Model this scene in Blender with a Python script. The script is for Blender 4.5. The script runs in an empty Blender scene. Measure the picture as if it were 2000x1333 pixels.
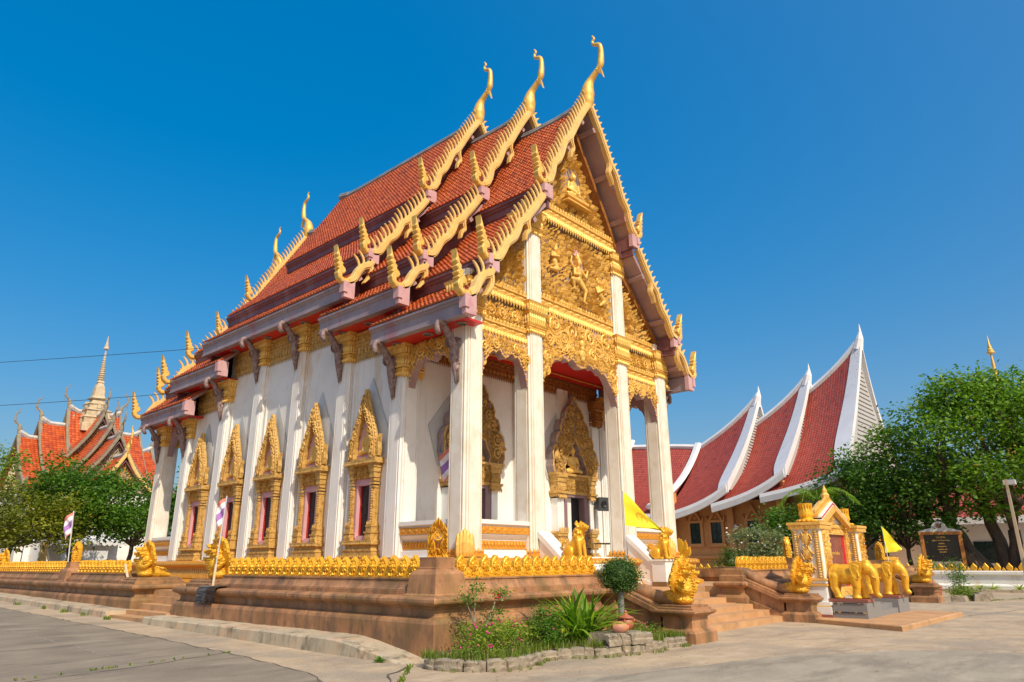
import bpy, bmesh, math, random
import numpy as np
from mathutils import Matrix, Vector
from math import sin, cos, pi, radians, sqrt, atan2
SC = bpy.context.scene
COL = SC.collection
random.seed(7); RNG = np.random.default_rng(7)

# ------------------------------------------------------------------ camera, sky, sun, exposure
cam = bpy.data.cameras.new('camera'); camo = bpy.data.objects.new('camera', cam); COL.objects.link(camo)
cam.lens = 24.62; cam.sensor_width = 36; cam.clip_end = 2000; cam.clip_start = 0.05
camo.location = (-18.201, -13.617, 1.65)
_yaw, _pitch, _roll = radians(47.885), radians(17.528), radians(-0.325)
_f = Vector((sin(_yaw) * cos(_pitch), cos(_yaw) * cos(_pitch), sin(_pitch)))
_r = Vector((cos(_yaw), -sin(_yaw), 0)); _u = _r.cross(_f)
_r2 = _r * cos(_roll) + _u * sin(_roll); _u2 = -_r * sin(_roll) + _u * cos(_roll)
_m = Matrix((_r2, _u2, -_f)).transposed()
camo.rotation_euler = _m.to_euler()
SC.camera = camo
SUN_DIR = Vector((0.335, 1.0, -1.02)).normalized()          # the way the light travels
SUN_EL = math.asin(-SUN_DIR.z); SUN_AZ = atan2(-SUN_DIR.x, -SUN_DIR.y)   # azimuth of the sun from +Y towards +X
W = bpy.data.worlds.new('World'); SC.world = W; W.use_nodes = True
wn = W.node_tree; wn.nodes.clear()
sky = wn.nodes.new('ShaderNodeTexSky'); sky.sky_type = 'NISHITA'; sky.sun_disc = False
sky.sun_elevation = SUN_EL; sky.sun_rotation = SUN_AZ
sky.altitude = 0; sky.air_density = 1.0; sky.dust_density = 5.0; sky.ozone_density = 3.0
hs = wn.nodes.new('ShaderNodeHueSaturation'); hs.inputs['Saturation'].default_value = 2.5
bg = wn.nodes.new('ShaderNodeBackground'); bg.inputs[1].default_value = 0.15
wo = wn.nodes.new('ShaderNodeOutputWorld')
gm = wn.nodes.new('ShaderNodeGamma'); gm.inputs[1].default_value = .5          # one even grade over the whole sky
mm = wn.nodes.new('ShaderNodeVectorMath'); mm.operation = 'SCALE'; mm.inputs['Scale'].default_value = 2.3
wn.links.new(sky.outputs[0], gm.inputs[0]); wn.links.new(gm.outputs[0], mm.inputs[0]); wn.links.new(mm.outputs[0], hs.inputs['Color']); wn.links.new(hs.outputs[0], bg.inputs[0]); wn.links.new(bg.outputs[0], wo.inputs[0])
sl = bpy.data.lights.new('sun', 'SUN'); sl.energy = 4.3; sl.angle = radians(0.53); sl.color = (1.0, 0.885, 0.71)
so = bpy.data.objects.new('sun', sl); COL.objects.link(so)
so.rotation_euler = SUN_DIR.to_track_quat('-Z', 'Y').to_euler(); so.location = (-20, -40, 50)
SC.view_settings.view_transform = 'Standard'; SC.view_settings.look = 'None'
SC.view_settings.exposure = 0.0; SC.view_settings.gamma = 1.0; SC.view_settings.use_curve_mapping = False
SC.cycles.max_bounces = 6; SC.cycles.diffuse_bounces = 3; SC.cycles.transparent_max_bounces = 6

# ------------------------------------------------------------------ mesh builder
class MB:
    def __init__(s): s.v = []; s.f = []; s.mi = []; s.cur = 0; s.n = 0
    def add(s, v, f, M=None):
        v = np.asarray(v, float)
        if M is not None:
            A = np.array(M); v = v @ A[:3, :3].T + A[:3, 3]
        s.v.append(v); o = s.n
        s.f += [tuple(i + o for i in q) for q in f]; s.mi += [s.cur] * len(f); s.n += len(v); return s
    def cat(s, o, M=None):
        return s.add(np.concatenate(o.v), o.f, M) if o.n else s
    def box(s, x0, x1, y0, y1, z0, z1, M=None):
        v = [(x, y, z) for z in (z0, z1) for y in (y0, y1) for x in (x0, x1)]
        return s.add(v, [(0, 2, 3, 1), (4, 5, 7, 6), (0, 1, 5, 4), (2, 6, 7, 3), (0, 4, 6, 2), (1, 3, 7, 5)], M)
    def frus(s, x0, x1, y0, y1, z0, z1, i, j=None, M=None):      # box whose top is inset
        j = i if j is None else j
        v = [(x0, y0, z0), (x1, y0, z0), (x1, y1, z0), (x0, y1, z0), (x0 + i, y0 + j, z1), (x1 - i, y0 + j, z1), (x1 - i, y1 - j, z1), (x0 + i, y1 - j, z1)]
        return s.add(v, [(3, 2, 1, 0), (4, 5, 6, 7), (0, 1, 5, 4), (1, 2, 6, 5), (2, 3, 7, 6), (3, 0, 4, 7)], M)
    def tube(s, pts, rad, n=8, M=None, sq=1.0, up=None):
        pts = [Vector(p) for p in pts]; k = len(pts)
        rad = rad if hasattr(rad, '__len__') else [rad] * k
        V = []; F = []; pa = None
        for i, p in enumerate(pts):
            t = (pts[min(i + 1, k - 1)] - pts[max(i - 1, 0)])
            t = t.normalized() if t.length > 1e-9 else Vector((0, 0, 1))
            if pa is None:
                a = (Vector(up) if up else (Vector((0, 0, 1)) if abs(t.z) < .9 else Vector((1, 0, 0)))).cross(t).normalized()
            else:
                a = (pa - t * pa.dot(t)).normalized()
            pa = a; b = t.cross(a)
            for q in range(n):
                w = 2 * pi * q / n; V.append(p + (a * cos(w) + b * sin(w) * sq) * rad[i])
        for i in range(k - 1):
            for q in range(n):
                r = (q + 1) % n; F.append((i * n + q, i * n + r, (i + 1) * n + r, (i + 1) * n + q))
        F.append(tuple(range(n - 1, -1, -1))); F.append(tuple(range((k - 1) * n, k * n)))
        return s.add([tuple(p) for p in V], F, M)
    def lathe(s, prof, n=16, M=None, sides=None):                  # prof: (r, z)
        n = sides or n; off = pi / n if sides else 0; sc = 1 / cos(pi / n) if sides else 1
        V = []; F = []
        for r, z in prof:
            for q in range(n):
                w = 2 * pi * q / n + off; V.append((r * sc * cos(w), r * sc * sin(w), z))
        for i in range(len(prof) - 1):
            for q in range(n):
                r = (q + 1) % n; F.append((i * n + q, i * n + r, (i + 1) * n + r, (i + 1) * n + q))
        F.append(tuple(range(n - 1, -1, -1))); F.append(tuple(range((len(prof) - 1) * n, len(prof) * n)))
        return s.add(V, F, M)
    def extr(s, poly, d0, d1, M=None, bev=0.0):                    # poly in (x, z), extruded along y from d0 (front, smaller y) to d1
        n = len(poly); P = [(x, z) for x, z in poly]
        ar = sum(P[i][0] * P[(i + 1) % n][1] - P[(i + 1) % n][0] * P[i][1] for i in range(n))
        if ar < 0: P.reverse()
        V = []; F = []
        if bev > 0:
            Q = []
            for i in range(n):
                a = Vector(P[i - 1]); b = Vector(P[i]); c = Vector(P[(i + 1) % n])
                e1 = (b - a).normalized() if (b - a).length > 1e-9 else Vector((1, 0)); e2 = (c - b).normalized() if (c - b).length > 1e-9 else e1
                nn = Vector((-e1.y - e2.y, e1.x + e2.x)); nn = nn.normalized() if nn.length > 1e-6 else Vector((0, 0))
                Q.append((b.x + nn.x * bev, b.y + nn.y * bev))
            V = [(x, d0, z) for x, z in Q] + [(x, d0 + bev, z) for x, z in P] + [(x, d1, z) for x, z in P]
            F = [tuple(range(n)), tuple(range(3 * n - 1, 2 * n - 1, -1))]
            for i in range(n):
                j = (i + 1) % n
                F += [(i, i + n, j + n, j), (i + n, i + 2 * n, j + 2 * n, j + n)]
        else:
            V = [(x, d0, z) for x, z in P] + [(x, d1, z) for x, z in P]
            F = [tuple(range(n)), tuple(range(2 * n - 1, n - 1, -1))]
            for i in range(n):
                j = (i + 1) % n; F.append((i, i + n, j + n, j))
        return s.add(V, F, M)
    def sweep(s, prof, path, closed=False, caps=True):             # prof (d outward = right of travel, z); path [(x, y)]
        P = [Vector(p[:2]) for p in path]; n = len(P); k = len(prof); V = []
        for i in range(n):
            a = P[i - 1] if (i > 0 or closed) else None
            c = P[(i + 1) % n] if (i < n - 1 or closed) else None
            e1 = (P[i] - a).normalized() if a is not None else None
            e2 = (c - P[i]).normalized() if c is not None else None
            if e1 is None: e1 = e2
            if e2 is None: e2 = e1
            n1 = Vector((e1.y, -e1.x)); n2 = Vector((e2.y, -e2.x)); b = n1 + n2
            b = b / max(b.dot(n1), .2)
            for d, z in prof: V.append((P[i].x + b.x * d, P[i].y + b.y * d, z))
        F = []
        for i in range(n if closed else n - 1):
            j = (i + 1) % n
            for q in range(k - 1): F.append((i * k + q, j * k + q, j * k + q + 1, i * k + q + 1))
        if caps and not closed:
            F.append(tuple(range(k - 1, -1, -1))); F.append(tuple((n - 1) * k + q for q in range(k)))
        return s.add(V, F)
    def mesh(s, name, smooth=False):
        me = bpy.data.meshes.new(name)
        V = np.concatenate(s.v) if s.v else np.zeros((0, 3))
        me.from_pydata(V.tolist(), [], s.f)
        if max(s.mi, default=0) > 0: me.polygons.foreach_set('material_index', s.mi)
        if smooth: me.polygons.foreach_set('use_smooth', [True] * len(s.f))
        me.validate(); me.update(); return me
    def build(s, name, m, parent=None, smooth=False, loc=None, rz=0.0, **kw):
        me = s.mesh(name, smooth is True)
        for q in (m if isinstance(m, (list, tuple)) else [m]): me.materials.append(MT[q] if isinstance(q, str) else q)
        if smooth == 'auto':
            me.polygons.foreach_set('use_smooth', [True] * len(me.polygons))
            try: me.set_sharp_from_angle(angle=radians(38))
            except Exception: pass
        return link(name, me, parent, loc, rz, **kw)

def link(name, me, parent=None, loc=None, rz=0.0, label=None, cat=None, group=None, kind=None, M=None):
    o = bpy.data.objects.new(name, me); COL.objects.link(o)
    if parent is not None: o.parent = parent
    if loc is not None: o.location = loc
    if rz: o.rotation_euler = (0, 0, rz)
    if M is not None: o.matrix_basis = M
    if label: o['label'] = label
    if cat: o['category'] = cat
    if group: o['group'] = group
    if kind: o['kind'] = kind
    return o
def thing(name, label, cat, loc=(0, 0, 0), rz=0.0, group=None):
    return link(name, None, None, loc, rz, label, cat, group)
def dup(o, parent=None, loc=None, rz=None, label=None, M=None):
    c = o.copy(); COL.objects.link(c); c.parent = parent
    if loc is not None: c.location = loc
    if rz is not None: c.rotation_euler = (0, 0, rz)
    if M is not None: c.matrix_basis = M
    if label: c['label'] = label
    for ch in list(o.children): dup(ch, c)
    return c
def organic(mb_parts, voxel, smooth=2, dec=None):
    """union of overlapping closed shapes melted into one skin"""
    me = mb_parts.mesh('tmp'); o = bpy.data.objects.new('tmp', me); COL.objects.link(o)
    r = o.modifiers.new('r', 'REMESH'); r.mode = 'VOXEL'; r.voxel_size = voxel
    if smooth:
        q = o.modifiers.new('s', 'SMOOTH'); q.iterations = smooth; q.factor = .5
    if dec:
        q = o.modifiers.new('d', 'DECIMATE'); q.ratio = dec
    dg = bpy.context.evaluated_depsgraph_get(); dg.update()
    m2 = bpy.data.meshes.new_from_object(o.evaluated_get(dg)); bpy.data.objects.remove(o)
    m2.polygons.foreach_set('use_smooth', [True] * len(m2.polygons)); m2.materials.clear(); return m2
def cap(mb, a, b, ra, rb, n=12, sq=1.0, M=None):                     # round-ended limb
    a = Vector(a); b = Vector(b); d = (b - a); L = d.length; d = d.normalized() if L > 1e-6 else Vector((0, 0, 1))
    pts = []; rr = []
    for i in range(4):
        w = pi / 2 * (1 - i / 4 - .06); pts.append(a - d * ra * sin(w)); rr.append(ra * cos(w))
    for i in range(4): t = i / 3; pts.append(a.lerp(b, t)); rr.append(ra + (rb - ra) * t)
    for i in range(4):
        w = pi / 2 * ((i + 1) / 4 - .06); pts.append(b + d * rb * sin(w)); rr.append(rb * cos(w))
    mb.tube([tuple(p) for p in pts], rr, n, M, sq)
def ell(mb, c, r, M=None, n=14, tilt=None):
    prof = [(cos(w), sin(w)) for w in np.linspace(-pi / 2 + .12, pi / 2 - .12, 9)]
    T = Matrix.Translation(c)
    if tilt: T = T @ Matrix.Rotation(tilt[0], 4, tilt[1])
    T = T @ Matrix.Diagonal((r[0], r[1], r[2], 1))
    mb.lathe(prof, n, (M @ T) if M else T)
def RZ(a, loc=(0, 0, 0)): return Matrix.Translation(loc) @ Matrix.Rotation(a, 4, 'Z')

# ------------------------------------------------------------------ materials
MT = {}
def nodes(name):
    m = bpy.data.materials.new(name); m.use_nodes = True; nt = m.node_tree; b = nt.nodes['Principled BSDF']; MT[name] = m
    return m, nt, b
def N(nt, t, **kw):
    n = nt.nodes.new(t)
    for k, v in kw.items():
        if k.startswith('i_'): n.inputs[int(k[2:]) if k[2:].isdigit() else k[2:]].default_value = v
        else: setattr(n, k, v)
    return n
def noise(nt, co, scale, detail=4, rough=.55, vec=None):
    mp = N(nt, 'ShaderNodeMapping'); mp.inputs['Scale'].default_value = vec or (1, 1, 1)
    nt.links.new(co, mp.inputs[0]); n = N(nt, 'ShaderNodeTexNoise'); n.inputs['Scale'].default_value = scale
    n.inputs['Detail'].default_value = detail; n.inputs['Roughness'].default_value = rough
    nt.links.new(mp.outputs[0], n.inputs['Vector']); return n.outputs[0]
def ramp(nt, f, a, b, c0=(0, 0, 0, 1), c1=(1, 1, 1, 1)):
    r = N(nt, 'ShaderNodeValToRGB'); r.color_ramp.elements[0].position = a; r.color_ramp.elements[1].position = b
    r.color_ramp.elements[0].color = c0; r.color_ramp.elements[1].color = c1; nt.links.new(f, r.inputs[0]); return r.outputs[0]
def mix(nt, f, a, b, mode='MIX'):
    m = N(nt, 'ShaderNodeMixRGB'); m.blend_type = mode
    for i, x in ((0, f), (1, a), (2, b)):
        if isinstance(x, (int, float)): m.inputs[i].default_value = x
        elif isinstance(x, tuple): m.inputs[i].default_value = (*x, 1) if len(x) == 3 else x
        else: nt.links.new(x, m.inputs[i])
    return m.outputs[0]
def mat(name, c, c2=None, sc=3.0, rough=.6, metal=0.0, bump=0.0, bsc=40.0, bdist=.01, stains=(), spec=.5, vec=None, lo=.35, hi=.65, obj=False, rvar=0.0):
    """c/c2 mixed by noise; stains: list of (colour, scale, lo, hi, strength, stretch)"""
    m, nt, b = nodes(name)
    if obj: co = N(nt, 'ShaderNodeTexCoord').outputs['Object']
    else: co = N(nt, 'ShaderNodeNewGeometry').outputs['Position']
    col = (*c, 1)
    if c2 is not None: col = mix(nt, ramp(nt, noise(nt, co, sc, 5, .6, vec), lo, hi), c, c2)
    for st in stains:
        f = ramp(nt, noise(nt, co, st[1], 6, .65, st[5]), st[2], st[3])
        f = mix(nt, 1.0, f, (st[4],) * 3, 'MULTIPLY')
        col = mix(nt, f, col, st[0])
    if isinstance(col, tuple): b.inputs['Base Color'].default_value = col
    else: nt.links.new(col, b.inputs['Base Color'])
    b.inputs['Roughness'].default_value = rough; b.inputs['Metallic'].default_value = metal
    b.inputs['Specular IOR Level'].default_value = spec
    if rvar:
        r = ramp(nt, noise(nt, co, 6, 5, .6), .3, .7, (rough - rvar,) * 3 + (1,), (rough + rvar,) * 3 + (1,)); nt.links.new(r, b.inputs['Roughness'])
    if bump:
        bp = N(nt, 'ShaderNodeBump'); bp.inputs['Strength'].default_value = bump; bp.inputs['Distance'].default_value = bdist
        nt.links.new(noise(nt, co, bsc, 6, .65), bp.inputs['Height']); nt.links.new(bp.outputs[0], b.inputs['Normal'])
    return m
DIRT = (.42, .28, .15)
mat('plaster', (.81, .79, .745), (.75, .72, .665), 1.3, .72, bump=.25, bsc=60, bdist=.004, stains=[((.64, .47, .30), .9, .56, .64, .55, (1, 1, .30)), ((.42, .38, .32), 2.5, .58, .73, .42, (1.6, 1.6, .10)), ((.60, .43, .29), 6, .61, .67, .4, (1, 1, .5))])
mat('column_plaster', (.81, .76, .665), (.745, .675, .56), 2.2, .66, bump=.2, bsc=50, bdist=.004, stains=[((.60, .46, .30), 2.6, .50, .68, .45, (1, 1, .6)), ((.45, .37, .27), 3.5, .60, .74, .45, (2, 2, .10))])
mat('white_paint', (.80, .79, .76), (.74, .73, .70), 2.0, .5, bump=.1, bsc=60, bdist=.003, stains=[((.45, .42, .38), 2.0, .6, .8, .4, (1.5, 1.5, .3))])
mat('gold', (.86, .55, .15), (.74, .42, .075), 5, .5, .28, bump=.6, bsc=75, bdist=.006, rvar=.08, stains=[((.42, .17, .015), 9, .58, .72, .6, (1, 1, 1))])
mat('gold_relief', (.88, .58, .17), (.74, .43, .07), 7, .5, .22, bump=.8, bsc=60, bdist=.012, rvar=.1, stains=[((.36, .16, .05), 12, .56, .68, .7, (1, 1, 1))])
mat('gold_old', (.66, .41, .12), (.50, .28, .06), 6, .55, .15, bump=.9, bsc=55, bdist=.012, stains=[((.18, .09, .035), 12, .53, .66, .8, (1, 1, 1))])
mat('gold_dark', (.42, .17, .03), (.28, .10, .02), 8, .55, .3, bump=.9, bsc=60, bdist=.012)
mat('gold_paint', (.80, .54, .20), (.72, .45, .13), 2.5, .55, .08, bump=.2, bsc=50, bdist=.004, stains=[((.48, .36, .22), 4, .54, .70, .6, (1, 1, .5)), ((.30, .22, .14), 9, .62, .74, .5, (1, 1, .5))])
mat('gold_statue', (.84, .48, .035), (.70, .35, .02), 3, .42, .3, bump=.45, bsc=90, bdist=.004, rvar=.08, stains=[((.36, .14, .01), 7, .58, .74, .6, (1, 1, 1)), ((.90, .62, .16), 5, .62, .74, .4, (1, 1, 1))])
mat('gold_orange', (.72, .33, .035), (.58, .24, .02), 10, .5, .2, bump=.7, bsc=45, bdist=.01)
mat('mauve', (.42, .27, .25), (.34, .21, .21), 1.8, .6, bump=.15, bsc=40, bdist=.004, stains=[((.40, .10, .11), 1.4, .58, .68, .55, (1, 1, .4)), ((.24, .17, .16), 3, .58, .75, .5, (1.5, 1.5, .3))])
mat('mauve_pink', (.58, .36, .36), (.50, .29, .31), 2.6, .6, bump=.1, stains=[((.42, .12, .13), 3, .58, .7, .5, (1, 1, .5))])
mat('relief_ground', (.40, .30, .28), (.30, .22, .22), 6, .7, stains=[((.02, .14, .20), 5, .60, .64, .8, (1, 1, 1))])
mat('relief_blue', (.015, .12, .20), (.05, .07, .08), 6, .6)
mat('fascia_grey', (.34, .27, .29), (.27, .21, .23), 1.6, .55, bump=.1, stains=[((.36, .06, .08), 1.1, .54, .64, .5, (1, 1, .3)), ((.13, .09, .10), 3.0, .58, .73, .6, (1, 1, .2))])
mat('maroon', (.20, .075, .085), (.13, .05, .06), 2.0, .55, bump=.15, stains=[((.30, .21, .22), 1.3, .56, .72, .6, (1, 1, .3))])
mat('soffit_red', (.66, .022, .016), (.52, .014, .014), 1.5, .42, stains=[((.48, .10, .05), 2.4, .62, .72, .5, (1, 1, 1))])
mat('ridge_grey', (.16, .15, .15), (.26, .25, .25), 2.5, .7, bump=.3, bsc=30)
mat('terrazzo', (.45, .22, .095), (.34, .155, .065), 1.4, .62, bump=.5, bsc=130, bdist=.004, lo=.42, hi=.58, stains=[((.62, .38, .19), 90, .54, .64, .6, (1, 1, 1)), ((.15, .085, .05), 80, .55, .65, .65, (1, 1, 1)), ((.13, .08, .045), 2.2, .46, .62, .72, (1, 1, .4)), ((.17, .11, .035), .7, .50, .60, .55, (1, 1, .6)), ((.07, .045, .03), 6, .55, .68, .6, (1, 1, .3))])
mat('terrazzo_step', (.54, .31, .145), (.44, .24, .105), 1.2, .7, bump=.4, bsc=120, bdist=.003, stains=[((.66, .45, .28), 150, .56, .66, .6, (1, 1, 1)), ((.18, .12, .075), 2.2, .52, .70, .55, (1, 1, 1))])
mat('concrete', (.46, .345, .215), (.37, .28, .185), .55, .85, bump=.7, bsc=60, bdist=.008, lo=.40, hi=.60, stains=[((.58, .47, .33), 1.9, .50, .68, .55, (1, 1, 1)), ((.17, .13, .09), .8, .52, .68, .6, (.5, 1.3, 1)), ((.11, .085, .06), 2.6, .58, .72, .55, (.5, 2.5, 1)), ((.25, .215, .17), .33, .49, .57, .55, (1, 1, 1)), ((.56, .48, .38), 30, .5, .62, .4, (1, 1, 1)), ((.16, .13, .10), 40, .58, .68, .5, (1, 1, 1))])
mat('road', (.20, .165, .12), (.26, .215, .155), .6, .88, bump=.7, bsc=70, bdist=.008, lo=.40, hi=.60, stains=[((.35, .29, .21), 1.3, .50, .66, .6, (.4, 1.4, 1)), ((.11, .09, .065), 1.0, .50, .66, .6, (.5, 1.6, 1)), ((.32, .27, .20), 40, .5, .65, .5, (1, 1, 1)), ((.10, .085, .065), 55, .55, .66, .5, (1, 1, 1))])
mat('worn_concrete', (.27, .235, .175), (.35, .305, .225), .7, .87, bump=.9, bsc=60, bdist=.01, lo=.40, hi=.60, stains=[((.46, .39, .29), 1.6, .50, .66, .55, (.6, 1.4, 1)), ((.14, .12, .09), 1.1, .50, .66, .6, (.5, 1.6, 1)), ((.44, .39, .31), 35, .5, .62, .5, (1, 1, 1)), ((.10, .085, .065), 45, .56, .66, .5, (1, 1, 1))])
mat('kerb', (.50, .42, .29), (.40, .33, .23), 1.4, .85, bump=.6, bsc=40, bdist=.008, stains=[((.58, .34, .19), 1.3, .50, .64, .6, (1, 1, 1)), ((.08, .068, .05), 2.3, .53, .68, .8, (1, 1, .45)), ((.11, .095, .07), 9, .56, .70, .45, (1, 1, .3))])
mat('joint', (.07, .06, .045), (.13, .11, .08), 5, .95)
mat('joint_pale', (.30, .27, .21), (.40, .36, .28), 5, .95)
mat('stone_edge', (.36, .30, .22), (.23, .185, .13), 4, .85, bump=.9, bsc=22, bdist=.03, stains=[((.10, .085, .06), 7, .55, .7, .8, (1, 1, .5)), ((.52, .38, .22), 3, .58, .72, .5, (1, 1, 1))])
mat('soil', (.13, .08, .045), (.20, .13, .07), 9, .95, bump=.8, bsc=30, bdist=.02)
mat('granite', (.24, .24, .235), (.17, .17, .17), 60, .42, stains=[((.40, .40, .39), 120, .56, .66, .6, (1, 1, 1)), ((.05, .05, .055), 130, .58, .68, .6, (1, 1, 1))])
mat('granite_red', (.34, .12, .08), (.22, .07, .05), 50, .5, stains=[((.5, .33, .27), 90, .58, .66, .6, (1, 1, 1))])
mat('pink', (.66, .38, .40), (.58, .31, .34), 2.2, .6, stains=[((.45, .20, .26), 2.5, .55, .7, .5, (1, 1, .6))])
mat('door_mauve', (.27, .17, .17), (.22, .13, .14), 2, .5)
mat('red_trim', (.42, .02, .012), None, rough=.4)
mat('dark_wood', (.035, .022, .014), (.05, .03, .015), 20, .5, bump=.5, bsc=60)
mat('black', (.012, .012, .014), None, rough=.5)
mat('speaker_grey', (.05, .055, .06), None, rough=.55)
mat('steel', (.35, .36, .37), None, rough=.35, metal=.7)
mat('cable_black', (.02, .02, .025), None, rough=.6)
mat('bracket', (.22, .13, .12), (.34, .26, .25), 9, .55, .15, bump=1.0, bsc=45, bdist=.015, stains=[((.09, .045, .04), 12, .5, .66, .7, (1, 1, 1)), ((.5, .48, .45), 22, .64, .7, .7, (1, 1, 1))])
mat('pale_gold_stone', (.62, .50, .32), (.48, .38, .25), 1.8, .65, bump=.7, bsc=25, bdist=.03, stains=[((.16, .11, .07), 5, .55, .7, .7, (1, 1, 1))])
mat('old_bargeboard', (.32, .26, .17), (.22, .18, .13), 2.2, .7, bump=.6, bsc=14, bdist=.05)
mat('ridge_white', (.60, .57, .52), (.38, .37, .36), 1.5, .8)
mat('orange_wall', (.62, .29, .10), (.55, .25, .085), 1.2, .65, bump=.1, stains=[((.40, .18, .07), 1.2, .58, .74, .5, (1, 1, .4))])
mat('sala_white', (.80, .80, .80), (.74, .74, .75), 1.2, .5, stains=[((.42, .41, .40), 1.1, .60, .78, .4, (1, 1, .3))])
mat('louvre_grey', (.45, .45, .44), None, rough=.7)
mat('window_dark', (.012, .022, .022), (.03, .06, .06), 6, .12)
mat('bark', (.13, .095, .065), (.07, .05, .038), 5, .85, bump=.9, bsc=18, bdist=.05, vec=(1, 1, .35))
mat('bark_pale', (.30, .25, .19), (.18, .14, .10), 6, .85, bump=.6, bsc=20, bdist=.02)
mat('clay', (.47, .14, .06), (.36, .10, .05), 4, .55, stains=[((.62, .35, .25), 4, .55, .7, .6, (1, 1, 1))])
mat('clay_pink', (.50, .17, .09), (.48, .25, .10), 5, .5, stains=[((.42, .16, .20), 5, .52, .66, .7, (1, 1, 1))])
mat('rag_brown', (.07, .04, .028), (.04, .025, .02), 30, .95, bump=1.0, bsc=70, bdist=.02)
mat('rag_grey', (.025, .025, .03), (.14, .145, .15), 1, .9, vec=(2, 2, 30))
mat('flag_yellow', (.82, .72, .02), (.76, .64, .02), 3, .75)
mat('flag_orange', (.75, .33, .02), None, rough=.75)
mat('flag_red', (.68, .20, .15), None, rough=.75); mat('flag_white', (.78, .74, .76), None, rough=.75); mat('flag_blue', (.33, .16, .42), None, rough=.75)
mat('tent_white', (.76, .75, .72), (.62, .61, .58), .8, .6)
mat('tent_frame', (.5, .52, .55), None, rough=.4)
mat('crimson', (.50, .005, .03), None, rough=.45)
mat('board_maroon', (.20, .055, .05), (.27, .09, .075), 2.0, .18)
mat('letter_gold', (.80, .48, .10), None, rough=.4, metal=.2)
mat('board_black', (.008, .006, .006), None, rough=.2)
mat('guard_sheet', (.55, .56, .54), (.47, .48, .47), 2, .35)
mat('petal_magenta', (.62, .03, .22), None, rough=.7); mat('petal_white', (.85, .84, .78), None, rough=.6)
mat('dry_leaf', (.48, .33, .16), None, rough=.8)
mat('pole_wood', (.62, .50, .34), None, rough=.6)
mat('cloth_dark', (.03, .035, .05), None, rough=.8)

def scaled(name, src, sc, dist):
    m = MT[src].copy(); m.name = name; MT[name] = m; nt = m.node_tree; b_ = nt.nodes['Principled BSDF']
    v = nt.nodes.new('ShaderNodeTexVoronoi'); v.inputs['Scale'].default_value = sc; co = nt.nodes.new('ShaderNodeNewGeometry'); nt.links.new(co.outputs['Position'], v.inputs['Vector'])
    bp = nt.nodes.new('ShaderNodeBump'); bp.inputs['Strength'].default_value = 1.0; bp.inputs['Distance'].default_value = dist; bp.invert = True
    old = b_.inputs['Normal'].links[0].from_socket if b_.inputs['Normal'].links else None
    if old: nt.links.new(old, bp.inputs['Normal'])
    nt.links.new(v.outputs['Distance'], bp.inputs['Height']); nt.links.new(bp.outputs[0], b_.inputs['Normal'])
scaled('gold_scaled', 'gold_statue', 26, .02)
scaled('gold_carved', 'gold_relief', 22, .03)
def tile_mat(name, c1, c2, cdark, rough=.42):
    m, nt, b = nodes(name)
    at = N(nt, 'ShaderNodeAttribute'); at.attribute_name = 'tone'
    co = N(nt, 'ShaderNodeNewGeometry').outputs['Position']
    col = mix(nt, ramp(nt, at.outputs['Fac'], 0.1, .8), c1, c2)
    col = mix(nt, ramp(nt, at.outputs['Fac'], .965, .985), col, cdark)
    st = ramp(nt, noise(nt, co, .9, 6, .7), .52, .74); st = mix(nt, 1.0, st, (.6,) * 3, 'MULTIPLY')
    col = mix(nt, st, col, cdark)
    pale = ramp(nt, noise(nt, co, 1.7, 6, .7), .62, .74); pale = mix(nt, 1.0, pale, (.4,) * 3, 'MULTIPLY')
    col = mix(nt, pale, col, tuple(min(1, x * 1.3 + .05) for x in c2))
    nt.links.new(col, b.inputs['Base Color']); b.inputs['Roughness'].default_value = rough
    bp = N(nt, 'ShaderNodeBump'); bp.inputs['Strength'].default_value = .3; bp.inputs['Distance'].default_value = .01
    nt.links.new(noise(nt, co, 50, 4), bp.inputs['Height']); nt.links.new(bp.outputs[0], b.inputs['Normal'])
tile_mat('tile', (.40, .075, .022), (.52, .125, .034), (.20, .06, .032))
tile_mat('tile_sala', (.34, .055, .038), (.40, .075, .05), (.22, .045, .035), .5)
tile_mat('tile_far', (.42, .065, .015), (.54, .11, .025), (.26, .05, .03), .3)
def leaf_mat(name, c1, c2, c3=None, trans=.35):
    m, nt, b = nodes(name)
    at = N(nt, 'ShaderNodeAttribute'); at.attribute_name = 'tone'
    col = mix(nt, ramp(nt, at.outputs['Fac'], 0.05, .9), c1, c2)
    if c3: col = mix(nt, ramp(nt, at.outputs['Fac'], .955, .97), col, c3)
    nt.links.new(col, b.inputs['Base Color']); b.inputs['Roughness'].default_value = .5; b.inputs['Specular IOR Level'].default_value = .35
    tr = N(nt, 'ShaderNodeBsdfTranslucent'); nt.links.new(mix(nt, 1.0, col, (1.3, 1.5, .5), 'MULTIPLY'), tr.inputs[0])
    ms = N(nt, 'ShaderNodeMixShader'); ms.inputs[0].default_value = trans
    nt.links.new(b.outputs[0], ms.inputs[1]); nt.links.new(tr.outputs[0], ms.inputs[2]); nt.links.new(ms.outputs[0], nt.nodes['Material Output'].inputs[0])
leaf_mat('leaf_olive', (.07, .105, .010), (.29, .30, .022), (.22, .15, .03))
leaf_mat('leaf_green', (.035, .11, .010), (.14, .28, .022))
leaf_mat('leaf_bodhi', (.045, .135, .010), (.21, .36, .028), (.34, .26, .07))
leaf_mat('leaf_dark', (.025, .08, .010), (.10, .22, .022))
leaf_mat('leaf_topiary', (.035, .085, .02), (.12, .21, .045), (.20, .26, .09), .2)
leaf_mat('leaf_strap', (.07, .17, .015), (.26, .42, .035), (.50, .46, .06), .4)
leaf_mat('leaf_spider', (.20, .30, .05), (.52, .56, .12), None, .4)
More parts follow.
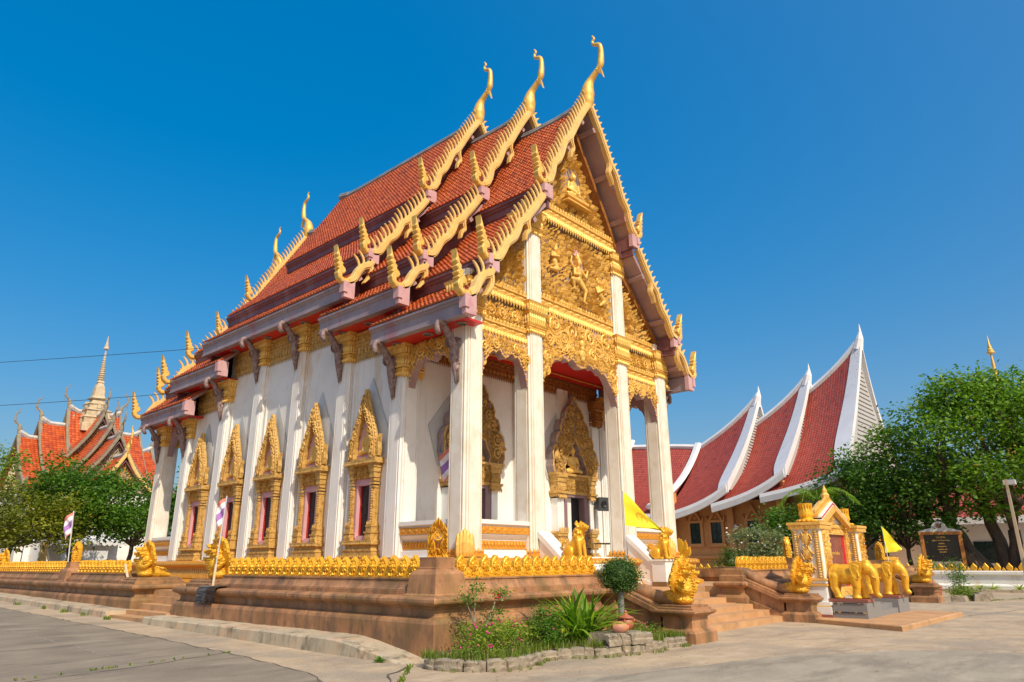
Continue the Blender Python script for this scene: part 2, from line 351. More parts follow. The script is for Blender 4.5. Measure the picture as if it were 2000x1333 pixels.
leaf_mat('leaf_bush', (.07, .15, .012), (.32, .42, .04), (.48, .27, .07))
leaf_mat('grass', (.07, .14, .015), (.24, .30, .04), (.40, .30, .13))
leaf_mat('leaf_frangipani', (.16, .20, .10), (.32, .36, .20))
# ------------------------------------------------------------------ shared shape makers
def set_tone(me, tones):
    a = me.attributes.new('tone', 'FLOAT', 'FACE'); a.data.foreach_set('value', tones)
def tiles(name, parent, top, bot, y0, y1, side=1, tw=.175, cl=.17, matn='tile', sag=.03, M=None):
    """rows of real barrel tiles on a slope running from top (x, z) to bot (x, z), along y"""
    L = sqrt((top[0] - bot[0]) ** 2 + (top[1] - bot[1]) ** 2); nc = max(2, int(round(L / cl))); nt = max(2, int(round((y1 - y0) / tw)))
    ys = np.linspace(y0, y1, nt * 4 + 1); hp = np.tile([0, .032, .042, .032], nt); hp = np.append(hp, 0)
    dx, dz = (bot[0] - top[0]) / L, (bot[1] - top[1]) / L; nx, nz = -dz, dx
    if nz < 0: nx, nz = -nx, -nz
    V = []; F = []; T = []; rng = np.random.default_rng(int(abs(y0 * 100 + top[1] * 10)) + 3); K = len(ys)
    for c in range(nc):
        t0, t1 = c / nc, (c + 1.12) / nc
        for t, lift, lip in ((t0, 0.0, 0), (t1, .035, 0), (t1, .0, 1)):
            s = -sag * 4 * t * (1 - t) * 1.0
            x = top[0] + (bot[0] - top[0]) * t; z = top[1] + (bot[1] - top[1]) * t
            jit = rng.normal(0, .004, K)
            h = (hp if not lip else hp * 0) + lift + s + (jit if not lip else 0)
            V.append(np.stack([side * (x + nx * h), ys, z + nz * h], 1))
        o = c * 3 * K; tone = rng.random(nt)
        for q in range(K - 1):
            a, b = (q, q + 1) if side > 0 else (q + 1, q)
            F.append((o + a, o + K + a, o + K + b, o + b)); T.append(tone[q // 4])
            F.append((o + K + a, o + 2 * K + a, o + 2 * K + b, o + K + b)); T.append(tone[q // 4])
    me = bpy.data.meshes.new(name); V = np.concatenate(V)
    if M is not None:
        A = np.array(M); V = V @ A[:3, :3].T + A[:3, 3]
    me.from_pydata(V.tolist(), [], F); set_tone(me, T); me.materials.append(MT[matn]); me.update()
    return link('roof_tiles', me, parent, kind='stuff')
KAN_O = [(0, 0), (.20, .10), (.27, .32), (.17, .60), (.30, 1.0), (.0, .70), (-.17, .40), (-.12, .12)]
def kanok(w=1.0, h=.16, flip=1):
    V = [(x * flip * w, 0, z) for x, z in KAN_O] + [(.05 * flip * w, -h * .8, .14), (.05 * flip * w, -h, .38), (.10 * flip * w, -h * .7, .66)]
    F = [(0, 1, 8), (7, 0, 8), (1, 2, 9, 8), (6, 7, 8, 9), (2, 3, 10, 9), (5, 6, 9, 10), (3, 4, 10), (4, 5, 10)]
    if flip < 0: F = [tuple(reversed(f)) for f in F]
    return np.array(V), F
def relief(mb, inside, bb, Mf, size=.22, seed=1, depth=.5, flow=None, fill=1.0):
    """carved flame leaves packed over a region given in the panel's own (x, z) frame"""
    rng = random.Random(seed); A = np.array(Mf); kp = [kanok(.62, depth * 1.15, 1), kanok(.62, depth * 1.15, -1)]
    x0, x1, z0, z1 = bb; st = size * .50 / fill; rows = int((z1 - z0) / (st * .9)) + 1; cols = int((x1 - x0) / st) + 1
    for j in range(rows):
        for i in range(cols):
            x = x0 + (i + .5 * (j % 2) + rng.uniform(-.25, .25)) * st; z = z0 + (j + rng.uniform(-.25, .25)) * st * .9
            if not inside(x, z): continue
            s = size * rng.uniform(.7, 1.25); a = flow(x, z) if flow else 0.35 * sin(x * 3.1 + z * 1.7) + .3 * cos(z * 3.3 - x)
            a += rng.uniform(-.35, .35); V, F = kp[rng.random() < .5]
            c, s2 = cos(a), sin(a)
            P = np.stack([x + s * (V[:, 0] * c - (V[:, 2] - .4) * -s2 * -1), V[:, 1] * s - rng.uniform(0, .02), z + s * ((V[:, 2] - .4) * c + V[:, 0] * s2)], 1)
            P[:, 0] = x + s * (V[:, 0] * c - (V[:, 2] - .4) * s2)
            mb.add(P @ A[:3, :3].T + A[:3, 3], F)
def scroll(mb, cx, cz, r, Mf, turn=1, start=0.0, thick=.05, turns=1.6):
    """a flat spiral stem with leaves along its outside"""
    pts = []; rad = []; n = 22
    for i in range(n):
        t = i / (n - 1); w = start + turn * 2 * pi * turns * t; q = r * (1 - .86 * t)
        pts.append((cx + q * cos(w), -.03 - .04 * t, cz + q * sin(w))); rad.append(thick * (1 - .35 * t))
    mb.tube(pts, rad, 5, Mf)
    V, F = kanok(.9, .35, turn)
    A = np.array(Mf)
    for i in range(0, 15, 2):
        x, y, z = pts[i]; w = start + turn * 2 * pi * turns * i / (n - 1); a = w + turn * .25 * pi - pi / 2 + (0 if turn > 0 else pi * 0); s = r * .62
        P = np.stack([x + s * (V[:, 0] * cos(a) - V[:, 2] * sin(a)), V[:, 1] * s, z + s * (V[:, 2] * cos(a) + V[:, 0] * sin(a))], 1)
        mb.add(P @ A[:3, :3].T + A[:3, 3], F)
    ell(mb, (cx, -.05, cz), (r * .2, .05, r * .2), Mf, 8)
def pend(mb, p0, p1, z, h, w, out, d=.05, up=False):
    """row of pointed leaves from plan point p0 to p1; out = outward plan normal"""
    P0 = Vector(p0); P1 = Vector(p1); L = (P1 - P0).length; n = max(1, int(round(L / w))); t = (P1 - P0) / n; o = Vector(out) * d; s = 1 if up else -1
    V = []; F = []
    for i in range(n):
        a = P0 + t * i; b = a + t; m = (a + b) / 2; k = len(V)
        a2 = a + t * .06; b2 = b - t * .06
        V += [(*a2, z), (*b2, z), (*(b2 + o * .4), z + s * h * .55), (*m, z + s * h), (*(a2 + o * .4), z + s * h * .55), (*(m + o * 1.2), z + s * h * .45), (*(m + o * .6), z)]
        fs = [(0, 6, 5, 4), (6, 1, 2, 5), (4, 5, 3), (5, 2, 3)]
        F += [tuple(k + q for q in (f if not up else f[::-1])) for f in fs]
    mb.add(V, F)
def diamonds(mb, p0, p1, z0, z1, out, w=None, d=.035):
    P0 = Vector(p0); P1 = Vector(p1); L = (P1 - P0).length; h = z1 - z0; w = w or h * 1.25; n = max(1, int(round(L / w))); t = (P1 - P0) / n; o = Vector(out)
    V = []; F = []
    for i in range(n):
        m = P0 + t * (i + .5); k = len(V); zc = (z0 + z1) / 2
        V += [(*(m - t * .46), zc), (*m, z0 + h * .05), (*(m + t * .46), zc), (*m, z1 - h * .05), (*(m + o * d), zc)]
        F += [(k, k + 1, k + 4), (k + 1, k + 2, k + 4), (k + 2, k + 3, k + 4), (k + 3, k, k + 4)]
        for sz in (z0 + h * .2, z1 - h * .2):
            k = len(V); c = P0 + t * (i + 1)
            V += [(*(c - t * .14), sz), (*c, sz - h * .13), (*(c + t * .14), sz), (*c, sz + h * .13), (*(c + o * d * .8), sz)]
            F += [(k, k + 1, k + 4), (k + 1, k + 2, k + 4), (k + 2, k + 3, k + 4), (k + 3, k, k + 4)]
    mb.add(V, F)
def ribbon(mb, path, w, y0, y1, taper=0.0):
    """a band of width w following path (x, z), from depth y0 to y1, with a raised rim"""
    P = [Vector(p) for p in path]; n = len(P)
    for sub in ((w / 2, y0, y1), (w / 2 - .05, y0 - .035, y0 + .01)):
        hw, ya, yb = sub; V = []; F = []
        for i, p in enumerate(P):
            t = (P[min(i + 1, n - 1)] - P[max(i - 1, 0)]).normalized(); nn = Vector((-t.y, t.x)); q = hw * (1 - taper * (i / (n - 1)) ** 2)
            a = p + nn * q; b = p - nn * q
            V += [(a.x, ya, a.y), (b.x, ya, b.y), (b.x, yb, b.y), (a.x, yb, a.y)]
        for i in range(n - 1):
            for q in range(4):
                r = (q + 1) % 4; F.append((i * 4 + q, i * 4 + 4 + q, i * 4 + 4 + r, i * 4 + r))
        F += [(0, 1, 2, 3), (4 * n - 1, 4 * n - 2, 4 * n - 3, 4 * n - 4)]
        mb.add(V, F)
def smooth_path(P, n=6):
    """Catmull-Rom through P"""
    P = [Vector(p) for p in P]; Q = [P[0] * 2 - P[1]] + P + [P[-1] * 2 - P[-2]]; out = []
    for i in range(1, len(Q) - 2):
        a, b, c, d = Q[i - 1:i + 3]
        for k in range(n):
            t = k / n; out.append(.5 * ((2 * b) + (c - a) * t + (2 * a - 5 * b + 4 * c - d) * t * t + (3 * b - a - 3 * c + d) * t ** 3))
    out.append(P[-1]); return out
def fin_mesh(L=.58, w=.095, th=.06):
    m = MB(); pts = []
    for i in range(6):
        t = i / 5; c = .10 * sin(t * pi * .9) - .07 * t * t; pts.append((c + w / 2 * (1 - .15 * t) * (1 if t < .95 else .2), L * t))
    for i in range(5, -1, -1):
        t = i / 5; c = .10 * sin(t * pi * .9) - .07 * t * t; pts.append((c - w / 2 * (1 - .5 * t ** 2) * (1 if t < .95 else .2), L * (t - .06 * (t > .3))))
    m.extr(pts, -th / 2, th / 2, bev=.014); return m
FIN = fin_mesh(); FIN_ME = FIN.mesh('roof_fin'); FIN_ME.materials.append(MT['gold_paint'])
HH = [(.12, -.06), (-.08, -.17), (-.30, -.15), (-.48, .0), (-.55, .20), (-.50, .36), (-.58, .41), (-.51, .50), (-.61, .58), (-.53, .68), (-.63, .78), (-.57, .88), (-.65, .98), (-.62, 1.08), (-.67, 1.40),
      (-.55, 1.18), (-.50, 1.06), (-.47, .94), (-.38, .86), (-.40, .76), (-.29, .68), (-.32, .58), (-.19, .48), (-.15, .36), (-.21, .25), (-.32, .20), (-.31, .10), (-.18, .04), (-.04, .08), (.05, .15), (.13, .07)]
def hanghong_mb(s=1.0, side=1):
    m = MB(); m.extr([(x * s * -side if side > 0 else x * s, z * s) for x, z in HH] if side > 0 else [(x * s, z * s) for x, z in HH], -.11, .11, bev=.03)
    V, F = kanok(.8, .4, 1)
    for x, z, q, a in ((-.25, -.06, .26, 1.4), (-.44, .08, .26, .6), (-.38, .28, .26, .3), (-.42, .46, .26, .2), (-.46, .62, .24, .15), (-.50, .8, .22, .1), (-.26, .42, .2, -.3), (-.36, .6, .2, -.2), (-.55, .98, .2, 0), (-.08, -.06, .2, 1.6)):
        q *= .6
        for sgn in (1, -1):
            P = np.stack([x + q * (V[:, 0] * cos(a) - (V[:, 2] - .3) * sin(a)), V[:, 1] * q * .7 - .11, z + q * ((V[:, 2] - .3) * cos(a) + V[:, 0] * sin(a))], 1) * s
            Fq = F
            if sgn < 0: P[:, 1] *= -1; Fq = [f[::-1] for f in F]
            if side > 0: P[:, 0] *= -1; Fq = [f[::-1] for f in Fq]
            m.add(P, Fq)
    return m
HHM = {-1: hanghong_mb(.80, -1), 1: hanghong_mb(.80, 1)}; HH_ME = {}
for k in HHM: HH_ME[k] = HHM[k].mesh('naga_finial'); HH_ME[k].materials.append(MT['gold_relief'])
def chofa_mb(s=1.0):
    m = MB()
    P = smooth_path([(0, 0, -.25), (0, .02, .05), (0, .03, .32), (0, 0, .62), (0, -.10, .88), (0, -.34, 1.12), (0, -.58, 1.34), (0, -.64, 1.62), (0, -.66, 2.0), (0, -.60, 2.28), (0, -.36, 2.42), (0, -.30, 2.58), (0, -.38, 2.68), (0, -.30, 2.84)], 5)
    R = np.interp(np.linspace(0, 1, len(P)), [0, .08, .18, .27, .34, .42, .5, .6, .72, .8, 1], [.10, .22, .27, .20, .13, .10, .13, .10, .075, .06, .035])
    m.tube([tuple(p * s) for p in P], [r * s for r in R], 10, sq=1.0)
    m.extr([(-.45 * s, 1.2 * s), (-.62 * s, 1.0 * s), (-.74 * s, .78 * s), (-.66 * s, 1.12 * s), (-.58 * s, 1.32 * s)], -.05 * s, .05 * s, Matrix.Rotation(pi / 2, 4, 'Z'), bev=.01)
    for q in range(5):
        ell(m, (0, (-.5 - .04 * q) * s, (1.22 + .07 * q) * s), (.12 * s, .05 * s, .05 * s), n=8)
    return m
CHOFA = chofa_mb()

# ------------------------------------------------------------------ the big temple hall
temple = thing('temple_hall', 'large white temple hall with three stacked tiers of orange tiled roof and golden gable', 'temple', (0, 0, 1.0))
temple.location = (0, 0, 0)
T = temple
FZ = 1.79; XC = 5.03; XI = 2.38; CH = .36; WX = 5.15; WY = 2.52
SEC = [(-1.04, 3.2, 0.0), (1.80, 6.1, 1.0), (4.64, 14.9, 1.95), (13.0, 17.72, .84), (15.6, 20.5, -.36)]   # y range and lift of each roof section
UP = ((0, 17.68), (2.68, 13.26)); MID = ((2.5, 12.72), (5.2, 9.92)); LOW = ((5.02, 9.42), (6.10, 8.50))
P_UP = [(-.02, 17.72), (-.58, 16.86), (-1.08, 15.98), (-1.27, 15.66), (-1.50, 15.42), (-1.63, 15.16), (-1.76, 14.82), (-1.93, 14.50), (-2.18, 14.20), (-2.27, 13.86), (-2.42, 13.52), (-2.62, 13.36)]
P_UPH = [(-1.14, 15.86), (-1.16, 15.55), (-1.08, 15.30), (-1.20, 15.08), (-1.26, 14.86)]
P_MID = [(-2.78, 12.80), (-3.05, 12.40), (-3.46, 11.86), (-3.66, 11.60), (-3.90, 11.40), (-4.03, 11.10), (-4.20, 10.80), (-4.50, 10.52), (-4.68, 10.20), (-4.86, 9.94), (-5.10, 9.86)]
P_MIDH = [(-3.52, 11.78), (-3.54, 11.50), (-3.50, 11.30), (-3.62, 11.12), (-3.68, 10.90)]
P_LOW = [(-5.12, 9.50), (-5.24, 9.32), (-5.46, 9.20), (-5.64, 8.96), (-5.80, 8.66), (-6.00, 8.52)]
P_LOWH = [(-5.16, 9.40), (-5.12, 9.12), (-5.20, 8.88), (-5.40, 8.62)]
nfin = 0
def gable_edge(roof, y, dz, back=False, k=0):
    """bargeboards with fins, tail finials and the horn finial of one gable end"""
    global nfin
    for s in (-1, 1):
        fins_join = MB()
        for path, hook, s0 in ((P_UP, P_UPH, .02), (P_MID, P_MIDH, .0), (P_LOW, P_LOWH, .06)):
            m = MB(); pa = smooth_path([(-p[0] * -1 * (1 if s < 0 else -1), p[1] + dz) for p in path], 5)
            ribbon(m, pa, .23, y - .06, y + .12)
            ribbon(m, smooth_path([(p[0] if s < 0 else -p[0], p[1] + dz) for p in hook], 5), .17, y - .045, y + .10, .75)
            m.build('bargeboard', 'gold_paint' if (not back or True) else 'gold_paint', roof, label=None)
            L = [0]
            for i in range(1, len(pa)): L.append(L[-1] + (pa[i] - pa[i - 1]).length)
            n = int(L[-1] / .232); a = radians(18) * (-s)
            for i in range(n):
                q = (i + .55) / n * L[-1]; j = max(i2 for i2 in range(len(L)) if L[i2] <= q); j = min(j, len(pa) - 2)
                p = pa[j].lerp(pa[j + 1], (q - L[j]) / max(1e-6, L[j + 1] - L[j]))
                if path is P_LOW and i > n - 3: continue
                Mx = Matrix.Translation((p.x, y + .03, p.y)) @ Matrix.Rotation(radians(20) * (1 if s > 0 else -1), 4, 'Y') @ (Matrix.Diagonal((1 if s < 0 else -1, 1, 1, 1)))
                if not back and nfin < 290 and (s < 0 or k == 0):
                    link('roof_fin', FIN_ME, roof, M=Mx); nfin += 1
                else:
                    fins_join.cat(FIN, Mx)
            tx, tz = path[-1]
            hm = link('naga_finial', HH_ME[s], roof, loc=((tx - .02) * (-s), y + .03, tz + dz + .0))
        if fins_join.n: fins_join.build('roof_fins', 'gold_paint', roof, kind='stuff')
    Mx = Matrix.Translation((0, y + .02, 17.72 + dz)) @ (Matrix.Rotation(pi, 4, 'Z') if back else Matrix())
    c = MB(); c.cat(CHOFA, Mx); c.build('horn_finial', 'gold', roof, smooth='auto')

for k, (ya, yb, dz) in enumerate(SEC):
    roof = MB()
    # deck under the tiles, both slopes, with its mauve underside
    for s in (-1, 1):
        for (tp, bt) in (UP, MID, LOW):
            L = sqrt((tp[0] - bt[0]) ** 2 + (tp[1] - bt[1]) ** 2); nx, nz = (tp[1] - bt[1]) / L, (bt[0] - tp[0]) / L
            roof.extr([(s * tp[0], tp[1] + dz - .01), (s * (bt[0]), bt[1] + dz - .01), (s * (bt[0] - nx * .12), bt[1] - nz * .12 + dz), (s * (max(0, tp[0] - nx * .12)), tp[1] - nz * .12 + dz)], ya + .1, yb - .1)
    ro = roof.build('roof', 'mauve', T)
    for s in (-1, 1):
        for (tp, bt) in (UP, MID, LOW):
            tiles('tiles', ro, (tp[0], tp[1] + dz + .02), (bt[0], bt[1] + dz + .02), ya + .12, yb - .12, s)
        for (tp, bt), dd in ((UP, .44), (MID, .44)):                 # eave beams of the two upper tiers
            f = MB(); x, z = bt[0], bt[1] + dz
            f.extr([(s * (x + .02), z - .02), (s * (x + .02), z - .10), (s * (x - .04), z - .14), (s * (x - .04), z - .19), (s * (x - .10), z - .23), (s * (x - .10), z - dd), (s * (x - .30), z - dd - .1), (s * (x - .30), z - .02)], ya + .02, yb - .02)
            f.build('eave_beam', 'maroon', ro)
        f = MB(); x, z = LOW[1][0], LOW[1][1] + dz
        f.extr([(s * (x + .02), z - .02), (s * (x + .02), z - .09), (s * (x - .03), z - .12), (s * (x - .03), z - .16), (s * (x - .08), z - .20), (s * (x - .08), z - .48), (s * (x - .04), z - .50), (s * (x - .04), z - .55), (s * (x - .26), z - .55), (s * (x - .26), z - .02)], ya + .02, yb - .02)
        f.build('eave_fascia', 'fascia_grey', ro)
        # pinkish boxed beam ends
        ends = (ya,) if k < 3 else (ya + .0,)
        for yy in ends:
            for (tp, bt), dd in ((UP, .46), (MID, .46), (LOW, .57)):
                x, z = bt[0], bt[1] + dz; e = MB()
                e.box(*sorted((s * (x - .34), s * (x + .06))), yy - .06, yy + .10, z - dd, z + .03)
                e.box(*sorted((s * (x - .05), s * (x + .12))), yy - .10, yy + .14, z - dd + .16, z - .04); e.build('beam_end', 'mauve_pink', ro)
        sf = MB(); sf.box(*sorted((s * 5.12, s * (LOW[1][0] - .25))), ya + (.35 if s < 0 else .8), yb - .04, 7.955 + dz, 8.01 + dz)
        sfo = sf.build('eave_soffit', 'soffit_red', ro)
        n = max(2, int((yb - ya) / 1.2))
        for i in range(n):
            d = MB(); yy = ya + (i + .5) * (yb - ya) / n
            d.lathe([(.17, 7.95 + dz), (.17, 7.93 + dz), (.11, 7.92 + dz), (.11, 7.955 + dz)], 14, Matrix.Translation((s * 5.56, yy, 0)))
            d.build('soffit_rosette', 'bracket', ro)
        hip = MB()                                                     # infill wall between tier and tier
        for (tp, bt), nxt in ((UP, MID), (MID, LOW)):
            hip.box(*sorted((s * (bt[0] - .32), s * (bt[0] - .14))), ya + .5, yb - .5, nxt[0][1] + dz - .25, bt[1] + dz - .3)
            hip.box(*sorted((s * (bt[0] - .26), s * (bt[0] - .16))), ya + .03, ya + .5, nxt[0][1] + dz - .25, bt[1] + dz - .3)
        if k in (1, 2): hip.box(*sorted((s * 5.1, s * 5.85)), ya + .30, ya + .36, SEC[k - 1][2] + 8.3, 7.96 + dz)
        if k in (2, 3): hip.box(*sorted((s * 4.9, s * 5.85)), yb - .46, yb - .40, SEC[k + 1][2] + 7.9, 7.96 + dz); hip.box(*sorted((s * 3.0, s * 5.1)), yb - .46, yb - .40, SEC[k + 1][2] + 7.9, 9.2 + dz)
        hip.build('tier_wall', 'maroon', ro)
    rg = MB()
    yy = list(np.linspace(ya + .1, yb - .1, 12)); zz = [17.74 + dz + .28 * max(0, 1 - (y - ya) / 1.6) ** 2 + .28 * max(0, 1 - (yb - y) / 1.6) ** 2 for y in yy]
    rg.tube([(0, y, z) for y, z in zip(yy, zz)], .11, 6); rg.tube([(0, y, z - .13) for y, z in zip(yy, zz)], .17, 6)
    rg.build('ridge_cap', 'ridge_grey', ro)
    front = k < 3
    gable_edge(ro, ya if front else yb, dz, not front, k)
    # purlins under the gable overhang
    pu = MB(); ye = ya if front else yb; y1 = ye + (.75 if front else -.75)
    for s in (-1, 1):
        for (tp, bt) in (UP, MID, LOW):
            L = sqrt((tp[0] - bt[0]) ** 2 + (tp[1] - bt[1]) ** 2); ux, uz = (bt[0] - tp[0]) / L, (bt[1] - tp[1]) / L; n = max(1, int(L / 1.45))
            for i in range(n):
                d = (i + .55) * L / n; x = tp[0] + ux * d - uz * -.0; z = tp[1] + uz * d + dz
                nx, nz = uz, -ux
                a = Vector((s * (x + nx * .24 + ux * .09), z + nz * .24 + uz * .09)); b = Vector((s * (x + nx * .24 - ux * .09), z + nz * .24 - uz * .09))
                c = Vector((s * (x + nx * .10 - ux * .09), z + nz * .10 - uz * .09)); e = Vector((s * (x + nx * .10 + ux * .09), z + nz * .10 + uz * .09))
                pu = MB(); pu.extr([tuple(a), tuple(b), tuple(c), tuple(e)], min(ye + .06, y1), max(ye - .06, y1)); pu.build('purlin', 'mauve', ro)
    if k in (1, 2):                                                     # gable wall above the roof in front
        g = MB(); pdz = SEC[k - 1][2]
        g.extr([(0, 17.5 + dz), (-2.4, 13.4 + dz), (-2.4, 12.6 + dz), (-5.0, 9.9 + dz), (-5.0, 9.3 + dz), (-5.5, 8.8 + dz), (-5.5, 8.0 + dz), (5.5, 8.0 + dz), (5.5, 8.8 + dz), (5.0, 9.3 + dz), (5.0, 9.9 + dz), (2.4, 12.6 + dz), (2.4, 13.4 + dz)], ya + .62, ya + .74)
        g.build('gable_wall', 'maroon', ro)
        g = MB()
        for s in (-1, 1):
            for a, b in (((.35, 16.9), (2.45, 13.3)), ((2.9, 12.1), (4.9, 9.9))):
                g.extr([(s * a[0], a[1] + dz), (s * b[0], b[1] + dz), (s * (b[0] - .12), b[1] + dz - .1), (s * (a[0] - .12), a[1] + dz - .1)], ya + .5, ya + .62)
        g.build('gable_trim', 'gold_relief', ro)

# ---- walls of the hall
w = MB(); zt = 9.9
w.box(-WX, -WX + .4, WY, 16.6, FZ, 8.0); w.box(WX - .4, WX, WY, 16.6, FZ, 8.0)
w.box(-WX, -WX + .4, 5.0, 16.2, 8.0, 8.95); w.box(WX - .4, WX, 5.0, 16.2, 8.0, 8.95)
w.box(-WX, -WX + .4, 5.45, 13.9, 8.95, 10.0); w.box(WX - .4, WX, 5.45, 13.9, 8.95, 10.0)
w.box(-WX + .4, -3.3, WY, WY + .4, FZ, 8.4); w.box(-1.5, 1.85, WY, WY + .4, FZ, 8.4); w.box(3.65, WX - .4, WY, WY + .4, FZ, 8.4)
w.box(-3.3, -1.5, WY, WY + .4, 3.9, 8.4); w.box(1.85, 3.65, WY, WY + .4, 3.9, 8.4)
w.box(-WX + .4, WX - .4, 16.2, 16.6, FZ, 8.0)
w.box(-4.70, 4.70, 2.95, 16.15, FZ, 8.3); w.box(-4.70, 4.70, 4.9, 14.4, 8.3, 10.2)
w.build('wall', 'plaster', T)
fl = MB(); fl.box(-5.3, 5.3, -.35, 20.0, 1.6, FZ); fl.build('floor_slab', 'white_paint', T)
# gold and white plinth
pl = MB(); pp = [(-5.50, 20.2), (-5.50, -.50), (5.50, -.50), (5.50, 20.2)]
pl.sweep([(.45, .88), (.45, 1.02), (.36, 1.06), (.28, 1.10), (.22, 1.12), (.22, 1.52), (.30, 1.56), (.38, 1.60), (.38, 1.70), (.30, 1.74), (0, 1.76), (-.6, 1.78)], pp)
pl.box(-5.3, 5.3, -.3, 20, .5, 1.6)
plo = pl.build('plinth', 'gold_orange', T)
q = MB()
for a, b, o in (((-5.74, 20.2), (-5.74, -.74), (-1, 0)), ((-5.74, -.74), (5.74, -.74), (0, -1))):
    pend(q, a, b, 1.14, .34, .17, o, .05, up=True); diamonds(q, (a[0] + o[0] * .15, a[1] + o[1] * .15), (b[0] + o[0] * .15, b[1] + o[1] * .15), 1.60, 1.70, o, .2, .02)
q.build('plinth_carving', 'gold', T, kind=None)

# ---- columns and pilasters with gilded capitals
def col_poly(h):
    a = h; c = [(a, a - .16), (a - .035, a - .155), (a - .035, a - .12), (a - .008, a - .11), (a - .008, a - .075), (a - .05, a - .065), (a - .065, a - .05), (a - .075, a - .008), (a - .11, a - .008), (a - .12, a - .035), (a - .155, a - .035), (a - .16, a)]
    P = []
    for k in range(4):
        for x, y in c: P.append((x * cos(k * pi / 2) - y * sin(k * pi / 2), x * sin(k * pi / 2) + y * cos(k * pi / 2)))
    return P
def column_mesh(h, z0, z1, tap=.93):
    m = MB(); A = col_poly(h); n = len(A)
    V = [(x, y, z0) for x, y in A] + [(x * tap, y * tap, z1) for x, y in A]
    F = [tuple(range(n - 1, -1, -1)), tuple(range(n, 2 * n))] + [(i, (i + 1) % n, n + (i + 1) % n, n + i) for i in range(n)]
    return m.add(V, F)
def capital_mb(h, z0, z1):
    """stacked lotus capital, square in plan with stepped corners"""
    m = MB(); H = z1 - z0
    sq = lambda r, z: (r, z)
    prof = [(h * .9, z0 + .0 * H), (h + .03, z0 + .12 * H), (h + .07, z0 + .16 * H), (h + .03, z0 + .20 * H), (h + .08, z0 + .25 * H), (h + .04, z0 + .30 * H), (h + .02, z0 + .36 * H), (h + .05, z0 + .62 * H), (h + .11, z0 + .70 * H), (h + .08, z0 + .74 * H), (h + .14, z0 + .96 * H), (h + .16, z1)]
    m.sweep([(r, z) for r, z in prof], [(-.001, -.001), (.001, -.001), (.001, .001), (-.001, .001)], closed=True)
    # corner bundles
    for sx in (-1, 1):
        for sy in (-1, 1):
            m.lathe([(.05, z0 + .02 * H), (.09, z0 + .15 * H), (.06, z0 + .3 * H), (.09, z0 + .66 * H), (.12, z0 + .95 * H)], 6, Matrix.Translation((sx * (h - .02), sy * (h - .02), 0)))
    for z, hh, r, up, wd in ((z0 + .17 * H, .17 * H, h + .03, False, .085), (z0 + .36 * H, .32 * H, h + .045, True, .095), (z0 + .72 * H, .30 * H, h + .10, True, .105), (z0 + .30 * H, .10 * H, h + .06, True, .09)):
        for a, b, o in (((-r, -r), (r, -r), (0, -1)), ((r, -r), (r, r), (1, 0)), ((r, r), (-r, r), (0, 1)), ((-r, r), (-r, -r), (-1, 0))):
            pend(m, a, b, z, hh, wd, o, .045, up)
    return m
def add_column(x, y, z1, cz0, cz1, h=CH, name='column'):
    c = column_mesh(h, FZ, z1).build(name, 'column_plaster' if name == 'column' else 'plaster', T, loc=(x, y, 0))
    k = capital_mb(h * .95, cz0, cz1).build('capital', 'gold', c)
    b = MB(); b.sweep([(.0, FZ), (.06, FZ), (.06, FZ + .05), (.0, FZ + .08)], [(-h, -h), (h, -h), (h, h), (-h, h)][::1], closed=True)
    for a, bb, o in (((-h, -h), (h, -h), (0, -1)), ((-h, h), (-h, -h), (-1, 0))):
        pend(b, a, bb, FZ + .05, .18, .14, o, .05, True)
    if name == 'column' and y < 1: b.build('column_base', 'gold_orange', c)
    return c
LEAFG = MB()
for q in range(-2, 3):
    hh = .72 - .07 * abs(q)
    LEAFG.lathe([(.05, 0), (.075, .1), (.085, hh * .5), (.06, hh * .8), (.012, hh)], 6, Matrix.Translation((q * .085, -.03 + .02 * abs(q), 0)))
for x in (-XC, -XI, XI, XC):
    inner = abs(x) < 4
    c = add_column(x, 0, 12.7 if inner else 9.7, 8.33, 9.38)
    if inner: capital_mb(CH * .9, 11.75, 12.62).build('upper_capital', 'gold', c)
    else:
        m = MB(); m.cat(LEAFG, Matrix.Translation((-.33, -.36, FZ)) @ Matrix.Rotation(radians(-45), 4, 'Z')); m.build('corner_leaf_ornament', 'gold', c)
PY = [2.67, 5.52, 8.35, 11.12, 13.78, 16.86]
PCAP = [(6.95, 7.95), (7.92, 8.95), (8.90, 9.9), (8.88, 9.9), (7.85, 8.78), (6.75, 7.6)]
for s in (-1, 1):
    for y, (a, b) in zip(PY, PCAP): add_column(s * XC, y, b, a, b, name='pilaster')
    add_column(s * XC, 19.5, 7.6, 6.7, 7.6)
for s in (-1, 1):                                                       # pilasters against the porch wall
    m = MB(); m.box(s * XI - .3, s * XI + .3, WY - .12, WY, FZ, 7.9)
    if s < 0: m = MB(); m.box(-.35, .35, WY - .12, WY, FZ, 7.7)
    m.build('pilaster', 'plaster', T)
m = MB(); m.box(4.18, 4.62, WY - .12, WY, FZ, 7.6); m.build('pilaster', 'plaster', T)
capital_mb(.17, 6.7, 7.7).build('capital', 'gold_dark', T, loc=(4.4, WY - .12, 0))

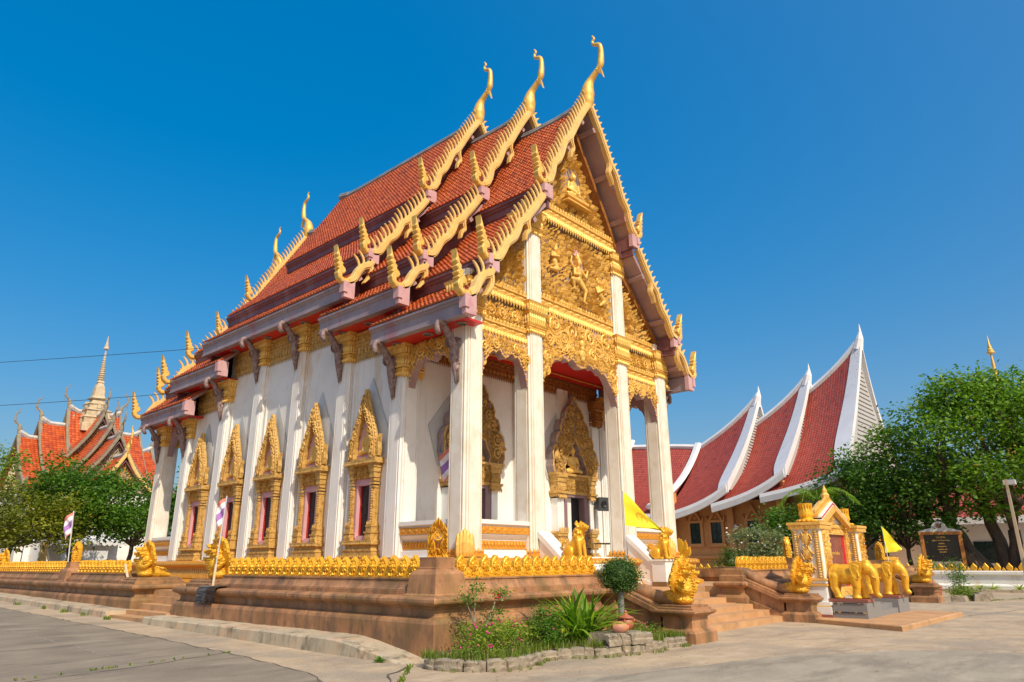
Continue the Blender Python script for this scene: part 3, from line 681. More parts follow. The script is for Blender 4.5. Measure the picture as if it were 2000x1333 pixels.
# ---- swan-necked brackets under the eaves
def bracket_mb():
    m = MB()       # in (x out, z) plane, wall at x=0, height 1.7
    P = smooth_path([(.05, 0, 0), (.10, 0, .35), (.16, 0, .75), (.20, 0, 1.1), (.36, 0, 1.35), (.58, 0, 1.62), (.74, 0, 1.66), (.80, 0, 1.50), (.74, 0, 1.34), (.66, 0, 1.36)], 4)
    R = np.interp(np.linspace(0, 1, len(P)), [0, .15, .35, .5, .7, .85, 1], [.015, .08, .13, .10, .075, .09, .03])
    m.tube([tuple(p) for p in P], R, 8)
    for x, z, s, a in ((.12, .35, .3, .2), (.14, .6, .36, -.1), (.12, .85, .42, -.35), (.2, .75, .34, .5), (.1, 1.0, .4, .1), (.25, 1.2, .3, -.9), (.06, .5, .3, 0), (.3, 1.0, .3, -.6)):
        V, F = kanok(.9, .3, -1)
        for sg in (1, -1):
            P2 = np.stack([x + s * (V[:, 0] * cos(a) - V[:, 2] * sin(a)), (V[:, 1] * s - .06) * sg, z + s * (V[:, 2] * cos(a) + V[:, 0] * sin(a))], 1); m.add(P2, F if sg > 0 else [f[::-1] for f in F])
    m.extr([(0, .1), (.06, .05), (.14, .5), (.22, 1.0), (.12, 1.35), (.02, 1.3)], -.07, .07, bev=.02)
    return m
BRK = bracket_mb(); BRK_ME = BRK.mesh('bracket', True); BRK_ME.materials.append(MT['bracket'])
for s in (-1, 1):
    for y, (a, b) in list(zip(PY, PCAP)) + [(0.0, (6.95, 7.95)), (19.5, (6.7, 7.6))]:
        M = Matrix.Translation((s * (XC + CH * .96), y + (.1 if y else 0), b - 1.66)) @ (Matrix.Rotation(pi, 4, 'Z') if s < 0 else Matrix())
        link('eave_bracket', BRK_ME, T, M=M)

# ---- friezes under the eaves
def frieze(name, p0, p1, z0, z1, out, matn='gold_old', bits='gold_old'):
    P0 = Vector(p0); P1 = Vector(p1); o = Vector(out); H = z1 - z0
    b = MB()
    def slab(za, zb, d):
        a = P0; c = P1; V = [(*a, za), (*c, za), (*(c + o * d), za), (*(a + o * d), za), (*a, zb), (*c, zb), (*(c + o * d), zb), (*(a + o * d), zb)]
        b.add(V, [(0, 1, 2, 3), (7, 6, 5, 4), (3, 2, 6, 7), (0, 3, 7, 4), (1, 5, 6, 2)])
    slab(z0 + .30 * H, z1, .05); slab(z0 + .52 * H, z0 + .60 * H, .10); slab(z0 + .86 * H, z0 + .96 * H, .13)
    pend(b, P0 + o * .05, P1 + o * .05, z0 + .54 * H, .34 * H, .19, out, .05)
    pend(b, P0 + o * .02, P1 + o * .02, z0 + .34 * H, .34 * H, .095, out, .03)
    diamonds(b, P0 + o * .05, P1 + o * .05, z0 + .60 * H, z0 + .86 * H, out, .30, .05)
    return b.build(name, matn, T)
for s in (-1, 1):
    for y0, y1, z0, z1 in ((2.95, 5.2, 7.88, 8.95), (5.8, 8.05, 8.83, 9.92), (8.65, 10.8, 8.83, 9.92), (11.4, 13.5, 8.83, 9.92), (14.1, 16.55, 7.67, 8.78)):
        a, b = ((s * WX, y1), (s * WX, y0)) if s < 0 else ((s * WX, y0), (s * WX, y1))
        frieze('frieze', a, b, z0, z1, (s, 0))
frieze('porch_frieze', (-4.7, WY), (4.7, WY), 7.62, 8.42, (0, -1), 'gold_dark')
m = MB(); m.box(-4.95, 4.95, WY - .26, WY - .1, 8.30, 8.44); m.build('cornice_strip', 'soffit_red', T)
m = MB(); m.box(-4.95, 4.95, WY - .30, WY - .12, 8.36, 8.40); m.build('cornice_gilding', 'gold', T)
m = MB(); m.box(-5.0, 5.0, .15, WY, 8.44, 8.52); m.build('porch_ceiling', 'soffit_red', T)
for x in (-3.7, -1.3, 1.3, 3.7):
    for y in (1.0,):
        d = MB(); d.lathe([(.26, 8.43), (.26, 8.40), (.15, 8.38), (.14, 8.42)], 16, Matrix.Translation((x, y, 0))); d.build('ceiling_rosette', 'bracket', T)

# ---- carved gable front
FM = Matrix.Translation((0, -.12, 0))
def arch_curve(x0, x1, zs, za, n):
    """scalloped lower edge from (x0, zs) up to za and back to (x1, zs)"""
    pts = []; c = (x0 + x1) / 2; hw = (x1 - x0) / 2
    K = n * 2 + 1
    for i in range(K * 6 + 1):
        t = i / (K * 6); x = x0 + (x1 - x0) * t; u = abs(x - c) / hw
        base = za - (za - zs) * (u ** 4.5)
        sc = .11 * abs(sin(t * K * pi)) * (1 - .45 * u)
        drop = .22 * math.exp(-(u / .10) ** 2)
        pts.append((x, base - .16 + sc * 1.0 - drop + .05))
    return pts
def carved_arch(x0, x1, zs, za, ztop, n, Mf, seed, name='arch_panel', th=.26, full=True):
    low = arch_curve(x0, x1, zs, za, n); m = MB()
    m.extr([(x0, ztop)] + low[::1] + [(x1, ztop)], -.13, -.13 + th, Mf)
    o = m.build(name, 'mauve', T)
    if not full: return o
    def inside(x, z):
        if not (x0 + .05 < x < x1 - .05 and z < ztop - .06): return False
        return z > np.interp(x, [p[0] for p in low], [p[1] for p in low]) + .10
    g = MB(); Mg = Mf @ Matrix.Translation((0, -.14, 0))
    bb = (x0, x1, zs, ztop); W_ = x1 - x0
    if W_ > 3:
        for sx in (-1, 1):
            for cx, cz, r, tn in ((.48, .92, .30, 1), (.95, .62, .34, -1), (1.42, .98, .30, 1), (1.72, .45, .24, -1), (1.80, -.15, .19, 1), (1.85, -.62, .14, -1), (.62, .36, .22, 1), (1.30, .42, .20, -1)):
                scroll(g, (x0 + x1) / 2 + sx * cx, za + cz, r, Mg, tn * sx, pi / 2 * sx, .045)
        relief(g, inside, bb, Mg, .20, seed, .35)
        for zz, rr in ((.1, .10), (.25, .16), (.45, .10), (.62, .13), (.85, .07), (1.05, .04)): ell(g, ((x0 + x1) / 2, -.06, za + zz), (rr, .09, rr * 1.1), Mg, 10)
    else:
        relief(g, inside, bb, Mg, .19, seed, .35)
        for sx in (-1, 1):
            scroll(g, (x0 + x1) / 2 + sx * .45, za + .16, .17, Mg, sx, 0, .035); scroll(g, (x0 + x1) / 2 + sx * .92, za - .02, .15, Mg, -sx, 0, .035)
    g.build('arch_carving', 'gold_relief', o, kind='stuff')
    bd = MB(); L = 0; last = None
    for p in low:
        if last is None or (Vector(p) - last).length > .055:
            ell(bd, (p[0], -.14, p[1] + .03), (.03, .03, .03), Mf, 5); last = Vector(p)
    bd.build('bead_edge', 'gold', o, kind='stuff')
    return o
carved_arch(-2.06, 2.06, 6.85, 7.98, 9.24, 4, FM, 1)
carved_arch(-4.68, -2.74, 6.75, 7.55, 7.96, 3, FM, 2)
carved_arch(2.74, 4.68, 6.75, 7.55, 7.96, 3, FM, 3)
for s in (-1, 1):                                                        # side arches of front and rear porches
    for y0, y1, dz in ((.36, 2.33, 0), (17.2, 19.15, -.36)):
        Ms = Matrix.Translation((s * (XC + .02), 0, 0)) @ (Matrix.Rotation(-pi / 2, 4, 'Z') if s < 0 else Matrix.Rotation(pi / 2, 4, 'Z'))
        a, b = (-y1, -y0) if s < 0 else (y0, y1)
        carved_arch(a, b, 6.75 + dz, 7.5 + dz, 7.94 + dz, 3, Ms, 5, full=(s < 0 and dz == 0))
def bandset(x0, x1, z0, z1, y=-.2, matn='gold'):
    """gilded band: leaf fringe below, diamond course, leaf crest above"""
    H = z1 - z0; b = MB()
    b.box(x0, x1, y, .05, z0 + .42 * H, z1 - .10 * H); b.box(x0, x1, y - .05, y + .05, z0 + .40 * H, z0 + .50 * H); b.box(x0, x1, y - .05, y + .05, z1 - .18 * H, z1 - .08 * H)
    o = b.build('gilded_band', matn, T); c = MB()
    pend(c, (x0, y - .04), (x1, y - .04), z0 + .44 * H, .46 * H, .135, (0, -1), .07)
    diamonds(c, (x0, y), (x1, y), z0 + .50 * H, z1 - .18 * H, (0, -1), .36, .05)
    pend(c, (x0, y - .02), (x1, y - .02), z1 - .10 * H, .26 * H, .15, (0, -1), .05, True)
    c.build('band_carving', 'gold_relief', o, kind='stuff')
bandset(-2.06, 2.06, 9.20, 9.86); bandset(-2.62, 2.62, 12.50, 13.22, -.26)
for s in (-1, 1):
    a, b = sorted((s * 2.72, s * 4.70)); bandset(a, b, 7.90, 8.44); bandset(a, b, 9.06, 9.64)
    a, b = sorted((s * 5.38, s * 5.75)); bandset(a, b, 7.95, 8.5)
back = MB()
back.extr([(-2.3, 13.1), (2.3, 13.1), (0, 17.0)], -.02, .10)
back.extr([(-5.35, 8.3), (5.35, 8.3), (5.2, 9.3), (2.45, 12.3), (2.45, 13.0), (-2.45, 13.0), (-2.45, 12.3), (-5.2, 9.3)], -.02, .10)
bo = back.build('gable_ground', 'relief_ground', T)
g = MB(); relief(g, lambda x, z: abs(x) < 2.02, (-2.02, 2.02, 9.9, 12.45), FM, .27, 11, .6, flow=lambda x, z: .35 * sin(x * 1.9 + z * .6) + .25 * sin(z * 3.3), fill=.72); g.build('gable_carving', 'gold_relief', bo, kind='stuff')
g = MB(); relief(g, lambda x, z: abs(x) < (16.55 - z) * .58 - .05 and not (abs(x) < .42 and 13.9 < z < 15.2), (-2.2, 2.2, 13.25, 16.4), FM, .27, 12, .6, fill=.74); g.build('gable_carving', 'gold_relief', bo, kind='stuff')
for s in (-1, 1):
    g = MB(); relief(g, lambda x, z: 2.76 < abs(x) and z < 12.2 - (abs(x) - 2.45) * 1.08, (*sorted((s * 2.76, s * 5.1)), 9.68, 12.2), FM, .27, 13, .6, fill=.74); g.build('gable_carving', 'gold_relief', bo, kind='stuff')
    g = MB(); relief(g, lambda x, z: True, (*sorted((s * 2.78, s * 4.66)), 8.50, 9.08), FM, .19, 14, .4)
    for q in (-.55, 0, .55): scroll(g, s * 3.72 + q, 8.78, .2, FM, 1 if q > 0 else -1, 0, .035)
    g.build('gable_carving', 'gold_relief', bo, kind='stuff')
    r = MB()                                                               # raking gilded strip beside the soffit
    for a, b in (((.05, 17.0), (2.55, 12.95)), ((2.75, 12.15), (5.25, 9.5))):
        r.extr([(s * a[0], a[1]), (s * b[0], b[1]), (s * (b[0] - .17), b[1] - .06), (s * (a[0] - .17 * (a[0] > 1)), a[1] - .26)], -.34, .0)
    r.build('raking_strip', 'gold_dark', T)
# figures in relief
def seated(s, arms=2):
    m = MB()
    ell(m, (0, 0, .50), (.26, .15, .32)); ell(m, (0, 0, .70), (.28, .14, .14)); ell(m, (0, 0, .22), (.33, .2, .16))
    cap(m, (-.12, 0, .18), (-.52, -.1, .10), .15, .11); cap(m, (.12, 0, .18), (.52, -.1, .10), .15, .11)
    cap(m, (-.50, -.12, .08), (.12, -.26, .10), .10, .07); cap(m, (.50, -.12, .10), (-.12, -.28, .16), .10, .07)
    for q in (-1, 1):
        cap(m, (q * .30, 0, .74), (q * .40, -.04, .42), .085, .07); cap(m, (q * .40, -.04, .42), (q * .10, -.24, .26), .07, .055)
    cap(m, (0, 0, .76), (0, 0, .92), .08, .08); ell(m, (0, -.02, 1.06), (.145, .15, .18)); ell(m, (0, 0, 1.20), (.10, .10, .10)); cap(m, (0, 0, 1.22), (0, 0, 1.42), .05, .01)
    for q in (-1, 1): ell(m, (q * .145, 0, 1.03), (.025, .03, .08))
    ell(m, (0, -.16, 1.05), (.02, .03, .05))
    return m
sm = organic(seated(1), .028, 2); sm.materials.append(MT['gold'])
BUD = sm
link('seated_buddha_relief', BUD, bo, M=Matrix.Translation((0, -.18, 14.05)) @ Matrix.Scale(.85, 4))
m = MB(); m.box(-.62, .62, -.42, -.05, 13.96, 14.06); m.frus(-.7, .7, -.48, -.05, 13.74, 13.82, .06); m.box(-.55, .55, -.36, -.05, 13.82, 13.96); m.build('throne', 'gold', bo)
m = MB()                                                                     # standing deity in a dancing step
ell(m, (0, 0, 1.16), (.17, .11, .24)); ell(m, (0, 0, 1.32), (.22, .10, .10)); ell(m, (0, 0, .92), (.18, .12, .14))
cap(m, (-.08, 0, .88), (-.50, -.10, .80), .13, .10); cap(m, (-.50, -.10, .80), (-.34, -.05, .46), .09, .06)
cap(m, (.08, 0, .86), (.30, -.10, .52), .13, .09); cap(m, (.30, -.10, .52), (.22, -.06, .12), .08, .05); cap(m, (.22, -.06, .10), (.34, -.1, .04), .05, .04)
cap(m, (-.22, 0, 1.34), (-.34, -.08, 1.06), .07, .055); cap(m, (-.34, -.08, 1.06), (-.08, -.16, 1.1), .055, .045)
cap(m, (.22, 0, 1.34), (.42, -.05, 1.12), .07, .055); cap(m, (.42, -.05, 1.12), (.50, -.08, 1.42), .055, .04)
cap(m, (-.24, 0, 1.3), (-.5, -.03, 1.5), .06, .045); cap(m, (-.5, -.03, 1.5), (-.46, -.06, 1.74), .045, .04)
cap(m, (0, 0, 1.4), (0, 0, 1.52), .065, .065); ell(m, (0, -.02, 1.62), (.12, .12, .15)); cap(m, (0, 0, 1.72), (0, 0, 2.08), .12, .015); ell(m, (0, 0, 1.76), (.15, .13, .05))
cap(m, (-.14, -.14, .86), (-.14, -.16, 1.8), .022, .02, 6)
dm = organic(m, .026, 1); dm.materials.append(MT['gold'])
link('deity_relief', dm, bo, M=Matrix.Translation((.05, -.24, 10.1)) @ Matrix.Scale(.92, 4))
m = MB(); m.extr([(-.30, 11.35), (-.24, 11.75), (0.05, 12.35), (.34, 11.75), (.40, 11.35), (.3, 11.2), (-.2, 11.2)], -.2, -.1); m.build('halo', 'mauve_pink', bo)
for x, z, a in ((-1.35, 11.1, .25), (1.3, 10.6, -.2)):
    m = MB()
    ell(m, (0, 0, .3), (.13, .1, .2)); cap(m, (-.13, 0, .42), (-.22, -.1, .2), .05, .04); cap(m, (-.22, -.1, .2), (.05, -.18, .3), .04, .035); cap(m, (.13, 0, .42), (.2, -.1, .22), .05, .04); cap(m, (.2, -.1, .22), (.02, -.18, .3), .04, .035)
    ell(m, (0, 0, .62), (.09, .09, .11)); cap(m, (0, 0, .7), (0, 0, .9), .07, .01); cap(m, (0, 0, .15), (.2, -.04, -.1), .12, .09); cap(m, (.2, -.04, -.1), (-.15, -.06, -.25), .09, .05)
    am = organic(m, .025, 1); am.materials.append(MT['gold']); link('attendant_relief', am, bo, M=Matrix.Translation((x, -.24, z)) @ Matrix.Rotation(a, 4, 'Y'))

for s in (-1, 1):
    for y0, y1, dz in ((.3, 2.5, 0), (17.0, 19.3, -.36)): m = MB(); m.box(*sorted((s * 4.86, s * 4.96)), y0, y1, 7.90 + dz, 8.47 + dz); m.build('porch_beam', 'mauve', T)
# ---- low parapets of the porches
def parapet(p0, p1, out, nm='porch_parapet'):
    P0 = Vector(p0); P1 = Vector(p1); o = Vector(out)
    def run(prof, mt, nm2, par):
        b = MB(); path = [P1, P0] if True else [P0, P1]
        d = (P0 - P1).normalized(); rt = Vector((d.y, -d.x))
        if rt.dot(o) < 0: path = [P0, P1]
        b.sweep(prof, [tuple(p) for p in path]); return b.build(nm2, mt, par)
    z = FZ
    par = run([(.12, z - .02), (.12, z + .16), (.04, z + .18), (.04, z + .44), (.10, z + .50), (.16, z + .56), (.16, z + .80), (.22, z + .84), (.22, z + .95), (-.2, z + .97), (-.2, z)], 'white_paint', nm, T)
    c = MB(); q0 = P0 + o * .045; q1 = P1 + o * .045
    for za, zb, d in ((z + .20, z + .42, .0), (z + .59, z + .78, .12)):
        a = q0 + o * (d + .005); b2 = q1 + o * (d + .005)
        V = [(*a, za), (*b2, za), (*(b2 + o * .015), za), (*(a + o * .015), za), (*a, zb), (*b2, zb), (*(b2 + o * .015), zb), (*(a + o * .015), zb)]
        c.add(V, [(0, 1, 2, 3), (7, 6, 5, 4), (3, 2, 6, 7), (0, 3, 7, 4), (1, 5, 6, 2)])
    diamonds(c, q0 + o * .14, q1 + o * .14, z + .60, z + .77, out, .26, .02); pend(c, q0 + o * .022, q1 + o * .022, z + .41, .18, .13, out, .03)
    c.build('gilded_strip', 'gold_orange', par)
parapet((-4.67, -.05), (-2.74, -.05), (0, -1)); parapet((2.74, -.05), (4.67, -.05), (0, -1))
for s in (-1, 1):
    parapet((s * 5.12, .36), (s * 5.12, 2.31), (s, 0)); parapet((s * 5.12, 17.2), (s * 5.12, 19.14), (s, 0))

# ---- windows along the side walls
def lat(mb, x, w, d, rows):                                                # stacked little mouldings: rows of (z0, z1, extra)
    for z0, z1, e in rows: mb.box(x - w / 2 - e, x + w / 2 + e, -d - e, .05, z0, z1)
def window_unit():
    """local frame: wall at y=0, outside is -y, base at z=0"""
    parts = {}
    b = MB(); b.box(-.88, .88, -.42, 0, 0, .12); b.box(-.82, .82, -.36, 0, .12, .22); b.frus(-.84, .84, -.38, .0, .22, .28, .10, .0); b.box(-.74, .74, -.30, 0, .28, .40); b.box(-.84, .84, -.40, 0, .40, .52)
    pend(b, (-.82, -.40), (.82, -.40), .46, -.0001 - .08, .1, (0, -1), .03, True); pend(b, (-.86, -.42), (.86, -.42), .02, .1, .12, (0, -1), .03, True)
    parts['ledge'] = b
    p = MB(); p.box(-.52, .52, -.16, 0, .52, .66); p.box(-.52, -.34, -.16, 0, .66, 2.12); p.box(.34, .52, -.16, 0, .66, 2.12); p.box(-.52, .52, -.16, 0, 2.12, 2.32)
    p.box(-.40, -.34, -.20, -.16, .6, 2.2); p.box(.34, .40, -.20, -.16, .6, 2.2)
    parts['jamb'] = p
    for s in (-1, 1):
        j = MB(); x = s * .60
        for z0, z1, e in ((.52, .72, .10), (.72, .76, .13), (.76, .90, .07), (.90, .94, .09), (.94, 1.02, .04), (1.02, 2.02, 0), (2.02, 2.08, .03), (2.12, 2.18, .05), (2.22, 2.32, .02), (2.32, 2.48, .05), (2.48, 2.62, .08), (2.62, 2.70, .11)):
            j.box(x - .075 - e, x + .075 + e, -.28 - e, .0, z0, z1)
        for i in range(13): ell(j, (x, -.29, 1.06 + i * .075), (.06, .035, .035), n=6)
        for yy in (-.14,):
            for i in range(18): ell(j, (x + s * .08, yy, 1.05 + i * .054), (.02, .03, .02), n=5)
        pend(j, (x - .13, -.35), (x + .13, -.35), .92, .16, .065, (0, -1), .03, True); pend(j, (x - .13, -.34), (x + .13, -.34), 2.48, .18, .065, (0, -1), .03, True)
        diamonds(j, (x - .17, -.385), (x + .17, -.385), .54, .70, (0, -1), .085, .02)
        parts['window_frame' if s < 0 else 'window_frame_b'] = j
    lt = MB(); lt.box(-.50, .50, -.22, -.02, 2.33, 2.72); relief(lt, lambda x, z: True, (-.44, .44, 2.36, 2.7), Matrix.Translation((0, -.22, 0)), .12, 3, .35)
    for s in (-1, 1): scroll(lt, s * .22, 2.53, .11, Matrix.Translation((0, -.22, 0)), s, 0, .02)
    parts['lintel_panel'] = lt
    c = MB(); c.box(-.88, .88, -.46, 0, 2.74, 2.86); c.box(-.82, .82, -.40, 0, 2.70, 2.74); c.box(-.82, .82, -.38, 0, 2.86, 2.92)
    pend(c, (-.88, -.46), (.88, -.46), 2.80, .10, .09, (0, -1), .02)
    # pointed pediment arms
    out = [(-.72, 2.92), (-.70, 3.3), (-.62, 3.62), (-.48, 3.98), (-.30, 4.34), (-.13, 4.70), (-.03, 5.04)]
    inn = [(-.50, 2.92), (-.49, 3.22), (-.44, 3.48), (-.33, 3.78), (-.17, 4.10), (-.05, 4.32), (0, 4.45)]
    for s in (1, -1):
        poly = [(x * s, z) for x, z in out] + [(0, 5.08)] + [(x * s, z) for x, z in reversed(inn)]
        c.extr(poly, -.38, -.16, bev=.02)
        for i in range(len(out) - 1):
            a = Vector(out[i]); b2 = Vector(out[i + 1]); n = 3
            for q in range(n):
                t = (q + .5) / n; pt = a.lerp(b2, t); V, F = kanok(.8, .4, -1); sz = .17; an = -.35
                P2 = np.stack([s * (pt.x - .02 + sz * (V[:, 0] * cos(an) - V[:, 2] * sin(an)) * 1.0 - .03), V[:, 1] * sz - .28, pt.y + sz * (V[:, 2] * cos(an) + V[:, 0] * sin(an)) - .05], 1)
                c.add(P2, F if s > 0 else [f[::-1] for f in F])
        relief(c, lambda x, z, s=s: (x * s < 0 and np.interp(z, [p[1] for p in out], [p[0] for p in out]) + .03 < -abs(x) < np.interp(z, [p[1] for p in inn], [p[0] for p in inn]) - .03), (-.75, .75, 2.95, 4.9), Matrix.Translation((0, -.39, 0)), .12, 5, .5)
        h = [(.70, 2.92), (.88, 2.95), (.92, 3.15), (.86, 3.35), (.90, 3.6), (.80, 3.42), (.74, 3.25), (.68, 3.1)]
        c.extr([(x * s, z) for x, z in h], -.34, -.18, bev=.02)
    parts['pediment'] = c
    nb = MB(); nb.extr([(x, z) for x, z in inn] + [(-x, z) for x, z in inn[::-1][1:]], -.16, -.12)
    nb.box(-.5, .5, -.2, 0, 2.92, 3.0); parts['niche'] = nb
    sh = MB(); sh.box(-.34, .34, -.02, 0, .66, 2.12); parts['opening_shade_panel'] = sh  # black panel on the solid wall, painting the unlit interior of the window
    s2 = MB(); s2.box(-.345, -.27, -.06, .0, .66, 2.12); parts['red_edge'] = s2
    s3 = MB(); Ms = Matrix.Translation((-.06, -.04, 0)) @ Matrix.Rotation(radians(-6), 4, 'Z'); s3.box(0, .30, -.02, .02, .68, 2.10, Ms)
    relief(s3, lambda x, z: True, (.02, .28, .70, 2.05), Ms @ Matrix.Translation((0, -.02, 0)), .12, 7, .12, fill=.8); parts['shutter'] = s3
    gp = MB(); gp.extr([(-1.0, 2.9), (-1.16, 3.55), (0.0, 5.5), (1.16, 3.55), (1.0, 2.9)], -.05, -.035); parts['guard_sheet'] = gp
    return parts
WU = window_unit(); WM = dict(ledge='gold_old', jamb='pink', window_frame='gold_old', window_frame_b='gold_old', lintel_panel='gold_old', pediment='gold_old', niche='pink', opening_shade_panel='black', red_edge='red_trim', shutter='dark_wood', guard_sheet='guard_sheet')
WME = {}
for k, v in WU.items():
    WME[k] = v.mesh(k, k in ('x',)); WME[k].materials.append(MT[WM[k]])
def place_window(M):
    o = link('window', WME['ledge'], T, M=M)
    for k in WME:
        if k != 'ledge': link(k.replace('_b', ''), WME[k], o)
    link('seated_buddha_relief', BUD, o, M=Matrix.Translation((0, -.16, 3.05)) @ Matrix.Diagonal((.62, .5, .72, 1)))
    bd = 0
    return o
for s in (-1, 1):
    for i in range(5):
        y = (PY[i] + PY[i + 1]) / 2
        place_window(Matrix.Translation((s * WX, y, FZ - .03)) @ Matrix.Rotation(-pi / 2 * (1 if s < 0 else -1), 4, 'Z') @ Matrix.Diagonal((.86, .82, 1, 1)))
# panel strips either side of each bay
m = MB()
for s in (-1,):
    for i in range(5):
        for y in (PY[i] + .46, PY[i + 1] - .46): m.box(-WX - .06, -WX, y - .05, y + .05, FZ, 7.6)
m.build('wall_rib', 'plaster', T)

# ---- the two doors under the porch
def door_unit():
    p = {}
    for s in (-1, 1):
        b = MB(); x = s * .92
        for z0, z1, e in ((0, .10, .16), (.10, .18, .10), (.28, .36, .07), (.36, .56, .17), (.56, .66, .12), (.66, .74, .04), (.74, .84, .08), (.84, .90, .12)): b.box(x - .16 - e, x + .16 + e, -.36 - e * .6, 0, z0, z1)
        pend(b, (x - .28, -.43), (x + .28, -.43), .9, .16, .08, (0, -1), .03, True); diamonds(b, (x - .3, -.47), (x + .3, -.47), .38, .54, (0, -1), .12, .02)
        p['door' if s < 0 else 'pier_base'] = b
    for s in (-1, 1):
        c = MB(); c.box(s * .92 - .16, s * .92 + .16, -.30, 0, .9, 2.05); c.box(s * .82 - .05, s * .82 + .05, -.34, 0, .9, 2.05); p['door_pier' if s < 0 else 'outer_pier'] = c
    j = MB(); j.box(-.78, -.52, -.30, .0, 0, 2.4); j.box(.52, .78, -.30, .0, 0, 2.4); j.box(-.52, .52, -.30, 0, 2.12, 2.4); p['jamb'] = j
    g = MB()
    for s in (-1, 1):
        x = s * .92
        for z0, z1, e in ((2.10, 2.22, .06), (2.22, 2.30, .10), (2.30, 2.62, .03), (2.62, 2.78, .07), (2.78, 2.86, .11)): g.box(x - .18 - e, x + .18 + e, -.34 - e, 0, z0, z1)
        pend(g, (x - .25, -.42), (x + .25, -.42), 2.14, .14, .08, (0, -1), .03); pend(g, (x - .22, -.38), (x + .22, -.38), 2.32, .34, .09, (0, -1), .05, True)
    g.box(-.76, .76, -.34, 0, 2.22, 2.32); g.box(-.76, .76, -.34, 0, 2.74, 2.86); g.box(-.72, .72, -.30, 0, 2.3, 2.8); relief(g, lambda x, z: True, (-.66, .66, 2.36, 2.72), Matrix.Translation((0, -.31, 0)), .15, 8, .35)
    for s in (-1, 1): scroll(g, s * .3, 2.54, .14, Matrix.Translation((0, -.31, 0)), s, 0, .025)
    g.box(-1.28, 1.28, -.44, 0, 2.86, 2.94)
    p['door_capital'] = g
    out = [(1.28, 2.94), (1.36, 3.15), (1.32, 3.4), (1.36, 3.62), (1.28, 3.85), (1.10, 3.98), (1.14, 4.15), (1.04, 4.38), (.86, 4.46), (.88, 4.66), (.76, 4.90), (.58, 4.98), (.56, 5.2), (.40, 5.42), (.24, 5.5), (.12, 5.68), (0, 5.98)]
    inn = [(.62, 2.94), (.66, 3.2), (.52, 3.42), (.46, 3.62), (.30, 3.72), (.24, 3.95), (.10, 4.1), (0, 4.3)]
    k = MB()
    for s in (1, -1): k.extr([(x * s, z) for x, z in out] + [(x * s, z) for x, z in reversed(inn)], -.34, -.05, bev=.02)
    p['pediment_board'] = k
    r = MB(); Mr = Matrix.Translation((0, -.35, 0))
    ox = lambda z: np.interp(z, [q[1] for q in out], [q[0] for q in out]); ix = lambda z: np.interp(z, [q[1] for q in inn], [q[0] for q in inn]) if z < 4.3 else 0
    relief(r, lambda x, z: ix(z) + .05 < abs(x) < ox(z) - .12, (-1.3, 1.3, 3.0, 5.85), Mr, .17, 9, .35, fill=.85)
    for s in (-1, 1):
        for cx, cz, q, tn in ((.98, 3.25, .22, 1), (.95, 3.72, .22, -1), (.74, 4.14, .2, 1), (.56, 4.52, .18, -1), (.3, 4.85, .17, 1), (.16, 5.2, .12, -1), (.45, 4.05, .13, 1)): scroll(r, s * cx, cz, q, Mr, tn * s, 0, .035)
        rim = [(x * s, z) for x, z in out[:-1]]
        r.tube([(x * .985, -.36, z) for x, z in rim] + [(0, -.36, 5.9)], .035, 5); r.tube([(x * s * 1.02, -.36, z) for x, z in inn], .03, 5)
        ell(r, (s * 1.16, -.4, 3.5), (.14, .08, .22), n=8); ell(r, (s * 1.2, -.46, 3.42), (.09, .12, .07), n=8)
    p['pediment_carving'] = r
    d = MB(); d.box(-.52, .52, -.03, .02, 0, 2.12); p['opening_shade_panel'] = d  # black sheet across the doorway paints the darkness inside
    n = MB(); n.extr([(x, z) for x, z in inn] + [(-x, z) for x, z in inn[::-1][1:]], -.12, -.02); p['niche'] = n
    gs = MB(); gs.extr([(-1.3, 2.7), (-1.72, 3.9), (0, 6.05), (1.72, 3.9), (1.3, 2.7)], -.035, -.02); p['guard_sheet'] = gs
    return p
DU = door_unit(); DM = dict(door='gold_old', pier_base='gold_old', door_pier='white_paint', outer_pier='white_paint', jamb='door_mauve', door_capital='gold_old', pediment_board='relief_ground', pediment_carving='gold_old', opening_shade_panel='black', niche='mauve', guard_sheet='guard_sheet')
for x in (-2.5, 2.75):
    root = None
    for k, v in DU.items():
        if root is None: root = v.build('door', DM[k], T, loc=(x, WY, FZ - .02))
        else: v.build(k, DM[k], root, kind='stuff' if k == 'pediment_carving' else None)
    link('seated_buddha_relief', BUD, root, M=Matrix.Translation((0, -.2, 2.98)) @ Matrix.Diagonal((.78, .7, .8, 1)))

# ---- front stairs, white stair walls and lion pedestals
st = MB()
for i in range(5): st.box(-.9, .9, -1.55 + i * .23, -.4, .90 + i * .178, .90 + (i + 1) * .178)
st.build('stair', 'white_paint', T)
for s in (-1, 1):
    a = MB(); x0, x1 = sorted((s * 2.02, s * 2.46))
    Mx = Matrix.Rotation(pi / 2, 4, 'Z')
    def ext_yz(mb, poly, xa, xb): mb.extr([(y, z) for y, z in poly], -xb, -xa, Matrix.Rotation(pi / 2, 4, 'Z'))
    ext_yz(a, [(-.38, .9), (-1.3, .9), (-1.3, 1.62), (-.38, 2.42)], x0, x1)
    ext_yz(a, [(-.38, 2.30), (-1.32, 1.50), (-1.32, 1.66), (-.38, 2.48)], x0 - .05, x1 + .05)
    ext_yz(a, [(-.38, 1.1), (-1.32, .9), (-1.32, 1.0), (-.38, 1.25)], x0 - .03, x1 + .03)
    a.build('stair_wall', 'white_paint', T)
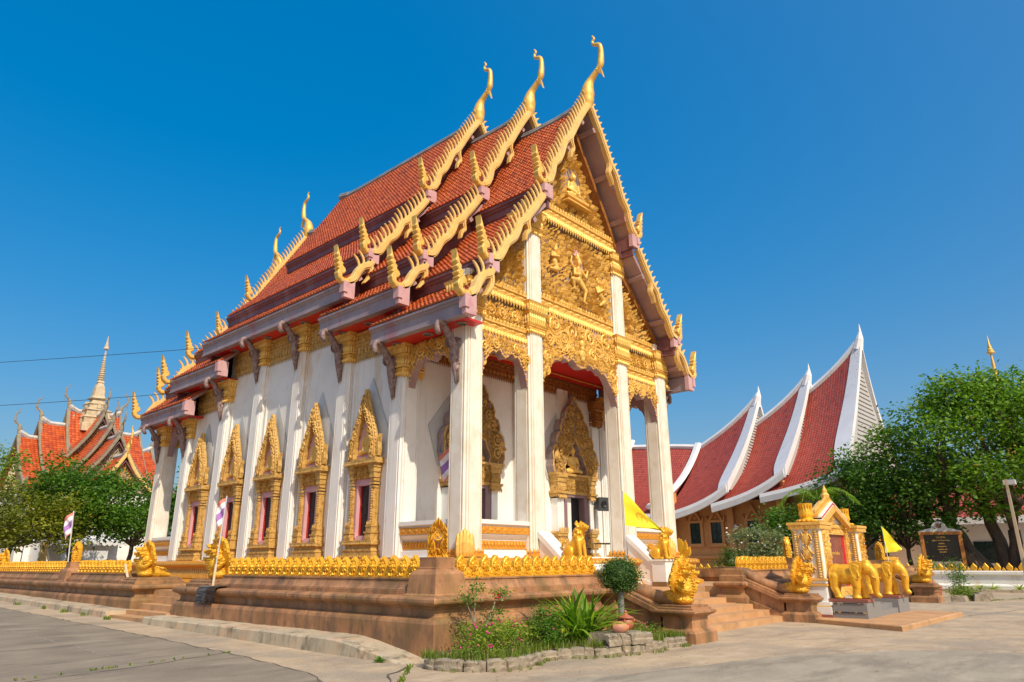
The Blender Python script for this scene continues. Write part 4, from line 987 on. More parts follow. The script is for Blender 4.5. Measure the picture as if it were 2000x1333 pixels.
for s in (-1, 1):
    p = MB(); x0, x1 = sorted((s * 1.98, s * 2.52))
    p.box(x0, x1, -1.76, -1.28, 1.02, 1.66); p.box(x0 - .04, x1 + .04, -1.80, -1.24, 1.66, 1.71)
    o = p.build('statue_pedestal', 'white_paint', T)
    p = MB(); p.box(x0 - .015, x1 + .015, -1.775, -1.265, .88, 1.04); p.build('pedestal_foot', 'terrazzo', o)
# ------------------------------------------------------------------ ground, road, joints, kerbs
def gz(y): return .012 * min(max(0.0, y + 4), 60)
def sheet(name, poly_rows, dz, m, kind='structure', label=None):
    """poly_rows: rows of plan points (same count per row)"""
    V = []; F = []; K = len(poly_rows[0])
    for r in poly_rows:
        for x, y in r: V.append((x, y, gz(y) + dz))
    for i in range(len(poly_rows) - 1):
        for j in range(K - 1): F.append((i * K + j, i * K + j + 1, (i + 1) * K + j + 1, (i + 1) * K + j))
    b = MB(); b.add(V, F); return b.build(name, m, None, kind=kind)
ys = [-300, -80, -30, -12, -4, 0, 4, 8, 14, 20, 30, 45, 56, 120, 400]
sheet('ground', [[(x, y) for x in (-400, -100, -40, -20, -10, 0, 10, 20, 40, 100, 400)] for y in ys], 0, 'concrete')
ry = [56, 40, 25, 16.6, 10, 6.2, 2, -1.2, -3.1, -4.4, -5.6, -7.0, -9.5, -14, -22, -40]
rx = [-10.9, -10.9, -10.92, -10.96, -11.0, -11.03, -11.12, -11.27, -11.42, -11.9, -12.6, -13.4, -15.2, -18.5, -25, -40]
rr = random.Random(3)
rows = []
for i in range(len(ry) - 1):
    for q in range(6):
        t = q / 6; y = ry[i] + (ry[i + 1] - ry[i]) * t; x = rx[i] + (rx[i + 1] - rx[i]) * t
        rows.append([(-200, y), (-60, y), (-30, y), (x - 2, y), (x + rr.uniform(-.04, .04), y)])
sheet('road', rows, .004, 'road')
wp = [(-13.3, -5.2), (-10.2, -6.2), (-8.35, -7.0), (-6.6, -7.45), (-4.9, -7.9), (-3.2, -8.9), (-2.2, -9.6), (-1.6, -11.2), (-1.8, -14), (-3, -40)]
wq = smooth_path(wp, 8); rows = []
for i, p in enumerate(wq):
    e = rr.uniform(-.06, .06); rows.append([(p.x + e, p.y + e), ((p.x - 20) / 2, (p.y - 16) / 2 - 1), (-24, min(-6.0 - i * .1, -6))])
WORN_ROWS = rows
def crack(name, pts, w, m, dz=.008, jit=.05, seed=0):
    r = random.Random(seed); P = [Vector(p) for p in pts]; rows = []
    for i in range(len(P) - 1):
        L = (P[i + 1] - P[i]).length; n = max(2, int(L / .25)); d = (P[i + 1] - P[i]).normalized(); nn = Vector((-d.y, d.x))
        for q in range(n):
            p = P[i].lerp(P[i + 1], q / n) + nn * r.uniform(-jit, jit); ww = w * r.uniform(.3, 1.4)
            a = p + nn * ww; b = p - nn * ww; rows.append([(a.x, a.y), (b.x, b.y)])
    return sheet(name, rows, dz, m)
jp = [(x, y) for x, y in zip(rx, ry)]
crack('pavement_joint', jp[:11], .014, 'joint', seed=1)
crack('pavement_joint', [(-11.1, 3.5), (-14, 3.2), (-19, 2.9), (-30, 2.2)], .010, 'joint', seed=2)
crack('pavement_joint', [(-11.2, 0), (-13.0, -.6), (-16, -1.2), (-24, -2.3)], .016, 'joint', seed=3)
crack('pavement_joint', [(-13.0, -.6), (-12.8, 3.3), (-12.9, 8), (-13.1, 20), (-13.2, 50)], .010, 'joint_pale', seed=4)
crack('pavement_joint', [(-10.0, -3.8), (-10.9, -4.4), (-11.4, -5.3), (-12.3, -7.4)], .02, 'joint', seed=5)
crack('pavement_joint', [(-12.0, -6.2), (-6, -7.6), (-1, -9.2), (4, -10.8), (12, -11.6)], .007, 'joint_pale', seed=6)
crack('pavement_joint', [(-3.0, -6.2), (1.0, -9.0), (3.2, -12), (4.5, -16)], .007, 'joint', seed=7)
crack('pavement_joint', [(8.2, -8.5), (12, -9.2), (20, -10.4), (30, -12)], .012, 'joint', seed=8)
crack('pavement_joint', [(16, -6.4), (19, -8.0), (23, -12)], .010, 'joint', seed=9)
wv = [(p.x + rr.uniform(-.05, .05), p.y + rr.uniform(-.05, .05)) for p in wq]; wb = MB(); wb.add([(x, y, .004) for x, y in wv] + [(-16, -40, .004), (-25, -22, .004), (-18.5, -14, .004), (-15.2, -9.5, .004), (-13.6, -7.0, .004)], [tuple(range(len(wv) + 5))]); wb.build('worn_paving', 'worn_concrete', None, kind='structure')
lt_ = MB(); r9 = random.Random(77)
for i in range(130):
    x, y = r9.uniform(-12, 6), r9.uniform(-10.5, -4.6)
    if i < 60: k9 = r9.random(); x, y = -9.9 + 6.5 * k9 + r9.uniform(-.3, .3), -5.6 - r9.random() ** 2 * 1.2
    a9 = r9.uniform(0, 6.28); s9 = r9.uniform(.012, .032); z9 = .012
    lt_.add([(x - s9 * cos(a9), y - s9 * sin(a9), z9), (x + s9 * .5 * sin(a9), y - s9 * .5 * cos(a9), z9 + .008), (x + s9 * cos(a9), y + s9 * sin(a9), z9 + .004), (x - s9 * .5 * sin(a9), y + s9 * .5 * cos(a9), z9 + .012)], [(0, 1, 2, 3)])
lt_.build('fallen_leaves', 'dry_leaf', None, kind='stuff', label='dry fallen leaves scattered on the paving')
# kerb platform along the left side of the terrace, dropping away at the corner
def kerb(ya, yb, drop_end):
    n = 44; V = []; F = []; r = random.Random(5)
    for i in range(n + 1):
        y = ya + (yb - ya) * i / n
        ztop = max(.30, gz(y) + .18)
        xo = -9.95 + r.uniform(-.02, .02)
        if drop_end:
            t = max(0, min(1, (-1.6 - y) / 1.95)); ztop = .30 * (1 - t ** 1.15) + .006; xo = -9.95 + .10 * t + r.uniform(-.012, .012)
        ztop += r.uniform(-.008, .008)
        V += [(xo - .02, y, gz(y) - .03), (xo, y, ztop - .03), (xo + .03, y, ztop), (-9.2, y, ztop + .02), (-9.2, y, gz(y) - .03)]
    for i in range(n):
        for q in range(4): F.append((i * 5 + q, i * 5 + 5 + q, i * 5 + 6 + q, i * 5 + 1 + q))
    F += [(4, 3, 2, 1, 0), tuple(n * 5 + q for q in range(5))]
    b = MB(); b.add(V, F); return b.build('kerb', 'kerb', None, kind='structure')
kerb(7.25, -3.62, True); kerb(48, 9.9, False)
b = MB(); b.box(-9.85, -9.2, 7.24, 9.92, .0, gz(8) + .10); b.box(-9.4, -8.4, 7.1, 9.95, .0, .36); b.box(-9.05, -8.0, 7.1, 9.95, .3, .52); b.box(-8.7, -7.0, 7.1, 9.95, .4, .72); b.build('step', 'terrazzo_step', None, kind='structure')
def tuft(mb, x, y, z, n, h, r, rng, w=.012):
    for i in range(n):
        a = rng.uniform(0, 2 * pi); q = rng.uniform(0, r); px, py = x + q * cos(a), y + q * sin(a); l = h * rng.uniform(.5, 1.2); b2 = rng.uniform(0, 2 * pi); le = rng.uniform(.1, .7) * l
        dx, dy = cos(b2), sin(b2); V = [(px - dy * w, py + dx * w, z), (px + dy * w, py - dx * w, z), (px + dx * le * .4 + dy * w * .7, py + dy * le * .4 - dx * w * .7, z + l * .6), (px + dx * le * .4 - dy * w * .7, py + dy * le * .4 + dx * w * .7, z + l * .6), (px + dx * le, py + dy * le, z + l * .9)]
        mb.add(V, [(0, 1, 2, 3), (3, 2, 4)])
def leafy_build(mb, name, m, parent=None, kind=None, tone_by=1, **kw):
    o = mb.build(name, m, parent, kind=kind, **kw); n = len(o.data.polygons)
    t = np.repeat(np.random.default_rng(n).random(n // tone_by + 1), tone_by)[:n]; set_tone(o.data, t); return o
rg_ = random.Random(11); g = MB()
for i in range(26): t = rg_.random(); tuft(g, -11.1 - 5 * t, .0 - 1.0 * t + rg_.uniform(-.03, .03), gz(0), 5, .045, .04, rg_)
for x, y in ((-10.12, 13), (-10.12, 15), (-10.15, 18), (-10.12, 21), (-10.1, 11.2), (-10.13, 9.2)): tuft(g, x, y, gz(y), 30, .13, .13, rg_)
for i in range(30): t = rg_.random(); tuft(g, -9.9 - 1.6 * t, -3.8 - 1.6 * t, 0, 5, .07, .05, rg_)
for i in range(26): t = rg_.random(); tuft(g, 18 + 4 * t, -7.4 - 1.2 * t, 0, 5, .06, .1, rg_)
leafy_build(g, 'grass', 'grass', None, 'stuff', 2)['label'] = 'grass tufts growing in the pavement joints'

# ------------------------------------------------------------------ the terrace round the hall
terrace = thing('terrace', 'low brown terrazzo terrace with gilded lotus battlements round the hall', 'terrace', (0, 0, 0))
TE = terrace
PROF_LO = [(0, -.05), (0, .60), (-.02, .645), (-.07, .69), (-.14, .715), (-.15, .735), (-.15, .84), (-.12, .85), (-.12, .87), (-.02, .91), (.02, .94), (.03, .965), (.03, 1.01), (.01, 1.035), (-.03, 1.05), (-.15, 1.065), (-.9, 1.07)]
PROF_UP = [(-.22, 1.05), (-.22, 1.145), (-.25, 1.15), (-.25, 1.165), (-.28, 1.19), (-.31, 1.235), (-.33, 1.285), (-.33, 1.30), (-.36, 1.305), (-.36, 1.335), (-.34, 1.34), (-.34, 1.37), (-.80, 1.375), (-.80, .8)]
def wall_run(path, up_path, label=None):
    a = MB(); a.sweep(PROF_LO, path); o = a.build('terrace_wall', 'terrazzo', TE)
    a = MB(); a.sweep(PROF_UP, up_path); a.build('upper_moulding', 'terrazzo', o)
    return o
XE = 9.05
wall_run([(-7.4, 7.08), (-9.3, 7.08), (-9.3, -3.67), (-4.0, -3.67)], [(-9.3, 5.0), (-9.3, -3.67), (-3.7, -3.67)])
wall_run([(3.75, -3.67), (XE, -3.67), (XE, 21)], [(3.45, -3.67), (XE, -3.67), (XE, 21)])
wall_run([(-9.3, 40), (-9.3, 9.95), (-7.4, 9.95)], [(-9.3, 40), (-9.3, 11.6)])
b = MB(); b.box(-8.6, 8.4, -2.3, 24, .2, .9); b.box(-8.6, -3.6, -3.2, -2.3, .2, .9); b.box(3.4, 8.4, -3.2, -2.3, .2, .9); b.box(-9.0, -7.4, 5.0, 7.0, .9, 1.04); b.box(-9.0, -7.4, 10.05, 12, .9, 1.04); b.build('terrace_floor', 'terrazzo_step', TE)
b = MB(); b.box(-3.2, 3.0, -3.3, -2.3, .2, .60); b.box(-3.2, 3.0, -3.6, -3.28, .1, .46)
for i, y in enumerate((-4.95, -4.55, -4.15)): b.box(-3.3 + .2 * i, 3.1 - .2 * i, y, -3.2, -.05 + i * .1, .15 * (i + 1))
b.box(-3.0, 2.8, -2.75, -2.28, .2, .75); b.build('front_steps', 'terrazzo_step', TE)
# lotus battlements: every shield is a piece of its own
def lotus_mb():
    m = MB(); sh = [(-.075, 0), (.075, 0), (.12, .10), (.135, .22), (.115, .31), (.06, .37), (0, .425), (-.06, .37), (-.115, .31), (-.135, .22), (-.12, .10)]
    m.extr(sh, -.045, .05, bev=.012)
    M0 = Matrix.Translation((0, -.045, 0))
    m.lathe([(.098, 0), (.098, .015), (.08, .03), (.066, .02), (.055, .045), (.03, .035), (.024, .06), (.001, .075)], 10, M0 @ Matrix.Translation((0, 0, .215)) @ Matrix.Rotation(pi / 2, 4, 'X'))
    V, F = kanok(.8, .4, 1)
    for i in range(9):
        a = 2 * pi * i / 9; P = np.stack([.075 * cos(a) + .075 * (V[:, 0] * cos(a - pi / 2) - (V[:, 2] - .3) * sin(a - pi / 2)), V[:, 1] * .09 - .05, .215 + .075 * sin(a) + .075 * ((V[:, 2] - .3) * cos(a - pi / 2) + V[:, 0] * sin(a - pi / 2))], 1); m.add(P, F)
    for x, z, s, a in ((0, .33, .10, 0), (-.05, .03, .09, .5), (.05, .03, .09, -.5), (0, .02, .1, 0)):
        P = np.stack([x + s * (V[:, 0] * cos(a) - V[:, 2] * sin(a)), V[:, 1] * s - .05, z + s * (V[:, 2] * cos(a) + V[:, 0] * sin(a))], 1); m.add(P, F)
    # the small bud beside it
    bud = [(.115, 0), (.225, 0), (.245, .06), (.235, .12), (.17, .20), (.105, .12), (.095, .06)]
    m.extr(bud, -.035, .04, bev=.01); ell(m, (.17, -.04, .08), (.04, .03, .05), n=8); ell(m, (.17, -.04, .03), (.045, .03, .025), n=6)
    m.box(-.17, .17, -.055, .055, -.01, .025)
    return m
LOT = lotus_mb(); LOT_ME = LOT.mesh('lotus_shield'); LOT_ME.materials.append(MT['gold_statue'])
def lotus_row(parent, p0, p1, z, rz, pitch=.335, sc=1.0, me=None, nm='lotus_shield'):
    P0 = Vector(p0); P1 = Vector(p1); n = max(1, int(round((P1 - P0).length / (pitch * sc))))
    for i in range(n):
        p = P0.lerp(P1, (i + .5) / n); link(nm, me or LOT_ME, parent, M=Matrix.Translation((p.x, p.y, z)) @ Matrix.Rotation(rz + rr.uniform(-.07, .07), 4, 'Z') @ Matrix.Rotation(rr.uniform(-.04, .04), 4, 'X') @ Matrix.Scale(sc * rr.uniform(.96, 1.03), 4))
lotus_row(TE, (-8.35, -3.18), (-3.78, -3.18), 1.37, 0)
lotus_row(TE, (3.9, -3.18), (7.9, -3.18), 1.37, 0)
lotus_row(TE, (-8.80, 4.9), (-8.80, -2.7), 1.37, -pi / 2)
lotus_row(TE, (-8.80, 16.4), (-8.80, 11.7), 1.37, -pi / 2)
lotus_row(TE, (-8.80, 28.5), (-8.80, 17.9), 1.37, -pi / 2)
# corner blocks
def corner_block(x, y, parent):
    m = MB(); h = .46
    m.sweep([(0, 1.04), (0, 1.07), (-.03, 1.08), (-.06, 1.10), (-.085, 1.36), (-.095, 1.44), (-.14, 1.50), (-.20, 1.53), (-.20, 1.56), (-.225, 1.57), (-.225, 1.73)], [(x - h, y - h), (x + h, y - h), (x + h, y + h), (x - h, y + h)], closed=True)
    m.box(x - h + .222, x + h - .222, y - h + .222, y + h - .222, 1.725, 1.75)
    return m.build('corner_block', 'terrazzo', parent)
for x, y in ((-8.72, -3.08), (8.45, -3.08), (-8.75, 17.15)): corner_block(x, y, TE)
# leaf-shaped boundary markers with a wheel: things of their own standing on the blocks
def sema_mb():
    m = MB(); W_ = lambda z: np.interp(z, [0, .06, .3, .5, .62, .74], [.17, .19, .20, .185, .11, 0])
    zs = [0, .08, .2, .32, .42, .5, .56, .62, .68, .74]
    outr = [(-W_(z), z) for z in zs] + [(W_(z), z) for z in zs[::-1][1:]]
    win = [(0, .56), (-.09, .47), (-.10, .36), (-.055, .25), (-.045, .16), (.045, .16), (.055, .25), (.10, .36), (.09, .47)]
    # ring built from two halves so that the opening stays open
    L_ = [(-W_(z), z) for z in zs]; 
    for s in (1, -1): m.extr([(x * s, z) for x, z in L_] + [(0, .56), (-.09 * s, .47), (-.10 * s, .36), (-.055 * s, .25), (-.045 * s, .16), (0, .16), (0, 0)], -.05, .05, bev=.012)
    rel = lambda x, z: abs(x) < W_(z) - .02 and not (abs(x) < np.interp(z, [.14, .16, .25, .36, .47, .56], [0, .055, .065, .115, .105, .0]))
    relief(m, rel, (-.19, .19, .02, .72), Matrix.Translation((0, -.05, 0)), .075, 4, .5)
    Mb = Matrix.Translation((0, .05, 0)) @ Matrix.Rotation(pi, 4, 'Z'); relief(m, lambda x, z: rel(-x, z), (-.19, .19, .02, .72), Mb, .075, 6, .5)
    Mw = Matrix.Translation((0, 0, .40)) @ Matrix.Rotation(pi / 2, 4, 'X')
    ring = [(.085 * cos(a), .085 * sin(a), 0) for a in np.linspace(0, 2 * pi, 21)]; m.tube(ring, .017, 6, Mw)
    for k in range(4): a = k * pi / 4; m.tube([(-.08 * cos(a), -.08 * sin(a), 0), (.08 * cos(a), .08 * sin(a), 0)], .011, 5, Mw)
    ell(m, (0, 0, .40), (.03, .03, .03), n=8)
    m.box(-.20, .20, -.075, .075, -.02, .03)
    return m
SEMA = sema_mb(); SM = SEMA.mesh('boundary_marker'); SM.materials.append(MT['gold_statue'])
SM.materials.append(MT['gold_statue'])
for (x, y), rz, lb in (((-8.72, -3.08), radians(-38), 'golden leaf-shaped wheel marker on the near corner block of the terrace'), ((8.45, -3.08), radians(40), 'golden leaf marker on the dark corner block left of the sign shrine'), ((-8.75, 17.15), radians(-75), 'golden leaf marker on the block by the trees at left')):
    link('boundary_marker', SM, None, (x, y, 1.752), rz, lb, 'statue', 'leaf markers on the terrace corners', M=Matrix.Translation((x, y, 1.752)) @ Matrix.Rotation(rz, 4, 'Z') @ Matrix.Scale(1.0, 4))
# pedestals for the serpents and the sloping balustrades
def sq_path(x0, x1, y0, y1): return [(x0, y0), (x1, y0), (x1, y1), (x0, y1)]
def pedestal(x0, x1, y0, y1, name='serpent_pedestal', parent=None, base=0):
    m = MB(); m.sweep([(0, base - .05), (0, base + .20), (-.03, base + .235), (-.10, base + .27), (-.13, base + .29), (-.13, base + .50), (-.11, base + .52), (-.02, base + .57), (.02, base + .60), (.02, base + .635), (-.02, base + .65), (-.06, base + .655), (-.06, base + .69), (-.11, base + .70), (-.11, base + .735)], sq_path(x0, x1, y0, y1), closed=True)
    m.box(x0 + .105, x1 - .105, y0 + .105, y1 - .105, base + .725, base + .745)
    return m.build(name, 'terrazzo', parent or TE)
def flank(xa, xb, yp, par=None, ytop=-3.3):
    """sloping balustrade from the terrace down to a pedestal, with the stone body of the serpent lying on it"""
    par = par or TE; Ry = Matrix.Rotation(pi / 2, 4, 'Z'); m = MB()
    def yz(poly, a, b): m.extr(poly, -b, -a, Ry)
    yz([(ytop, 0), (ytop, 1.10), (yp, .52), (yp, 0)], xa + .12, xb - .12)
    yz([(ytop, 1.06), (ytop, 1.18), (yp - .1, .60), (yp - .1, .50)], xa + .02, xb - .02)
    yz([(ytop, 1.18), (ytop, 1.24), (yp - .1, .66), (yp - .1, .60)], xa + .08, xb - .08)
    yz([(ytop, .05), (ytop, .66), (yp, .20), (yp, .05)], xa + .03, xb - .03)
    m.build('balustrade', 'terrazzo', par)
    t = MB(); xm = (xa + xb) / 2
    P = smooth_path([(xm, ytop + .15, 1.30), (xm, ytop - .15, 1.30), (xm, (ytop + yp) / 2, 1.02), (xm, yp - .05, .84), (xm, yp - .40, .84)], 5)
    t.tube([tuple(p) for p in P], .15, 12); t.build('serpent_body', 'terrazzo', par, smooth=True)
for x0 in (-4.01, 2.79):
    pedestal(x0, x0 + .97, -5.88, -4.92); flank(x0 + .08, x0 + .89, -4.95, ytop=-3.6)
    m = MB(); m.sweep([(0, -.05), (0, .60), (-.03, .645), (-.09, .70), (-.12, .735), (-.12, .86), (-.02, .91), (.02, .94), (.03, .965), (.03, 1.01), (-.02, 1.05), (-.12, 1.06), (-.12, 1.22), (-.16, 1.25), (-.16, 1.40), (-.20, 1.44)], sq_path(x0 - .02, x0 + .99, -3.95, -2.95), closed=True); m.box(x0 + .17, x0 + .80, -3.76, -3.14, 1.43, 1.445); m.build('pier', 'terrazzo', TE)
for y0, y1 in ((5.35, 6.75), (10.3, 11.5)):
    m = MB(); m.sweep([(0, 1.05), (0, 1.14), (-.06, 1.17), (-.06, 1.22), (-.12, 1.25)], sq_path(-9.12, -7.6, y0, y1), closed=True); m.box(-9.005, -7.715, y0 + .115, y1 - .115, 1.24, 1.262); m.build('serpent_pedestal', 'terrazzo', TE)

# ------------------------------------------------------------------ five-headed serpents
def naga_meshes():
    m = MB()
    cap(m, (0, .72, .07), (0, .35, .14), .06, .15); cap(m, (0, .35, .13), (0, 0, .18), .16, .22); ell(m, (0, .02, .2), (.25, .27, .21)); ell(m, (0, -.02, .12), (.27, .24, .13))
    heads = [(0, -.16, .84), (.16, -.13, .70), (-.16, -.13, .70), (.27, -.07, .50), (-.27, -.07, .50)]
    for i, h in enumerate(heads):
        x, y, z = h; P = smooth_path([(0, .0, .15), (x * .35, -.17, .36), (x * .8, -.14, z * .72), (x, y + .1, z)], 4)
        m.tube([tuple(p) for p in P], list(np.linspace(.17, .085, len(P))), 10)
        o = atan2(x, .55) * .9; M = Matrix.Translation(h) @ Matrix.Rotation(o, 4, 'Z')
        ell(m, (0, 0, .02), (.085, .11, .085), M, 10); cap(m, (0, -.06, .03), (0, -.20, .02), .065, .048, 8, 1, M); cap(m, (0, -.05, -.03), (0, -.16, -.065), .045, .03, 8, 1, M)
        ell(m, (0, -.22, .055), (.038, .035, .03), M, 8)
        for s in (-1, 1): ell(m, (s * .055, -.07, .075), (.026, .035, .028), M, 8); cap(m, (s * .07, .0, .0), (s * .12, .08, .02), .03, .01, 6, 1, M)
    body = organic(m, .015, 2); body.materials.append(MT['gold_scaled'])
    hd = MB()
    for i, (x, z, a, L_, w) in enumerate(((0, .76, 0, .38, .22), (.16, .66, .34, .42, .20), (-.16, .66, -.34, .42, .20), (.27, .46, .58, .38, .19), (-.27, .46, -.58, .38, .19))):
        M = Matrix.Translation((x, .02 + .02 * abs(a), z)) @ Matrix.Rotation(a * .9, 4, 'Y') @ Matrix.Rotation(a * .5, 4, 'Z') @ Matrix.Rotation(radians(10), 4, 'X')
        prof = lambda s: [(-.05 * s, -.12), (-w * .85 * s, .0), (-w * s, .14), (-w * .78 * s, .27), (-.02 * s, L_), (.06 * s, .2), (.06 * s, -.1)]
        hd.extr([(-.09, -.24), (-w * .8, -.03), (-w, .10), (-w * .85, .22), (-w * .45, .33), (0, L_), (w * .45, .33), (w * .85, .22), (w, .10), (w * .8, -.03), (.09, -.24)], -.03, .035, M, bev=.015)
        for q in (.92, .76, .60, .44):
            arc = [(-w * q, -.055, -.02), (-w * q, -.055, .10), (-w * .85 * q, -.055, .22 * q + .02), (-w * .45 * q, -.055, .33 * q + .01), (0, -.055, L_ * q), (w * .45 * q, -.055, .33 * q + .01), (w * .85 * q, -.055, .22 * q + .02), (w * q, -.055, .10), (w * q, -.055, -.02)]
            hd.tube([(a_[0], -.032, a_[2]) for a_ in arc], .012, 5, M)
        for k in range(9):
            t = k / 8; P = [(-w * .8, -.03), (-w, .10), (-w * .85, .22), (-w * .45, .33), (0, L_), (w * .45, .33), (w * .85, .22), (w, .10), (w * .8, -.03)][k]
            ell(hd, (P[0], -.01, P[1]), (.022, .03, .022), M, 6)
    sc = MB()
    for i in range(46):                                                 # scales over the coil
        r_ = random.Random(i); a = r_.uniform(-1, 1) * 1.35; yy = r_.uniform(-.12, .62); rad = np.interp(yy, [-.2, 0, .35, .7], [.23, .25, .17, .08])
        V, F = kanok(1.0, .3, 1 if i % 2 else -1); s = .085; P = np.stack([V[:, 0] * s, V[:, 1] * s, (V[:, 2] - .3) * s], 1)
        M = Matrix.Translation((rad * sin(a), yy, .19 + rad * .9 * cos(a) * .8)) @ Matrix.Rotation(a, 4, 'Y') @ Matrix.Rotation(-pi / 2, 4, 'X'); sc.add(P, F, M)
    for i in range(9):                                                   # belly plates
        t = i / 8; z = .2 + .5 * t; y = np.interp(z, [.2, .4, .6, .75], [-.27, -.345, -.30, -.26]); sc.tube([(-.10 + .03 * t, y + .02, z), (0, y - .005, z - .01), (.10 - .03 * t, y + .02, z)], .014, 5)
    hme = hd.mesh('hood', False); hme.materials.append(MT['gold_statue']); sme = sc.mesh('scales'); sme.materials.append(MT['gold_statue'])
    return body, hme, sme
NB, NH, NS = naga_meshes()
def place_naga(x, y, z, rz, label, sc=1.0, group='five-headed golden serpents on pedestals'):
    t = thing('serpent_statue', label, 'statue', (x, y, z), rz, group); t.scale = (sc, sc, sc)
    link('body', NB, t); link('hood', NH, t); link('scales', NS, t, kind='stuff'); return t
place_naga(-3.52, -5.38, .735, 0, 'golden five-headed serpent on the stair pedestal beside the round topiary', .92)
place_naga(3.27, -5.38, .735, 0, 'golden five-headed serpent on the stair pedestal left of the elephants', .92)
place_naga(-8.62, 5.98, 1.25, -pi / 2, 'golden five-headed serpent with a flag pole leaning past it')
place_naga(-8.62, 10.85, 1.25, -pi / 2, 'golden five-headed serpent on the far side of the left steps')
place_naga(-8.62, 27.3, 1.25, -pi / 2, 'golden serpent cut by the left edge of the photo')
# ------------------------------------------------------------------ seated lions
def lion_mesh():
    m = MB()
    ell(m, (0, .20, .20), (.17, .22, .19)); cap(m, (0, .14, .24), (0, -.10, .52), .17, .155); ell(m, (0, -.13, .50), (.15, .14, .19))
    for s in (-1, 1):
        cap(m, (s * .10, -.17, .48), (s * .105, -.235, .08), .075, .052); ell(m, (s * .105, -.29, .04), (.065, .10, .045)); ell(m, (s * .16, .14, .19), (.085, .18, .17)); cap(m, (s * .18, .14, .05), (s * .18, -.05, .045), .05, .045); ell(m, (s * .18, -.08, .04), (.055, .09, .04))
        ell(m, (s * .10, -.13, .98), (.035, .03, .045)); ell(m, (s * .065, -.335, .90), (.03, .03, .025))
    cap(m, (0, -.10, .52), (0, -.17, .80), .155, .125); ell(m, (0, -.22, .86), (.125, .14, .125)); cap(m, (0, -.30, .84), (0, -.39, .83), .078, .066); ell(m, (0, -.45, .86), (.03, .03, .025)); cap(m, (0, -.28, .77), (0, -.36, .76), .055, .045)
    for i in range(70):
        r_ = random.Random(i + 5); a = r_.uniform(0, 2 * pi); z = r_.uniform(.45, .98); y0 = np.interp(z, [.4, .6, .8, 1], [-.08, -.11, -.15, -.16]); R = np.interp(z, [.4, .6, .8, .9, 1], [.16, .16, .15, .14, .09])
        if sin(a) < -.35 and z > .72: continue
        ell(m, (R * cos(a), y0 + R * sin(a), z), (.03, .03, .035), n=6)
    P = smooth_path([(0, .36, .08), (.06, .50, .10), (.10, .56, .28), (.06, .50, .44), (0, .38, .50), (.0, .33, .42)], 4); m.tube([tuple(p) for p in P], list(np.linspace(.04, .03, len(P) - 3)) + [.045, .04, .02], 8)
    me = organic(m, .016, 1); me.materials.append(MT['gold_statue']); return me
LM = lion_mesh()
for x, lb in ((-2.25, 'golden seated lion on the left white pedestal of the temple stairs'), (2.25, 'golden seated lion on the right white pedestal behind the yellow flag')):
    link('lion_statue', LM, None, (x, -1.50, 1.708), 0, lb, 'statue', 'seated golden lions flanking the temple stairs')
# ------------------------------------------------------------------ the sign shrine with its platform
b = MB()
pl_ = [(1.62, -8.35), (8.10, -8.40), (8.10, -4.9), (3.3, -4.9), (2.79, -5.93)]
b.add([(x, y, -.02) for x, y in pl_] + [(x, y, .10) for x, y in pl_] + [(x + (.03 if x < 4 else -.03), y + (.03 if y < -6 else -.03), .125) for x, y in pl_], [(4, 3, 2, 1, 0), (10, 11, 12, 13, 14)] + [(i, (i + 1) % 5, 5 + (i + 1) % 5, 5 + i) for i in range(5)] + [(5 + i, 5 + (i + 1) % 5, 10 + (i + 1) % 5, 10 + i) for i in range(5)])
b.build('paved_platform', 'terrazzo_step', None, label='low brown paved slab under the sign shrine and elephants', cat='platform')
sh = thing('sign_shrine', 'white and gold sign shrine with dark red board and golden vases', 'shrine', (5.6, -5.65, .12))
def shp(mb, name, m, parent=None, **kw):
    mb_v = [v - np.array([5.6, -5.65, .12]) for v in mb.v]; mb.v = mb_v; return mb.build(name, m, parent or sh, **kw)
b = MB(); b.box(3.35, 7.80, -6.15, -5.05, .1, .40); b.box(3.42, 7.7, -6.10, -5.1, .40, .52); basis = shp(b, 'base', 'white_paint')
b = MB(); b.box(3.30, 7.85, -6.18, -5.02, .10, .20); shp(b, 'base_plinth', 'granite_red')
sb = MB(); sb.box(3.38, 7.75, -6.13, -5.08, .38, .43); shp(sb, 'gold_fillet', 'gold')
